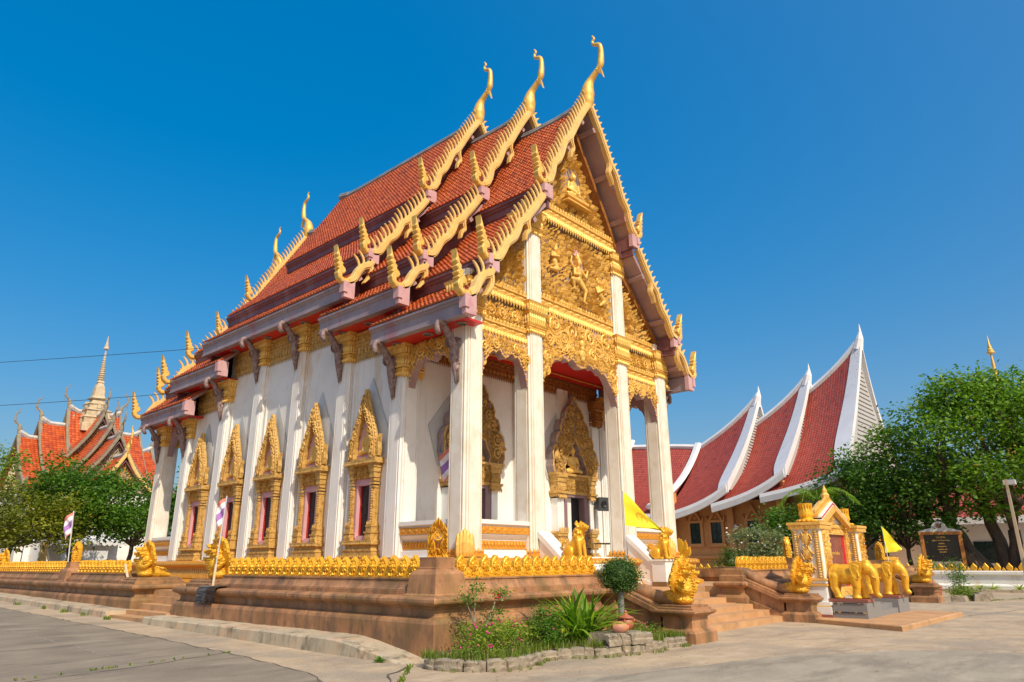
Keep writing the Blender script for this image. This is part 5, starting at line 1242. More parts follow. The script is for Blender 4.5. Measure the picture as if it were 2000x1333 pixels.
for x0, x1 in ((3.58, 4.38), (6.92, 7.72)):
    b = MB(); b.box(x0, x1, -6.0, -5.2, .5, 2.72); b.box(x0 - .03, x1 + .03, -6.03, -5.17, 1.02, 1.10)
    o = shp(b, 'pillar', 'white_paint')
    g = MB(); g.box(x0 - .07, x1 + .07, -6.07, -5.13, 2.54, 2.72); g.box(x0 - .10, x1 + .10, -6.10, -5.10, 2.66, 2.74); diamonds(g, (x0 - .07, -6.07), (x1 + .07, -6.07), 2.55, 2.66, (0, -1), .16, .02); diamonds(g, (x0 - .07, -5.13), (x0 - .07, -6.07), 2.55, 2.66, (-1, 0), .16, .02)
    g.box(x0 - .04, x1 + .04, -6.04, -5.16, .95, 1.01); g.box(x0 - .06, x1 + .06, -6.06, -5.14, 1.10, 1.16)
    shp(g, 'pillar_cornice', 'gold', o) if False else shp(g, 'pillar_cornice', 'gold')
    g = MB(); Mf = Matrix.Translation((0, -6.0, 0)); xm = (x0 + x1) / 2
    g.box(xm - .20, xm + .20, -6.03, -5.99, 1.2, 2.5); relief(g, lambda x, z: abs(x - xm) < .17, (xm - .18, xm + .18, 1.22, 2.48), Matrix.Translation((0, -6.03, 0)), .13, 5, .45)
    for zz in (1.45, 1.95, 2.35): ell(g, (xm, -6.05, zz), (.10, .05, .12), n=8)
    shp(g, 'carved_strip', 'gold_relief', kind=None)
    g = MB(); Ms = Matrix.Translation((x0, 0, 0)) @ Matrix.Rotation(-pi / 2, 4, 'Z')         # side face towards -x; local x = -Y
    for lx in (5.30, 5.90):
        for zz in np.arange(1.2, 2.5, .07): ell(g, (lx, -.03, zz), (.045, .035, .03), Ms, 6)
        for e in (-.075, .075): g.box(lx + e - .012, lx + e + .012, -.03, 0, 1.18, 2.5, Ms)
    relief(g, lambda x, z: abs(x - 5.6) < .16 * abs(sin((z - 1.2) * 7.2)) + .03, (5.4, 5.8, 1.2, 2.5), Ms, .13, 6, .5); 
    for zz in (1.42, 1.85, 2.28): ell(g, (5.6, -.03, zz), (.13, .05, .18), Ms, 8)
    shp(g, 'carved_strip', 'gold_relief')
b = MB(); b.box(4.38, 6.92, -5.62, -5.25, .5, 2.75); b.box(4.3, 7.0, -5.70, -5.2, 2.6, 2.8); shp(b, 'centre_wall', 'white_paint')
g = MB()
for bx in ((4.40, 4.54, .62, 2.62), (6.76, 6.90, .62, 2.62), (4.54, 6.76, 2.48, 2.62), (4.54, 6.76, .62, .80)):
    g.box(bx[0], bx[1], -5.72, -5.60, bx[2], bx[3]); relief(g, lambda x, z: True, (bx[0] + .03, bx[1] - .03, bx[2] + .03, bx[3] - .03), Matrix.Translation((0, -5.72, 0)), .12, 9, .4)
g.box(4.54, 6.76, -5.74, -5.62, 2.43, 2.48); g.box(4.54, 6.76, -5.74, -5.62, .80, .86); g.box(4.54, 4.59, -5.74, -5.62, .84, 2.45); g.box(6.71, 6.76, -5.74, -5.62, .84, 2.45)
g.box(4.2, 7.1, -5.78, -5.62, 2.62, 2.74); diamonds(g, (4.2, -5.78), (7.1, -5.78), 2.63, 2.73, (0, -1), .2, .02)
shp(g, 'board_frame', 'gold_relief')
b = MB(); b.box(4.59, 6.71, -5.66, -5.60, .86, 2.43); shp(b, 'sign_board', 'board_maroon')
b = MB(); b.box(6.50, 6.71, -5.665, -5.655, .86, 2.43); b.box(4.59, 4.64, -5.665, -5.655, .86, 2.43); shp(b, 'crimson_edge', 'crimson')
_fonts = [os_p for os_p in []]
def text_obj(s, size, loc, rot, m, parent, name='lettering', ext=.004, align='CENTER'):
    c = bpy.data.curves.new('t', 'FONT'); c.body = s; c.size = size; c.extrude = ext; c.align_x = align; c.resolution_u = 2
    o = bpy.data.objects.new('t', c); COL.objects.link(o); dg = bpy.context.evaluated_depsgraph_get(); dg.update()
    me = bpy.data.meshes.new_from_object(o.evaluated_get(dg)); bpy.data.objects.remove(o); me.materials.clear(); me.materials.append(MT[m])
    return link(name, me, parent, M=Matrix.Translation(loc) @ rot)
RX = Matrix.Rotation(pi / 2, 4, 'X')
for s, sz, x, z in (('อุทาน', .20, 5.25, 2.08), ('บัวสวนอุทยาน ในเมือง', .13, 5.55, 1.82), ('นามเดิม', .10, 5.0, 1.62), ('วัดพระธรรมอุทยานเมือง', .13, 5.55, 1.40), ('สร้างด้วยศรัทธา ฯ', .10, 5.35, 1.24), ('ปี ๒๕', .10, 5.3, 1.08)):
    text_obj(s, sz, (x - 5.6, -5.672 + 5.65, z - .12), RX, 'letter_gold', sh)
# gable of the shrine
GX, GA, GB0, GW = 5.42, 3.30, 2.80, 1.18
b = MB(); b.extr([(GX - GW + .12, 2.76), (GX + GW - .12, 2.76), (GX, GA - .1)], -5.74, -5.45); shp(b, 'gable', 'white_paint')
def slopes(o0, o1, y0, y1, ex=0.0):
    b = MB()
    for s in (-1, 1): b.extr([(GX, GA + o0), (GX + s * (GW + ex), GB0 + o0), (GX + s * (GW + ex), GB0 + o1), (GX, GA + o1)], y0, y1)
    return b
shp(slopes(0, .13, -5.90, -5.42), 'gable_roof', 'white_paint')
shp(slopes(.045, .085, -5.915, -5.405), 'crimson_line', 'crimson')
b = slopes(-.16, -.01, -5.97, -5.80)
b.cat(slopes(.13, .20, -5.82, -5.50, .03))
for s in (-1, 1):
    for i in range(12):
        t = (i + .5) / 12; pend(b, (GX + s * GW * t - .05, -5.7), (GX + s * GW * t + .05, -5.7), GA + .22 - (GA - GB0) * t, .13, .1, (0, -1), .1, True)
b.lathe([(.08, GA + .2), (.12, GA + .26), (.13, GA + .34), (.07, GA + .42), (.08, GA + .47), (.04, GA + .56), (.01, GA + .66)], 8, Matrix.Translation((GX, -5.7, 0)))
relief(b, lambda x, z: abs(x - GX) < .30 - abs(z - 2.98) * .9, (GX - .4, GX + .4, 2.78, 3.25), Matrix.Translation((0, -5.74, 0)), .14, 12, .5)
shp(b, 'gable_gilding', 'gold')
for xm, lb in ((3.98, 'golden lotus vase on the left pillar of the sign shrine'), (7.32, 'golden lotus vase on the right pillar of the sign shrine')):
    v = MB(); v.lathe([(.20, 0), (.26, .03), (.28, .06), (.20, .09), (.17, .13), (.20, .20), (.21, .26), (.17, .38), (.16, .44), (.20, .52), (.21, .56), (.17, .56), (.15, .5)], 24)
    for q in range(16):
        a = 2 * pi * q / 16; v.tube([(.205 * cos(a), .205 * sin(a), .2), (.175 * cos(a), .175 * sin(a), .38), (.195 * cos(a), .195 * sin(a), .54)], .014, 5)
    for q in range(12):
        a = 2 * pi * q / 12; ell(v, (.25 * cos(a), .25 * sin(a), .05), (.07, .07, .04), n=6)
    v.build('lotus_vase', 'gold_statue', None, smooth='auto', loc=(xm, -5.55, 2.745), label=lb, cat='vase', group='golden vases on the sign shrine')
# granite plinths and elephants
gb = thing('granite_steps', 'stepped grey granite base under the two golden elephants', 'base', (5.5, -6.6, .12))
b = MB(); b.box(-2.10, -.85, -.48, .42, 0, .40); b.build('granite_block', 'granite', gb)
b = MB(); b.box(.95, 2.10, -.48, .42, 0, .40); b.build('granite_block', 'granite', gb)
b = MB(); b.box(-.845, .945, -.44, .41, 0, .16); b.box(-.845, .945, -.30, .41, .16, .30); b.build('granite_step', 'granite', gb)
b = MB()
for z in (.145, .385):
    for i in range(26):
        r_ = random.Random(i + int(z * 100)); t = r_.random(); b.box(-2.12, -2.10, -.45 + .8 * t, -.45 + .8 * t + r_.uniform(.03, .15), z, z + .015)
b.build('gold_drips', 'gold', gb, kind='stuff')
def elephant_meshes():
    m = MB()
    ell(m, (0, .06, .76), (.32, .48, .33)); ell(m, (0, .32, .80), (.30, .28, .31)); ell(m, (0, -.26, .80), (.28, .26, .30))
    cap(m, (0, -.32, .90), (0, -.54, .96), .23, .20); ell(m, (0, -.60, .98), (.22, .22, .24)); ell(m, (-.07, -.64, 1.14), (.09, .11, .09)); ell(m, (.07, -.64, 1.14), (.09, .11, .09))
    P = smooth_path([(0, -.68, .98), (0, -.79, .80), (0, -.83, .58), (0, -.81, .36), (0, -.82, .20), (0, -.88, .12), (0, -.96, .15)], 4); m.tube([tuple(p) for p in P], list(np.linspace(.165, .06, len(P))), 10)
    for x, y, fy, kf in ((-.16, -.26, -.24, .0), (.16, -.24, -.42, -.04), (-.16, .36, .30, .04), (.16, .34, .48, -.02)):
        ky = (y + fy) / 2 - .04 * (1 if y < 0 else -1) + kf
        cap(m, (x, y, .70), (x, ky, .38), .19, .135); cap(m, (x, ky, .38), (x, fy, .10), .13, .115); ell(m, (x, fy - .02, .06), (.14, .155, .07))
    cap(m, (-.06, -.72, .86), (-.06, -.80, .80), .07, .05); cap(m, (.06, -.72, .86), (.06, -.80, .80), .07, .05)
    P = smooth_path([(0, .56, .92), (0, .64, .78), (0, .63, .5), (0, .60, .34)], 4); m.tube([tuple(p) for p in P], list(np.linspace(.04, .02, len(P) - 2)) + [.035, .01], 8)
    ell(m, (0, -.66, .90), (.14, .14, .12))
    body = organic(m, .02, 3); body.materials.append(MT['gold_statue'])
    ears = []
    for s in (-1, 1):
        e = MB(); P = [(-.02, 1.12), (.14, 1.17), (.27, 1.10), (.30, .95), (.25, .78), (.18, .66), (.10, .60), (.05, .70), (.0, .86), (-.04, 1.0)]
        Me = Matrix.Translation((s * .20, -.52, 0)) @ Matrix.Rotation(radians(90 - s * 0) , 4, 'Z') @ Matrix.Rotation(0, 4, 'X')
        V = []; F = []; n = len(P)
        cz = .92; cx = .13
        for lay in (0, 1):
            for (a, z) in P: V.append((s * (.235 + .05 * (a / .3) + (.05 if lay else 0)) , -.50 + a, z))
        V.append((s * .27, -.50 + cx, cz)); V.append((s * .34, -.50 + cx, cz))
        for i in range(n):
            j = (i + 1) % n; F += [(i, j, n + j, n + i), (i, 2 * n, j), (n + i, n + j, 2 * n + 1)]
        rim = [(s * (.28 + .05 * (a / .3)), -.50 + a, z) for a, z in P]; e.add(V, F); e.tube(rim + [rim[0]], .024, 6)
        for i in range(4): e.tube([(s * .315, -.46 + .02 * i, 1.0 - .02 * i), (s * .33, -.30 - .05 * i, 1.08 - .13 * i)], .014, 5)
        me = organic(e, .013, 2); me.materials.append(MT['gold_statue']); ears.append(me)
    tms = []
    for s in (-1, 1):
        t = MB(); P = smooth_path([(s * .10, -.72, .80), (s * .13, -.84, .68), (s * .14, -.97, .66)], 4); t.tube([tuple(p) for p in P], list(np.linspace(.032, .008, len(P))), 8)
        tm = t.mesh('tusk', True); tm.materials.append(MT['gold']); tms.append(tm)
    return body, ears, tms
EB, EE, ET = elephant_meshes()
for x, lb in ((3.92, 'golden elephant statue walking, in front of the red sign board'), (6.95, 'golden elephant statue nearest the yellow pennant, right of the pair')):
    t = thing('elephant_statue', lb, 'statue', (x, -6.52, .60), 0, 'golden elephants on granite blocks'); t.scale = (.87,) * 3
    link('body', EB, t); link('ear', EE[0], t); link('ear', EE[1], t); [link('tusk', q_, t) for q_ in ET]
    b = MB(); b.box(-.34, .34, -.62, .62, -.08, .015); b.build('plinth', 'granite_red', t)
# ------------------------------------------------------------------ second terrace, far right, and the compound wall
t2 = thing('far_terrace', 'brown terrace wing with lotus battlements beyond the sign shrine', 'terrace', (16, -4, 0))
TE2 = t2; O2 = np.array([16, -4, 0])
def rel_build(mb, name, m, parent, org, **kw): mb.v = [v - org for v in mb.v]; return mb.build(name, m, parent, **kw)
m = MB(); m.sweep([(d, z) for d, z in PROF_LO], [(15.9, 4), (15.9, -4.3), (24, -4.3)]); m.sweep(PROF_UP, [(15.9, 4), (15.9, -4.3), (24, -4.3)]); rel_build(m, 'terrace_wall', 'terrazzo', TE2, O2)
m = MB(); x0 = 15.25; y0 = -6.22
m.sweep([(0, -.05), (0, .20), (-.03, .235), (-.10, .27), (-.13, .29), (-.13, .50), (-.11, .52), (-.02, .57), (.02, .60), (.02, .635), (-.06, .655), (-.06, .69), (-.11, .70), (-.11, .735)], sq_path(x0, x0 + 1, y0, y0 + 1), closed=True); m.box(x0 + .1, x0 + .9, y0 + .1, y0 + .9, .4, .737); rel_build(m, 'serpent_pedestal', 'terrazzo', TE2, O2)
m = MB(); Ry = Matrix.Rotation(pi / 2, 4, 'Z')
m.extr([(-4.0, 0), (-4.0, 1.24), (-5.25, .66), (-5.25, 0)], -(x0 + .9), -(x0 + .1), Ry); m.tube([(x0 + .5, -4.1, 1.26), (x0 + .5, -4.7, 1.08), (x0 + .5, -5.3, .86), (x0 + .5, -5.6, .84)], .15, 10); rel_build(m, 'balustrade', 'terrazzo', TE2, O2)
m = MB(); m.sweep([(0, 1.04), (0, 1.1), (-.05, 1.12), (-.08, 1.40), (-.14, 1.46), (-.16, 1.66)], sq_path(15.9, 16.9, -4.5, -3.5), closed=True); m.box(16.05, 16.75, -4.35, -3.65, 1.4, 1.662); rel_build(m, 'corner_block', 'terrazzo', TE2, O2)
lotus_row(TE2, (.40, 3.5), (.40, .6), 1.37, -pi / 2); lotus_row(TE2, (1.2, .22), (4, .22), 1.37, 0)
link('boundary_marker', SM, None, label='slim golden leaf marker on the block beyond the elephants', cat='statue', group='leaf markers on the terrace corners', M=Matrix.Translation((16.4, -4.0, 1.69)) @ Matrix.Rotation(radians(70), 4, 'Z') @ Matrix.Scale(1.0, 4))
place_naga(15.75, -5.72, .735, 0, 'golden five-headed serpent on the far right stair pedestal')
place_naga(16.3, -.6, 1.20, 0, 'golden five-headed serpent rising behind the second elephant')
m = MB(); m.box(15.9, 17, -1.0, .2, .9, 1.22); rel_build(m, 'serpent_pedestal', 'terrazzo', TE2, O2)
place_naga(4.6, 12.0, 1.30, -pi / 2, 'golden serpent seen from behind at the far corner of the terrace') if False else None
t = place_naga(8.9, 1.6, 1.42, pi * .5, 'golden serpent seen from behind above the lotus row, left of the plumeria')
# compound wall
cw = thing('compound_wall', 'long low white compound wall crowned with golden lotus buds', 'wall', (29, 0, 0)); OW = np.array([29, 0, 0])
m = MB(); m.sweep([(.16, -.05), (.16, .28), (.10, .34), (.04, .38), (.04, .78), (.10, .82), (.14, .88), (.14, 1.02), (.08, 1.06), (-.3, 1.07), (-.3, -.05)], [(29, 40), (29, -40)]); rel_build(m, 'wall', 'plaster', cw, OW)
fm = MB(); fm.extr([(-.07, 0), (.07, 0), (.15, .10), (.16, .20), (.09, .30), (0, .42), (-.09, .30), (-.16, .20), (-.15, .10)], -.05, .05, bev=.02); fm.extr([(.20, 0), (.34, 0), (.36, .07), (.27, .18), (.18, .07)], -.04, .04, bev=.012)
FME = fm.mesh('lotus_bud'); FME.materials.append(MT['gold_statue'])
n = int(36 / .55)
for i in range(n): link('lotus_bud', FME, cw, M=Matrix.Translation((.02, -14 + i * .55, 1.06)) @ Matrix.Rotation(-pi / 2, 4, 'Z'))
b = MB(); b.box(27.7, 27.9, -30, 12, -.02, .14); b.box(27.9, 28.9, -30, 12, -.02, .08); b.build('planting_bed_kerb', 'kerb', None, kind='structure')

# ------------------------------------------------------------------ assembly hall with three sweeping curved roofs (right background)
sala = thing('assembly_hall', 'orange hall with three sweeping red roofs and white pointed gables', 'building', (38, 10, 0)); OS = np.array([38, 10, 0])
def sala_roof(y_far, y_near, ze_far, ze_near, zr_far, zr_near, xe=34.0, xr=42.0, spike=2.2, barge=True, nm='roof'):
    """one roof: ridge and eave both climb and curl up towards the near gable; slopes are hollow curves"""
    ny, ns = 22, 22; tone = []
    def P(u, t, side=-1, off=0):
        y = y_far + (y_near - y_far) * u
        zr = zr_far + (zr_near - zr_far) * (.74 * u + .26 * u ** 3); ze = ze_far + (ze_near - ze_far) * (.55 * u + .45 * u ** 3)
        lean = (u ** 3) * (1.0) * (1 - t) ** 2
        x = xr + side * (xr - xe) * t; k = (1 - t); z = ze + (zr - ze) * (.62 * k + .38 * k ** 3)
        # pull the gable inwards lower down so the ridge overhangs
        yy = y + (1 - k) ** .8 * 0 + (y_far - y_near) * 0 + u * (1.0 * t * (1 - t) * 1.2)
        return (x, yy, z + off)
    for side in (-1, 1):
        V = []; F = []; T_ = []; rows = 46; cols = max(8, int(abs(y_near - y_far) / .24)); rng = np.random.default_rng(5)
        for r in range(rows):
            for k2, (t, lift) in enumerate(((r / rows, 0), ((r + 1.1) / rows, .05), ((r + 1.1) / rows, 0))):
                for c in range(cols * 2 + 1):
                    p = P(c / (cols * 2), min(1, t), side, lift + (.045 if c % 2 and k2 < 2 else 0)); V.append(p)
            K = cols * 2 + 1; o = r * 3 * K; tt = rng.random(cols + 1)
            for q in range(K - 1):
                a, b2 = (q, q + 1) if side < 0 else (q + 1, q)
                F.append((o + a, o + K + a, o + K + b2, o + b2)); F.append((o + K + a, o + 2 * K + a, o + 2 * K + b2, o + K + b2)); T_ += [tt[q // 2]] * 2
        me = bpy.data.meshes.new('tiles'); me.from_pydata((np.array(V) - OS).tolist(), [], F); set_tone(me, T_); me.materials.append(MT['tile_sala']); me.update(); link('roof_tiles', me, sala, kind='stuff')
        if barge:                                                    # broad white bargeboard that widens in the middle and ends in a spike
            mb = MB(); V = []; F = []; n = 26
            for i in range(n + 1):
                t = i / n; p = Vector(P(1.0, t, side)); w = .75 + .75 * sin(pi * min(1, t * 1.02)) ** .9 * (.35 + .65 * t)
                if t == 0: w = .5
                inner = Vector(P(1 - w / abs(y_near - y_far), t, side, .16))
                a = Vector((p.x, p.y - .12, p.z + .16)); V += [tuple(a), tuple(inner), (inner.x, inner.y, inner.z - .22), (a.x, a.y, a.z - .75)]
            for i in range(n):
                for q in range(4): F.append((i * 4 + q, i * 4 + 4 + q, i * 4 + 4 + (q + 1) % 4, i * 4 + (q + 1) % 4))
            F += [(3, 2, 1, 0), tuple(n * 4 + q for q in range(4))]
            mb.add(V, F); rel_build(mb, 'bargeboard', 'sala_white', sala, OS)
        mb = MB(); V = []; F = []; n = 16                               # eave fascia
        for i in range(n + 1):
            p = Vector(P(i / n, 1.0, side)); s = side
            V += [(p.x + s * .06, p.y, p.z + .08), (p.x + s * .10, p.y, p.z - .18), (p.x + s * .02, p.y, p.z - .58), (p.x - s * .2, p.y, p.z - .58), (p.x - s * .2, p.y, p.z + .02)]
        for i in range(n):
            for q in range(5): F.append((i * 5 + q, i * 5 + 5 + q, i * 5 + 5 + (q + 1) % 5, i * 5 + (q + 1) % 5))
        F += [(4, 3, 2, 1, 0), tuple(n * 5 + q for q in range(5))]
        mb.add(V, F); rel_build(mb, 'eave_fascia', 'sala_white', sala, OS)
    rg = MB(); pts = [(*P(i / 20, 0)[:2], P(i / 20, 0)[2] + .12) for i in range(21)]; rg.tube(pts, .24, 6); rel_build(rg, 'ridge', 'sala_white', sala, OS)
    if barge:
        tp = Vector(P(1, 0)); sp = MB(); sp.tube([(tp.x, tp.y + .25, tp.z - .8), (tp.x, tp.y - .02, tp.z + .1), (tp.x, tp.y - .12, tp.z + spike * .5), (tp.x, tp.y - .14, tp.z + spike)], [.42, .30, .12, .02], 8); rel_build(sp, 'spike', 'sala_white', sala, OS)
        gw = MB(); pts = [P(1.0, i / 14, -1) for i in range(15)] + [P(1.0, i / 14, 1) for i in range(14, -1, -1)]
        gw.extr([(p[0], p[2] - .25) for p in pts[:-1]], y_near + .35, y_near + .45); rel_build(gw, 'louvred_gable', 'louvre_grey', sala, OS)
        lv = MB()
        for i in range(26):
            z = ze_near + 1 + i * (zr_near - ze_near - 1.5) / 26; k = 1 - (i / 26); hw = (xr - xe) * .55 * (1 - (i / 26)) ** 1.35
            if hw > .2: lv.box(xr - hw, xr + hw, y_near + .28, y_near + .36, z, z + .09)
        rel_build(lv, 'louvres', 'louvre_grey', sala, OS, kind='stuff')
    return P
sala_roof(8.6, 2.1, 6.35, 8.0, 14.2, 19.0, spike=1.35)
sala_roof(12.6, 6.6, 5.85, 8.1, 12.6, 16.7, spike=1.1)
sala_roof(17.4, 11.2, 5.2, 7.3, 11.55, 15.6, spike=1.0)
sala_roof(26.5, 17.3, 5.6, 5.3, 12.6, 11.7, spike=0, barge=False)
sala_roof(30.5, 24.5, 6.0, 6.4, 13.5, 12.7, spike=0, barge=False)
for ya, yb2 in ((17.4, 17.9), (24.6, 25.0)):
    pts = [(42 - 8 * t, ya + .8 * t, (11.8 if ya < 20 else 12.9) - (6.1) * (1 - (.52 * (1 - t) + .48 * (1 - t) ** 3)) + .3) for t in np.linspace(0, 1, 14)]
    m = MB(); m.tube(pts, .40, 6, sq=.6); rel_build(m, 'bargeboard', 'sala_white', sala, OS)
# walls, pillars and windows
m = MB(); m.box(36, 48, 7.5, 28, 0, 6.2); m.box(35.75, 36, 7.4, 28, 0, 1.0); m.box(35.85, 36, 7.45, 28, 1.0, 1.5); m.box(35.8, 36.0, 7.4, 28, 1.85, 2.05); m.box(36.6, 47.4, 3.2, 7.5, 0, 6.8); rel_build(m, 'wall', 'orange_wall', sala, OS)
for y in (7.7, 11.9, 17.0, 21.2, 25.4):
    m = MB(); m.box(35.6, 36.05, y - .25, y + .25, 0, 7.2); m.box(35.5, 36.05, y - .35, y + .35, 0, .9); rel_build(m, 'pillar', 'orange_wall', sala, OS)
m = MB(); m.tube([(36, 8.4, 4.9), (34.4, 6.9, 7.3)], .16, 4); rel_build(m, 'strut', 'orange_wall', sala, OS)
def sala_window(yc):
    fr = MB(); fr.box(35.82, 36.0, yc - .78, yc + .78, 4.62, 4.80); fr.box(35.86, 36.0, yc - .68, yc - .45, 2.8, 4.62); fr.box(35.86, 36.0, yc + .45, yc + .68, 2.8, 4.62); fr.box(35.80, 36.0, yc - .75, yc + .75, 2.75, 3.0)
    Mx = Matrix.Translation((0, yc, 0)) @ Matrix.Rotation(-pi / 2, 4, 'Z')
    for s in (1, -1):
        fr.extr([(s * .62, 4.80), (s * .40, 4.80), (0, 5.45), (0, 5.95)], -35.99 + 0, -35.82, Matrix.Translation((0, yc, 0)) @ Matrix.Rotation(-pi / 2, 4, 'Z')) if False else fr.add([(35.82, yc + s * .62, 4.8), (35.82, yc + s * .40, 4.8), (35.82, yc, 5.4), (35.82, yc, 5.95), (36, yc + s * .62, 4.8), (36, yc + s * .40, 4.8), (36, yc, 5.4), (36, yc, 5.95)], [(0, 1, 2, 3), (7, 6, 5, 4), (0, 3, 7, 4), (1, 5, 6, 2), (0, 4, 5, 1)])
        fr.add([(35.82, yc + s * .66, 4.8), (35.82, yc + s * .78, 4.8), (35.82, yc + s * .80, 5.15), (35.82, yc + s * .66, 4.95), (36, yc + s * .66, 4.8), (36, yc + s * .78, 4.8), (36, yc + s * .80, 5.15), (36, yc + s * .66, 4.95)], [(0, 1, 2, 3), (7, 6, 5, 4), (0, 3, 7, 4), (1, 5, 6, 2), (2, 6, 7, 3)])
    fr.lathe([(.13, -.02), (.13, .06), (.09, .08), (.001, .05)], 12, Matrix.Translation((35.98, yc, 5.05)) @ Matrix.Rotation(-pi / 2, 4, 'Y'))
    o = rel_build(fr, 'window', 'orange_wall', sala, OS)
    g = MB(); g.box(35.95, 36.01, yc - .45, yc + .45, 3.0, 4.62); rel_build(g, 'glazing', 'window_dark', o, OS)
    g = MB(); g.box(35.92, 35.96, yc - .03, yc + .03, 3.0, 4.62); g.box(35.92, 35.96, yc - .45, yc + .45, 3.84, 3.90); g.box(35.92, 35.96, yc - .46, yc - .40, 3.0, 4.62); g.box(35.92, 35.96, yc + .40, yc + .46, 3.0, 4.62); rel_build(g, 'window_bars', 'black', o, OS)
for y in (10.2, 13.3, 15.15, 19.1, 23.3): sala_window(y)
m = MB(); m.box(36.4, 36.7, 1.5, 6.5, 0, 6.0); rel_build(m, 'side_panel', 'sala_white', sala, OS)
lm = MB(); lm.box(0, .15, -.1, .1, 0, .12); lm.lathe([(.10, .12), (.13, .22), (.10, .34), (.02, .38)], 8)
for i, (y, lb) in enumerate(((11.4, 'white globe lamp on the orange wall right of the two windows'), (17.6, 'white globe lamp on the orange wall left of the windows'))):
    l_ = MB(); l_.cat(lm); l_.build('wall_lamp', 'white_paint', None, loc=(35.4, y, 4.0), label=lb, cat='lamp', group='globe lamps on the orange hall')
# small side roof and second hall behind, seen through the trees
bb = thing('rear_hall', 'red roofed hall with white eaves half hidden behind the trees', 'building', (48, -2, 0)); OB = np.array([48, -2, 0])
m = MB(); m.box(44, 60, -12, 3, 0, 4.4); rel_build(m, 'wall', 'sala_white', bb, OB)
tiles('t', bb, (50 - 48, 7.4), (43 - 48, 4.4), -11 + 2, 5 + 2, 1, tw=.4, cl=.4, matn='tile_sala', M=Matrix.Diagonal((-1, 1, 1, 1)) @ Matrix.Diagonal((-1, 1, 1, 1)))
m = MB(); m.box(42.8, 43.2, -11, 5, 4.1, 4.6); rel_build(m, 'eave_fascia', 'sala_white', bb, OB)
m = MB(); m.box(49.8, 50.2, -11, 5, 7.3, 7.6); rel_build(m, 'ridge', 'sala_white', bb, OB)
m = MB(); m.box(43.9, 44.0, -4.5, -2.8, 1.4, 2.9); rel_build(m, 'window', 'window_dark', bb, OB)
lh = thing('low_hall', 'dark brown tiled low roof in shade beside the orange hall', 'building', (36, 4, 0)); OL = np.array([36, 4, 0])
tiles('t', lh, (38 - 36, 6.3), (33.6 - 36, 3.6), 2.2 - 4, 7.0 - 4, 1, tw=.35, cl=.3, matn='tile_sala')
m = MB(); m.box(34.2, 37.5, 2.6, 6.8, 0, 3.9); rel_build(m, 'wall', 'orange_wall', lh, OL)
# gold spire beyond the fig tree
s = MB(); H = 19.8
s.lathe([(r_ * .62, z_) for r_, z_ in [(.9, 9), (.7, 11), (.55, 13), (.42, 14.6), (.46, 14.8), (.36, 15.2), (.38, 15.4), (.30, 15.8), (.33, 16.0), (.24, 16.5), (.27, 16.7), (.18, 17.2), (.20, 17.4), (.13, 17.9), (.13, 18.3), (.50, 18.32), (.50, 18.42), (.36, 18.5), (.38, 18.62), (.24, 18.75), (.26, 18.85), (.14, 19.1), (.03, 19.9)]], 14)
o = s.build('gilded_spire', 'gold', None, smooth='auto', loc=(51.3, -5.5, 0), label='thin golden umbrella-tipped spire above the big fig tree', cat='spire')

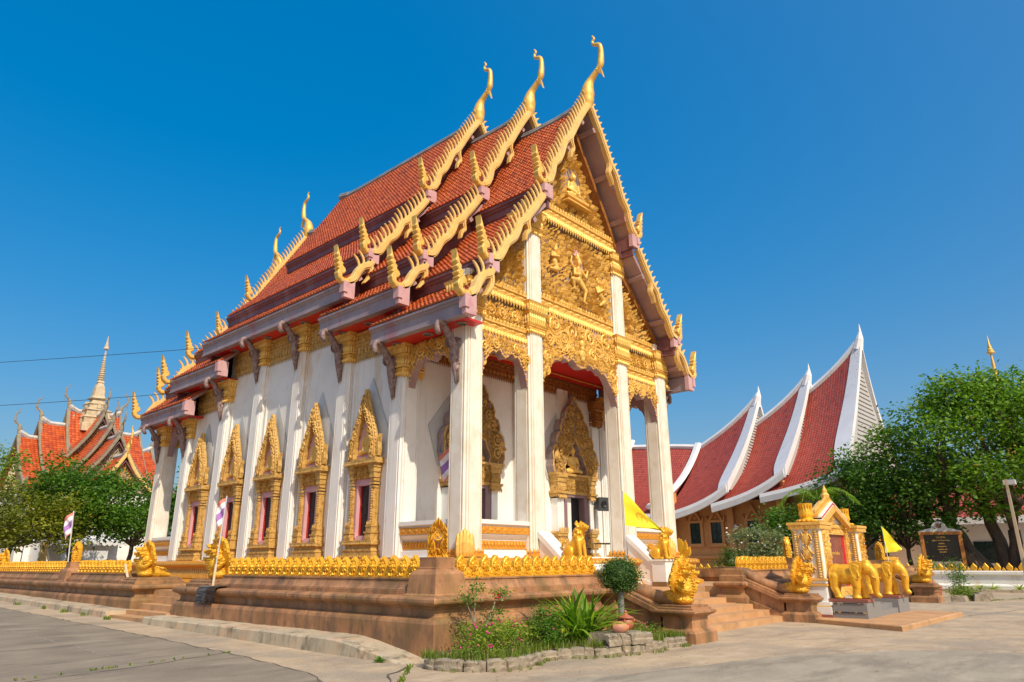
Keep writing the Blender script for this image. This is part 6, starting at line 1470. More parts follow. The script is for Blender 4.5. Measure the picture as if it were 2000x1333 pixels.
# ------------------------------------------------------------------ cruciform pavilion with spire (left background)
pv = thing('spired_pavilion', 'orange roofed cruciform pavilion with tall thin stone spire, behind trees', 'building', (3.3, 58.2, 0)); OP = np.array([3.3, 58.2, 0])
def arm(M, s0, s1, zr, ze, hw, dark='crimson', gold=False, nm=''):
    """roof arm along local -y from s0 to s1 (gable at -s1); M turns it"""
    A = M
    L_ = s1 - s0
    for side in (-1, 1):
        tiles('t', pv, (0, zr), (hw, ze), -s1, -s0, side, tw=.30, cl=.28, matn='tile_far', sag=.10, M=A)
        m = MB(); bp = smooth_path([(0, zr + .15), (side * hw * .30, zr - (zr - ze) * .38), (side * hw * .62, zr - (zr - ze) * .70), (side * hw * 1.02, ze - .1)], 5)
        ribbon(m, [tuple(p) for p in bp], .24, -s1 - .10, -s1 + .12); 
        for i in range(12):
            t = (i + .5) / 12; p = bp[int(t * (len(bp) - 1))]; m.cat(FIN, Matrix.Translation((p.x, -s1, p.y + .05)) @ Matrix.Rotation(radians(22) * side, 4, 'Y') @ Matrix.Scale(.42, 4))
        hx = side * hw * 1.04; fn_ = MB(); fn_.cat(HHM[side], A @ Matrix.Translation((hx, -s1, ze)) @ Matrix.Scale(.6, 4)); fn_.build('tail_finial', 'gold_paint' if gold else 'old_bargeboard', pv)
        m.v = [np.concatenate(m.v)]; Am = np.array(A); m.v = [m.v[0] @ Am[:3, :3].T + Am[:3, 3]]
        m.build('bargeboard', 'gold_paint' if gold else 'old_bargeboard', pv)
    m = MB(); m.extr([(0, zr - .3), (-hw * .5, (zr + ze) / 2 - .4), (-hw, ze - .15), (-hw, ze - .35), (hw, ze - .35), (hw, ze - .15), (hw * .5, (zr + ze) / 2 - .4)], -s1 + .55, -s1 + .7, A); m.build('gable_wall', 'relief_ground', pv)
    m = MB(); relief(m, lambda x, z: abs(x) < (zr - z) / (zr - ze) * hw * .7, (-hw, hw, ze, zr - .5), A @ Matrix.Translation((0, -s1 + .5, 0)), .5, 3, .3); m.build('gable_carving', 'pale_gold_stone' if not gold else 'gold', pv, kind='stuff')
    m = MB()
    for side in (-1, 1): m.extr([(0, zr - .4), (side * hw * .5, (zr + ze) / 2 - .45), (side * hw, ze - .2), (side * (hw - .05), ze - .36), (side * hw * .5, (zr + ze) / 2 - .6), (0, zr - .55)], -s1 + .05, -s1 + .55, A)
    m.build('soffit', dark, pv)
    m = MB(); m.tube([(0, -s0, zr + .05), (0, -s1 + .8, zr + .05), (0, -s1 + .2, zr + .35), (0, -s1, zr + .5)], .22, 6, A); m.build('ridge', 'ridge_white', pv)
    m = MB(); m.cat(CHOFA, A @ Matrix.Translation((0, -s1, zr + .35)) @ Matrix.Scale(.72, 4)); m.build('horn_finial', 'old_bargeboard' if not gold else 'gold', pv)
for rz, seg in ((0, ((0, 2.7, 14.6, 10.6, 2.4), (0, 5.2, 13.2, 8.6, 3.0), (0, 7.5, 12.0, 7.6, 3.3), (0, 9.7, 10.2, 7.3, 2.4))), (-pi / 2, ((0, 2.2, 15.0, 11.0, 2.2), (0, 4.2, 13.6, 8.6, 4.4), (0, 5.6, 12.2, 7.8, 4.8))), (pi / 2, ((0, 2.2, 15.0, 11.0, 2.2), (0, 4.2, 13.4, 8.6, 4.0), (0, 5.5, 12.0, 8.2, 4.4)))):
    for j, (s0, s1, zr, ze, hw) in enumerate(seg):
        arm(Matrix.Rotation(rz, 4, 'Z'), s0, s1, zr, ze, hw, 'crimson' if rz else 'maroon', gold=(rz == 0 and j == 3))
m = MB(); m.box(-4.2, 4.2, -9.2, 3, 0, 7.6); m.box(-5.2, 5.2, -4.2, 4.2, 0, 7.9); m.build('wall', 'plaster', pv)
m = MB(); m.box(-5.4, 5.4, -4.4, -4.2, 7.5, 7.9); m.box(-4.4, 4.4, -9.4, -9.2, 7.2, 7.6); m.build('cornice', 'mauve_pink', pv)
m = MB()
rows_ = [(r_ * .82, z_) for r_, z_ in [(1.55, 13.2), (1.55, 13.9), (1.35, 14.0), (1.4, 14.4), (1.5, 14.5), (1.2, 14.7), (1.2, 15.1), (1.35, 15.2), (.95, 15.4), (.95, 15.7), (1.1, 15.8), (.65, 16.0), (.6, 16.3), (.85, 16.4), (.55, 16.6), (.45, 17.5), (.28, 17.9), (.34, 18.0), (.24, 18.2)]]
m.lathe(rows_, sides=4, M=Matrix.Rotation(0, 4, 'Z')); m.lathe([(r * 1.06, z) for r, z in rows_], sides=8)
for zz, r_ in ((13.9, 1.25), (14.7, 1.05), (15.4, .85)):
    for q in range(16): a = q * pi / 8; m.extr([(-.16, 0), (.16, 0), (.18, .25), (0, .6), (-.18, .25)], -.08, .08, Matrix.Rotation(a, 4, 'Z') @ Matrix.Translation((0, -r_, zz)))
z = 18.2; prof = []
for i in range(13): r_ = .25 - .015 * i; prof += [(r_, z), (r_ * 1.35, z + .10), (r_ * .8, z + .2)]; z += .21
prof += [(.06, 21.0), (.05, 21.3)]; m.lathe(prof, 10); m.lathe([(.24, 21.3), (.24, 21.38), (.17, 21.55), (.17, 21.62), (.10, 21.95), (.02, 22.6)], 10)
m.build('spire', 'pale_gold_stone', pv)

# ------------------------------------------------------------------ trees
def leaves(blobs, per, size, seed, flat=.6, thin=0):
    """blobs: (centre, radii) -> leaf quads in dense clumps on the shell of each blob"""
    rng = np.random.default_rng(seed); V = []; T_ = []
    for c, r in blobs:
        n = int(per * (r[0] * r[1] + r[1] * r[2]) * .5)
        k = max(6, n // 26); d = rng.normal(size=(k, 3)); d /= np.linalg.norm(d, axis=1)[:, None]
        rad = rng.uniform(.55, 1.0, k)[:, None] ** .6; cl = np.array(c) + d * rad * np.array(r)
        shade = rng.random(k)
        for i in range(k):
            m = 26; q = rng.normal(size=(m, 3)) * np.array([1, 1, .55]) * size * 2.1 + cl[i]
            a = rng.normal(size=(m, 3)); a[:, 2] *= .45; a /= np.linalg.norm(a, axis=1)[:, None]
            nn = rng.normal(size=(m, 3)) * flat + np.array([0, 0, 1.0]) + d[i] * .7; b = np.cross(nn, a); b /= np.linalg.norm(b, axis=1)[:, None] + 1e-9
            s = size * rng.uniform(.6, 1.3, m)[:, None]
            P = np.stack([q - a * s * .5, q + b * s * .32 + a * s * .05, q + a * s * .6 + np.array([0, 0, -.1]) * s, q - b * s * .32 + a * s * .05], 1)
            V.append(P.reshape(-1, 3)); T_.append(np.clip(shade[i] * .75 + rng.random(m) * .35 - .05, 0, 1))
    V = np.concatenate(V); n = len(V) // 4; F = np.arange(n * 4).reshape(-1, 4).tolist(); return V, F, np.concatenate(T_)
def limb(mb, a, b, ra, rb, rng, wob=.12, n=5):
    a = Vector(a); b = Vector(b); L = (b - a).length; pts = [a]
    for i in range(1, n): pts.append(a.lerp(b, i / n) + Vector((rng.uniform(-1, 1), rng.uniform(-1, 1), rng.uniform(-.4, .8))) * L * wob * .6)
    pts.append(b); mb.tube([tuple(p) for p in pts], list(np.linspace(ra, rb, len(pts))), 7)
def tree(name, label, loc, blobs, leafm, per, size, trunk_r, fork_z, barkm='bark', seed=1, group=None, cat='tree', trunks=None, extra=0):
    rng = random.Random(seed); t = thing(name, label, cat, loc, 0, group)
    V, F, T_ = leaves(blobs, per, size, seed); me = bpy.data.meshes.new('crown'); me.from_pydata(V.tolist(), [], F); set_tone(me, T_); me.materials.append(MT[leafm]); me.update(); link('crown', me, t)
    tr = MB(); base = trunks or [((0, 0, -.2), (0, 0, fork_z))]
    for a, b in base: limb(tr, a, b, trunk_r, trunk_r * .75, rng, .06)
    big = sorted(blobs, key=lambda q: -q[1][0])[:14 + extra]
    for c, r in big:
        b0 = min(base, key=lambda q: (q[1][0] - c[0]) ** 2 + (q[1][1] - c[1]) ** 2)[1]
        limb(tr, b0, (c[0], c[1], c[2]), trunk_r * .5, trunk_r * .10, rng, .14)
    tr.build('trunk', barkm, t, smooth=True); return t
def dome(rng, rx, ry, rz, cz, n, br, low=-.3):
    out = []
    for i in range(n):
        while True:
            d = Vector((rng.uniform(-1, 1), rng.uniform(-1, 1), rng.uniform(low, 1)))
            if d.length < 1 and d.length > .35: break
        s = br * rng.uniform(.7, 1.3); out.append(((d.x * rx, d.y * ry, cz + d.z * rz), (s, s, s * .7)))
    return out
q = random.Random(21)
tree('shade_tree', 'olive green spreading shade tree at the left edge', (-6.2, 37, .5), dome(q, 4.4, 3.6, 2.1, 3.9, 60, .9, low=-.62), 'leaf_olive', 330, .20, .16, 2.2, seed=3, group='shade trees left of the temple')
tree('shade_tree', 'tall deep green tree in front of the spired pavilion', (-2.8, 38, .5), dome(q, 2.9, 2.6, 2.9, 5.0, 66, .85, low=-.62), 'leaf_green', 330, .20, .18, 2.6, seed=4, group='shade trees left of the temple')
tree('shade_tree', 'rounded green tree touching the rear column of the temple', (.3, 36.5, .5), dome(q, 2.9, 2.6, 2.3, 4.2, 56, .8, low=-.62), 'leaf_green', 330, .20, .17, 2.3, seed=5, group='shade trees left of the temple')
tree('shade_tree', 'dark tree glimpsed between the rear column and the wall', (3.6, 34, .5), dome(q, 2.6, 2.4, 2.4, 4.0, 36, .95), 'leaf_dark', 250, .25, .16, 2.2, seed=6, group='shade trees left of the temple')
tree('sparse_tree', 'thin leafed pale twiggy tree before the pavilion gable', (-8.0, 42, .5), dome(q, 2.4, 2.2, 2.6, 7.0, 16, .7), 'leaf_bush', 60, .22, .12, 3.6, 'bark_pale', seed=7)
tree('shade_tree', 'low olive tree filling the gap left of the nearest trunks', (-11.0, 44, .6), dome(q, 4.0, 3.4, 2.0, 3.6, 40, 1.1), 'leaf_olive', 170, .26, .16, 2.2, seed=8, group='shade trees left of the temple')
bo_b = dome(q, 4.3, 5.9, 4.2, 8.2, 110, 1.15, low=-.9) + [((0, 7.2, 8.6), (1.0, 1.0, .8)), ((0, 6.4, 6.9), (1.3, 1.3, 1.0)), ((0, 5.0, 9.2), (1.2, 1.2, .8))] + dome(q, 2.2, 2.6, 1.4, 11.2, 14, .7) + [((0, 4.8, 6.5), (1.4, 1.4, 1.0)), ((-.5, 6.0, 7.8), (1.1, 1.1, .8)), ((.3, 5.3, 5.0), (1.6, 1.5, 1.1))]
tree('fig_tree', 'huge spreading sacred fig tree with many dark twisted trunks', (33.2, -6.2, .1), bo_b, 'leaf_bodhi', 230, .25, .42, 3.0, seed=9, trunks=[((0, 0, -.2), (.3, -.6, 3.2)), ((.3, .5, -.2), (.2, 2.6, 3.6)), ((-.4, -.3, -.2), (-.5, -2.2, 3.8)), ((.2, .1, -.2), (.8, .6, 4.4)), ((-.3, .6, -.2), (-.8, 3.6, 3.9)), ((-.2, -.5, -.2), (.2, -3.4, 4.4))], extra=16)
tree('dark_tree', 'dark dense tree with fine leaves behind the sign shrine', (31.6, 1.1, .1), dome(q, 2.2, 2.2, 3.2, 5.0, 50, .85, low=-.7), 'leaf_dark', 220, .22, .17, 2.2, seed=10)
tree('dark_tree', 'second dark dense tree reaching over the flag pennant', (31.8, -1.4, .1), dome(q, 2.2, 2.8, 3.0, 4.9, 46, .95, low=-.7), 'leaf_dark', 210, .22, .16, 2.2, seed=13)
tree('mango_tree', 'small round glossy green tree before the orange hall', (29.9, 4.9, .1), dome(q, 1.35, 1.6, 1.25, 3.6, 26, .6, low=-.8), 'leaf_green', 330, .19, .11, 1.8, seed=11)
fr = tree('plumeria_tree', 'bare-branched plumeria with white blossoms before the orange hall', (26.2, 5.7, .1), [((q.uniform(-.3, .3), q.uniform(-1.4, 1.7), 2.5 + q.uniform(-.9, 1.0)), (.20, .20, .13)) for _ in range(16)], 'leaf_frangipani', 60, .19, .07, .9, 'bark_pale', seed=12)
fl = MB()
for _ in range(15): ell(fl, (q.uniform(-.4, .2), q.uniform(-1.5, 2.1), q.uniform(2.0, 3.6)), (.07, .07, .05), n=6)
fl.build('blossoms', 'petal_white', fr)
for i, (x, y, z_, s_, lb) in enumerate(((27.4, 8.3, 0, .8, 'leafy shrub with bare stems by the orange wall'), (27.0, 7.2, 0, .7, 'feathery green shrub left of the plumeria'), (26.6, 14.0, 0, .5, 'small green bush behind the serpent hood'))):
    tree('garden_shrub', lb, (x, y, .1), dome(q, s_, s_ * 1.1, s_, 1.5 if i < 2 else 1.7, 14, .38, low=-1), 'leaf_bush' if i else 'leaf_green', 260, .13, .04, .6, 'bark_pale', seed=20 + i, cat='shrub', group='shrubs along the compound wall')
# far tree line closing the horizon
fb = []
for i in range(60):
    x = 62 + q.uniform(0, 16); y = -40 + i * 1.9; fb.append(((x, y, q.uniform(1.5, 3.2)), (2.6, 2.6, 2.4)))
V, F, T_ = leaves(fb, 26, .6, 40); me = bpy.data.meshes.new('trees'); me.from_pydata(V.tolist(), [], F); set_tone(me, T_); me.materials.append(MT['leaf_dark']); me.update()
link('far_woodland', me, None, kind='stuff', label='far green woodland behind the halls at right')
fb = []
for i in range(46): fb.append(((-46 + i * 1.7, 92 + q.uniform(0, 8), q.uniform(1.2, 2.6)), (2.4, 2.4, 2.0)))
V, F, T_ = leaves(fb, 26, .6, 41); me = bpy.data.meshes.new('trees'); me.from_pydata(V.tolist(), [], F); set_tone(me, T_); me.materials.append(MT['leaf_dark']); me.update()
link('far_woodland', me, None, kind='stuff', label='far green woodland behind the pavilion at left')

# ------------------------------------------------------------------ white canopy tents under the left trees
def tent(x, y, w, d, h, label, wall=True, rz=0):
    t = thing('canopy_tent', label, 'tent', (x, y, gz(y)), rz, 'white canopy tents under the trees')
    m = MB(); V = [(-w / 2, -d / 2, h), (w / 2, -d / 2, h), (w / 2, d / 2, h), (-w / 2, d / 2, h), (-w / 2, 0, h + .8), (w / 2, 0, h + .8)]
    m.add(V, [(0, 1, 5, 4), (2, 3, 4, 5), (0, 4, 3), (1, 2, 5)]); 
    n = int(w / .35)
    for i in range(n):
        a = -w / 2 + i * w / n; b2 = a + w / n; m.add([(a, -d / 2 - .01, h), (b2, -d / 2 - .01, h), (b2, -d / 2 - .01, h - .25), ((a + b2) / 2, -d / 2 - .01, h - .38), (a, -d / 2 - .01, h - .25)], [(0, 4, 3, 2, 1)])
    n = int(d / .35)
    for i in range(n):
        a = -d / 2 + i * d / n; b2 = a + d / n; m.add([(-w / 2 - .01, a, h), (-w / 2 - .01, b2, h), (-w / 2 - .01, b2, h - .25), (-w / 2 - .01, (a + b2) / 2, h - .38), (-w / 2 - .01, a, h - .25)], [(0, 4, 3, 2, 1)])
    m.build('canopy', 'tent_white', t)
    if wall: m = MB(); m.box(-w / 2, w / 2, d / 2 - .05, d / 2, .1, h); m.build('wall_sheet', 'tent_white', t); m = MB(); m.box(-w / 2, w / 2 - 2, -d / 2, -d / 2 + .04, .3, 2.0); m.build('wall_sheet', 'tent_white', t)
    for sx in (-1, 1):
        for sy in (-1, 1): m = MB(); m.tube([(sx * w / 2, sy * d / 2, 0), (sx * w / 2, sy * d / 2, h)], .035, 6); m.build('leg', 'tent_frame', t)
tent(1.0, 46, 5.0, 4, 2.7, 'white tent with closed side sheet between the tree trunks'); tent(-5.6, 47, 6.0, 4, 2.6, 'open white tent with scalloped edge behind the flag', False); tent(-12, 50, 7, 4, 2.6, 'white tent farthest left, mostly in shade', True)
m = MB(); m.box(-1.2, 1.2, -.6, .6, .0, .75); m.box(-1.3, 1.3, -.7, .7, .75, .8); m.box(-.9, -.2, -.3, .3, .8, 1.2); m.box(.1, .9, -.3, .2, .8, 1.05)
m.build('market_stall', 'cloth_dark', None, loc=(-6.2, 46.3, .6), label='dark draped table with goods under the open tent', cat='table')
m = MB(); m.box(-.25, .25, -.03, .03, 0, 2.6); m.build('banner', 'gold_paint', None, loc=(-2.6, 44, .6), rz=.2, label='upright yellow and white banner board between the tents', cat='banner')

# ------------------------------------------------------------------ signboard, lamp, speaker, bench
sg = thing('notice_board', 'black stone notice board with gold edges under the fig tree', 'signboard', (30.2, -3.6, 0), -pi / 2 + .35)
m = MB(); m.box(-.88, .88, -.02, .06, 1.55, 3.05); m.build('board', 'board_black', sg)
for s in (-1, 1): m = MB(); m.box(s * .98 - .10, s * .98 + .10, -.12, .12, 0, 3.1); m.box(s * .98 - .14, s * .98 + .14, -.15, .15, 3.05, 3.18); m.build('post', 'gold_dark', sg)  # darker gold on posts and rail puts the tree's shade into their colour
m = MB(); m.box(-1.1, 1.1, -.13, .13, 3.05, 3.22); m.build('rail', 'gold_dark', sg)
m = MB(); m.extr([(-1.15, 3.22), (1.15, 3.22), (.75, 3.36), (.42, 3.44), (.34, 3.62), (.2, 3.76), (0, 3.82), (-.2, 3.76), (-.34, 3.62), (-.42, 3.44), (-.75, 3.36)], -.08, .08); m.build('crest', 'louvre_grey', sg)  # crest grey also carries the tree's shade in its colour
m = MB(); m.lathe([(.14, 0), (.14, .03), (.001, .03)], 14, Matrix.Translation((0, -.08, 3.56)) @ Matrix.Rotation(pi / 2, 4, 'X')); m.build('medallion', 'board_maroon', sg)
for s_, sz, z in (('ประวัติวัด', .13, 2.86), ('บูรณะโดยศรัทธาสาธุชน', .10, 2.70), ('อุทยาน', .12, 2.52), ('ธรรมสถาน', .10, 2.36), ('เมืองเดิม พ.ศ.', .09, 2.2), ('ผู้ร่วมสร้าง', .09, 2.05)): text_obj(s_, sz, (0, -.03, z), RX, 'letter_gold', sg)
lp = thing('lamp_post', 'tall weathered concrete lamp post with square floodlight at right edge', 'lamp post', (19.48, -8.75, 0))
m = MB(); m.frus(-.07, .07, -.07, .07, 0, 5.0, .02); m.build('post', 'kerb', lp)
m = MB(); m.box(-.05, .35, -.32, .12, 4.78, 4.98); m.build('floodlight', 'louvre_grey', lp)
m = MB(); m.box(-.16, .16, -.2, -.1, 1.3, 1.75); m.build('meter_box', 'sala_white', lp)
spk = MB(); Mr = Matrix.Rotation(radians(-20), 4, 'Z') @ Matrix.Rotation(radians(8), 4, 'X')
spk.box(-.20, .20, -.16, .16, -.22, .22, Mr); spk.box(-.23, .23, -.19, -.13, -.25, .25, Mr)
so_ = spk.build('loudspeaker', 'speaker_grey', None, loc=(3.98, 1.98, 3.72), label='grey loudspeaker mounted high beside the right temple door', cat='loudspeaker')
m = MB(); m.lathe([(.13, 0), (.11, .03), (.03, -.02), (.001, .0)], 14, Mr @ Matrix.Translation((0, -.20, 0)) @ Matrix.Rotation(pi / 2, 4, 'X')); m.build('cone', 'black', so_)
m = MB(); m.tube([(0, .15, 0), (.0, .5, 0)], .03, 6); m.build('arm', 'speaker_grey', so_)
bn = thing('folding_table', 'small dark folding table behind the lion by the right door', 'table', (1.9, .6, FZ))
m = MB(); m.box(-.05, 1.15, -.25, .25, .42, .46); m.build('tabletop', 'dark_wood', bn)
for x in (0, 1.1):
    for y in (-.2, .2): m = MB(); m.tube([(x, y, 0), (x, y, .42)], .018, 5); m.build('leg', 'steel', bn)

# ------------------------------------------------------------------ flags
def flag(label, base, top, cloth, group=None, pole_m='tent_frame', r=.016, lower=None):
    t = thing('flag', label, 'flag', base, 0, group); b = Vector(top) - Vector(base)
    m = MB(); m.tube([(0, 0, 0), tuple(b)], r, 6); m.build('pole', pole_m, t)
    if lower: m = MB(); m.tube([tuple(b * -.02), tuple(b * lower)], r * 1.9, 8); m.build('pole_sleeve', 'pole_wood', t)
    grid, mi, mats = cloth(b); me = bpy.data.meshes.new('cloth'); n0, n1, V = grid
    F = [(i * n1 + j, i * n1 + j + 1, (i + 1) * n1 + j + 1, (i + 1) * n1 + j) for i in range(n0 - 1) for j in range(n1 - 1)]
    me.from_pydata(V, [], F); [me.materials.append(MT[x]) for x in mats]; me.polygons.foreach_set('material_index', [mi(i, j, n0, n1) for i in range(n0 - 1) for j in range(n1 - 1)]); me.polygons.foreach_set('use_smooth', [True] * len(F)); me.update()
    link('cloth', me, t); return t
def yellow_cloth(b):
    n0, n1 = 40, 40; V = []; H = .82; A = Vector((.74, -.52, 0)).normalized()
    for i in range(n0):
        u = i / (n0 - 1)
        for j in range(n1):
            v = j / (n1 - 1)
            top = b + Vector((0, 0, -u * 1.25)) + A * (1.75 * u); hoist = b - Vector((0, 0, 0)); 
            p_top = b + A * (1.02 * u) + Vector((0, 0, -1.02 * u)); p_bot = b + Vector((0, 0, -H)) + A * (.98 * u) + Vector((0, 0, -.12 * u))
            p = p_top.lerp(p_bot, v) + Vector((A.y, -A.x, 0)) * (.045 * sin(u * 9 + v * 2.0) + .03 * sin(v * 7 + u * 3)) * (.3 + u)
            V.append(tuple(p))
    def mi(i, j, a, c):
        u = (i + .5) / a; v = (j + .5) / c; x = (u - .46) * 1.25; z = (v - .42) * .95; r_ = sqrt(x * x + z * z)
        if .15 < r_ < .19 or r_ < .035: return 1
        if r_ < .15 and abs((atan2(z, x) / (pi / 6)) % 1 - .5) > .34: return 1
        return 0
    return (n0, n1, V), mi, ['flag_yellow', 'flag_orange']
flag('large yellow flag with an orange wheel beside the temple stairs', (-3.48, -3.93, 1.30), (-3.48, -3.93, 3.30), yellow_cloth)
def pennant(b):
    n0, n1 = 14, 10; V = []; A = Vector((.5, -.8, 0)).normalized()
    for i in range(n0):
        u = i / (n0 - 1)
        for j in range(n1):
            v = j / (n1 - 1); p = (b + A * (.62 * u) + Vector((0, 0, -.85 * u))).lerp(b + Vector((0, 0, -1.0)) + A * (.52 * u) + Vector((0, 0, .05 * u)), v); V.append(tuple(p + Vector((A.y, -A.x, 0)) * .07 * sin(6 * u + 4 * v)))
    return (n0, n1, V), (lambda i, j, a, c: 0), ['flag_yellow']
flag('small yellow pennant standing behind the golden elephants', (12.4, -5.45, 0), (12.5, -5.3, 2.92), pennant)
def thai(L_, D, ax):
    def f(b):
        n0, n1 = 10, 14; V = []; bn_ = b.normalized(); A = Vector(ax)
        for i in range(n0):
            u = i / (n0 - 1)
            for j in range(n1):
                v = j / (n1 - 1); p = b - bn_ * (D * v) + A * (L_ * u * (1 - .35 * v)) + Vector((0, 0, -.55 * u * L_ * 1.6)) + Vector((A.y, -A.x, 0)) * .05 * sin(7 * u + 8 * v); V.append(tuple(p))
        return (n0, n1, V), (lambda i, j, a, c: (0, 1, 2, 2, 1, 0)[min(5, int((j + .5) / c * 6))]), ['flag_red', 'flag_white', 'flag_blue']
    return f
G_ = 'national flags on poles round the terrace'
flag('faded striped flag on a straight pole behind the corner marker', (-4.62, .9, 1.37), (-4.62, .9, 4.86), thai(.42, .75, (-.7, .7, 0)), G_, r=.02)
flag('faded striped flag on a leaning pole tied with rags', (-9.13, 5.15, 1.02), (-8.95, 5.3, 3.42), thai(.24, .75, (-.7, .7, 0)), G_, r=.018, lower=.26)
flag('faded striped flag on a pole left of the far serpent', (-8.95, 17.3, 1.4), (-8.9, 17.9, 3.65), thai(.32, .85, (-.7, .7, 0)), G_, r=.022)
m = MB(); m.tube([(-8.95, 11.3, 1.15), (-9.0, 11.6, 1.65)], .04, 6); m.build('pole_stub', 'pole_wood', None, label='short pale broken pole leaning beside the far serpent', cat='pole')
def rag(name, m_, x, y0, y1, label, seed):
    r_ = random.Random(seed); n0, n1 = 16, 26; V = []
    prof = [(-8.99, 1.085), (-9.12, 1.09), (-9.24, 1.085), (-9.33, 1.06), (-9.365, 1.0), (-9.37, .9), (-9.37, .78), (-9.37, .66)]
    for i in range(n0):
        u = i / (n0 - 1); y = y0 + (y1 - y0) * u; cut = 1 - .12 * r_.random()
        for j in range(n1):
            t = j / (n1 - 1) * cut * (len(prof) - 1); k = min(int(t), len(prof) - 2); f = t - k; px = prof[k][0] + (prof[k + 1][0] - prof[k][0]) * f; pz = prof[k][1] + (prof[k + 1][1] - prof[k][1]) * f
            V.append((px - .03 * abs(sin(j * 1.3)) - r_.uniform(0, .012), y + r_.uniform(-.01, .01), pz + r_.uniform(0, .01) + .012))
    F = [(i * n1 + j, i * n1 + j + 1, (i + 1) * n1 + j + 1, (i + 1) * n1 + j) for i in range(n0 - 1) for j in range(n1 - 1)]
    b = MB(); b.add(V, F); b.build(name, m_, None, smooth=True, label=label, cat='cloth')
rag('rag', 'rag_grey', 0, 5.45, 4.95, 'dark striped rag draped over the terrace ledge by the pole', 1); rag('rag', 'rag_brown', 0, 4.94, 4.45, 'shaggy brown rag draped over the terrace ledge', 2)
for i, (a, b2, lb) in enumerate((((-32.2, 63.7, 12.3), (-6.1, 15.0, 10.3), 'upper black cable running to the temple roof'), ((-31.3, 59.2, 10.7), (-6.1, 17.2, 8.72), 'lower black cable running to the temple eave'))):
    pts = [];
    for k in range(25): t = k / 24; p = Vector(a).lerp(Vector(b2), t); p.z -= 4 * t * (1 - t) * (.35 + .45 * i); pts.append(tuple(p))
    m = MB(); m.tube(pts, .012, 5); m.build('cable', 'cable_black', None, label=lb, cat='cable', group='overhead cables')

# ------------------------------------------------------------------ planter bed in front of the terrace corner
bed = MB(); EDGE = [(-9.84, -4.15), (-9.86, -4.55), (-9.62, -5.05), (-9.2, -5.32), (-8.7, -5.3), (-8.25, -5.08), (-7.85, -4.95), (-7.45, -5.1), (-7.1, -5.35), (-6.75, -5.55), (-6.4, -5.62), (-6.1, -5.72), (-5.75, -5.80), (-5.4, -5.78), (-5.1, -5.66), (-4.75, -5.66), (-4.4, -5.70), (-4.1, -5.62)]
poly = EDGE + [(-4.1, -3.6), (-9.3, -3.6)]
bed.add([(x, y, .16) for x, y in poly], [tuple(range(len(poly)))]); bed.build('soil', 'soil', None, kind='structure')
ed = thing('planter_edging', 'rough grey stone edging round the flower bed', 'edging', (-7, -5.2, 0)); r_ = random.Random(4)
EP = smooth_path(EDGE, 3); acc = 0; i = 0; last = EP[0]
k = 0
while k < len(EP) - 2:
    k2 = min(len(EP) - 1, k + r_.choice((2, 3))); a, b2 = EP[k], EP[k2]; dd = b2 - a; L_ = dd.length; k = k2
    tall = -6.8 < a.x < -5.7
    for lv in range(2 if tall else 1):
        h = .19 * r_.uniform(.9, 1.12); z0 = lv * .19; off = r_.uniform(-.02, .02); m = MB(); w_ = .17; n_ = 5; V = []; F = []
        for q5 in range(n_ + 1):
            t5 = q5 / n_; e5 = .03 if q5 in (0, n_) else 0
            for (yy5, zz5) in ((-w_ / 2, 0), (-w_ / 2 - .015, h * .4), (-w_ / 2 + .005, h * .55), (-w_ / 2 - .005, h * .86), (-w_ / 2 + .04, h), (w_ / 2, h)):
                V.append((L_ * t5 * .985, yy5 + e5 + r_.uniform(-.012, .012), z0 + max(0, zz5 - e5 * .6 * (zz5 > .05)) + r_.uniform(-.006, .006)))
        for q5 in range(n_):
            for w5 in range(5): F.append((q5 * 6 + w5, q5 * 6 + 6 + w5, q5 * 6 + 7 + w5, q5 * 6 + 1 + w5))
        F += [(5, 4, 3, 2, 1, 0), tuple(n_ * 6 + w5 for w5 in range(6))]
        m.add(V, F); m.build('stone', 'stone_edge', ed, smooth='auto', M=Matrix.Translation((a.x + 7, a.y + 5.2 + off, -.02)) @ Matrix.Rotation(atan2(dd.y, dd.x), 4, 'Z'))
m = MB(); m.frus(-6.62, -5.60, -5.66, -5.0, .1, .37, .05); m.v = [v - np.array([-7, -5.2, 0]) for v in m.v]; m.build('stone_top', 'stone_edge', ed)
# strap-leaved clump, each blade a piece
sc_ = thing('strap_leaf_plant', 'big clump of arching strap leaves before the terrace', 'plant', (-6.35, -4.68, .15)); sc_.scale = (1.42,) * 3; r_ = random.Random(8)
def blade(L_, w, bend, lift, twist=0):
    V = []; F = []; n = 7
    for i in range(n + 1):
        t = i / n; x = L_ * (t * cos(lift) + bend * t * t * .5); z = L_ * (t * sin(lift) - bend * t * t * .75); ww = w * (sin(pi * min(1, t * .92 + .08)) ** .6) * (1 if t < .97 else .25)
        V += [(x, -ww, z + ww * .35), (x, 0, z - ww * .1), (x, ww, z + ww * .35)]
    for i in range(n): F += [(i * 3, i * 3 + 3, i * 3 + 4, i * 3 + 1), (i * 3 + 1, i * 3 + 4, i * 3 + 5, i * 3 + 2)]
    return V, F
for i in range(150):
    lift = radians(r_.uniform(30, 86)); V, F = blade(r_.uniform(.55, 1.02), r_.uniform(.015, .026), r_.uniform(.15, .75), lift)
    me = bpy.data.meshes.new('blade'); me.from_pydata(V, [], F); set_tone(me, [r_.random()] * len(F)); me.materials.append(MT['leaf_strap']); me.polygons.foreach_set('use_smooth', [True] * len(F)); me.update()
    link('leaf', me, sc_, M=Matrix.Translation((r_.uniform(-.2, .2), r_.uniform(-.16, .16), r_.uniform(0, .1))) @ Matrix.Rotation(r_.uniform(0, 2 * pi), 4, 'Z'))
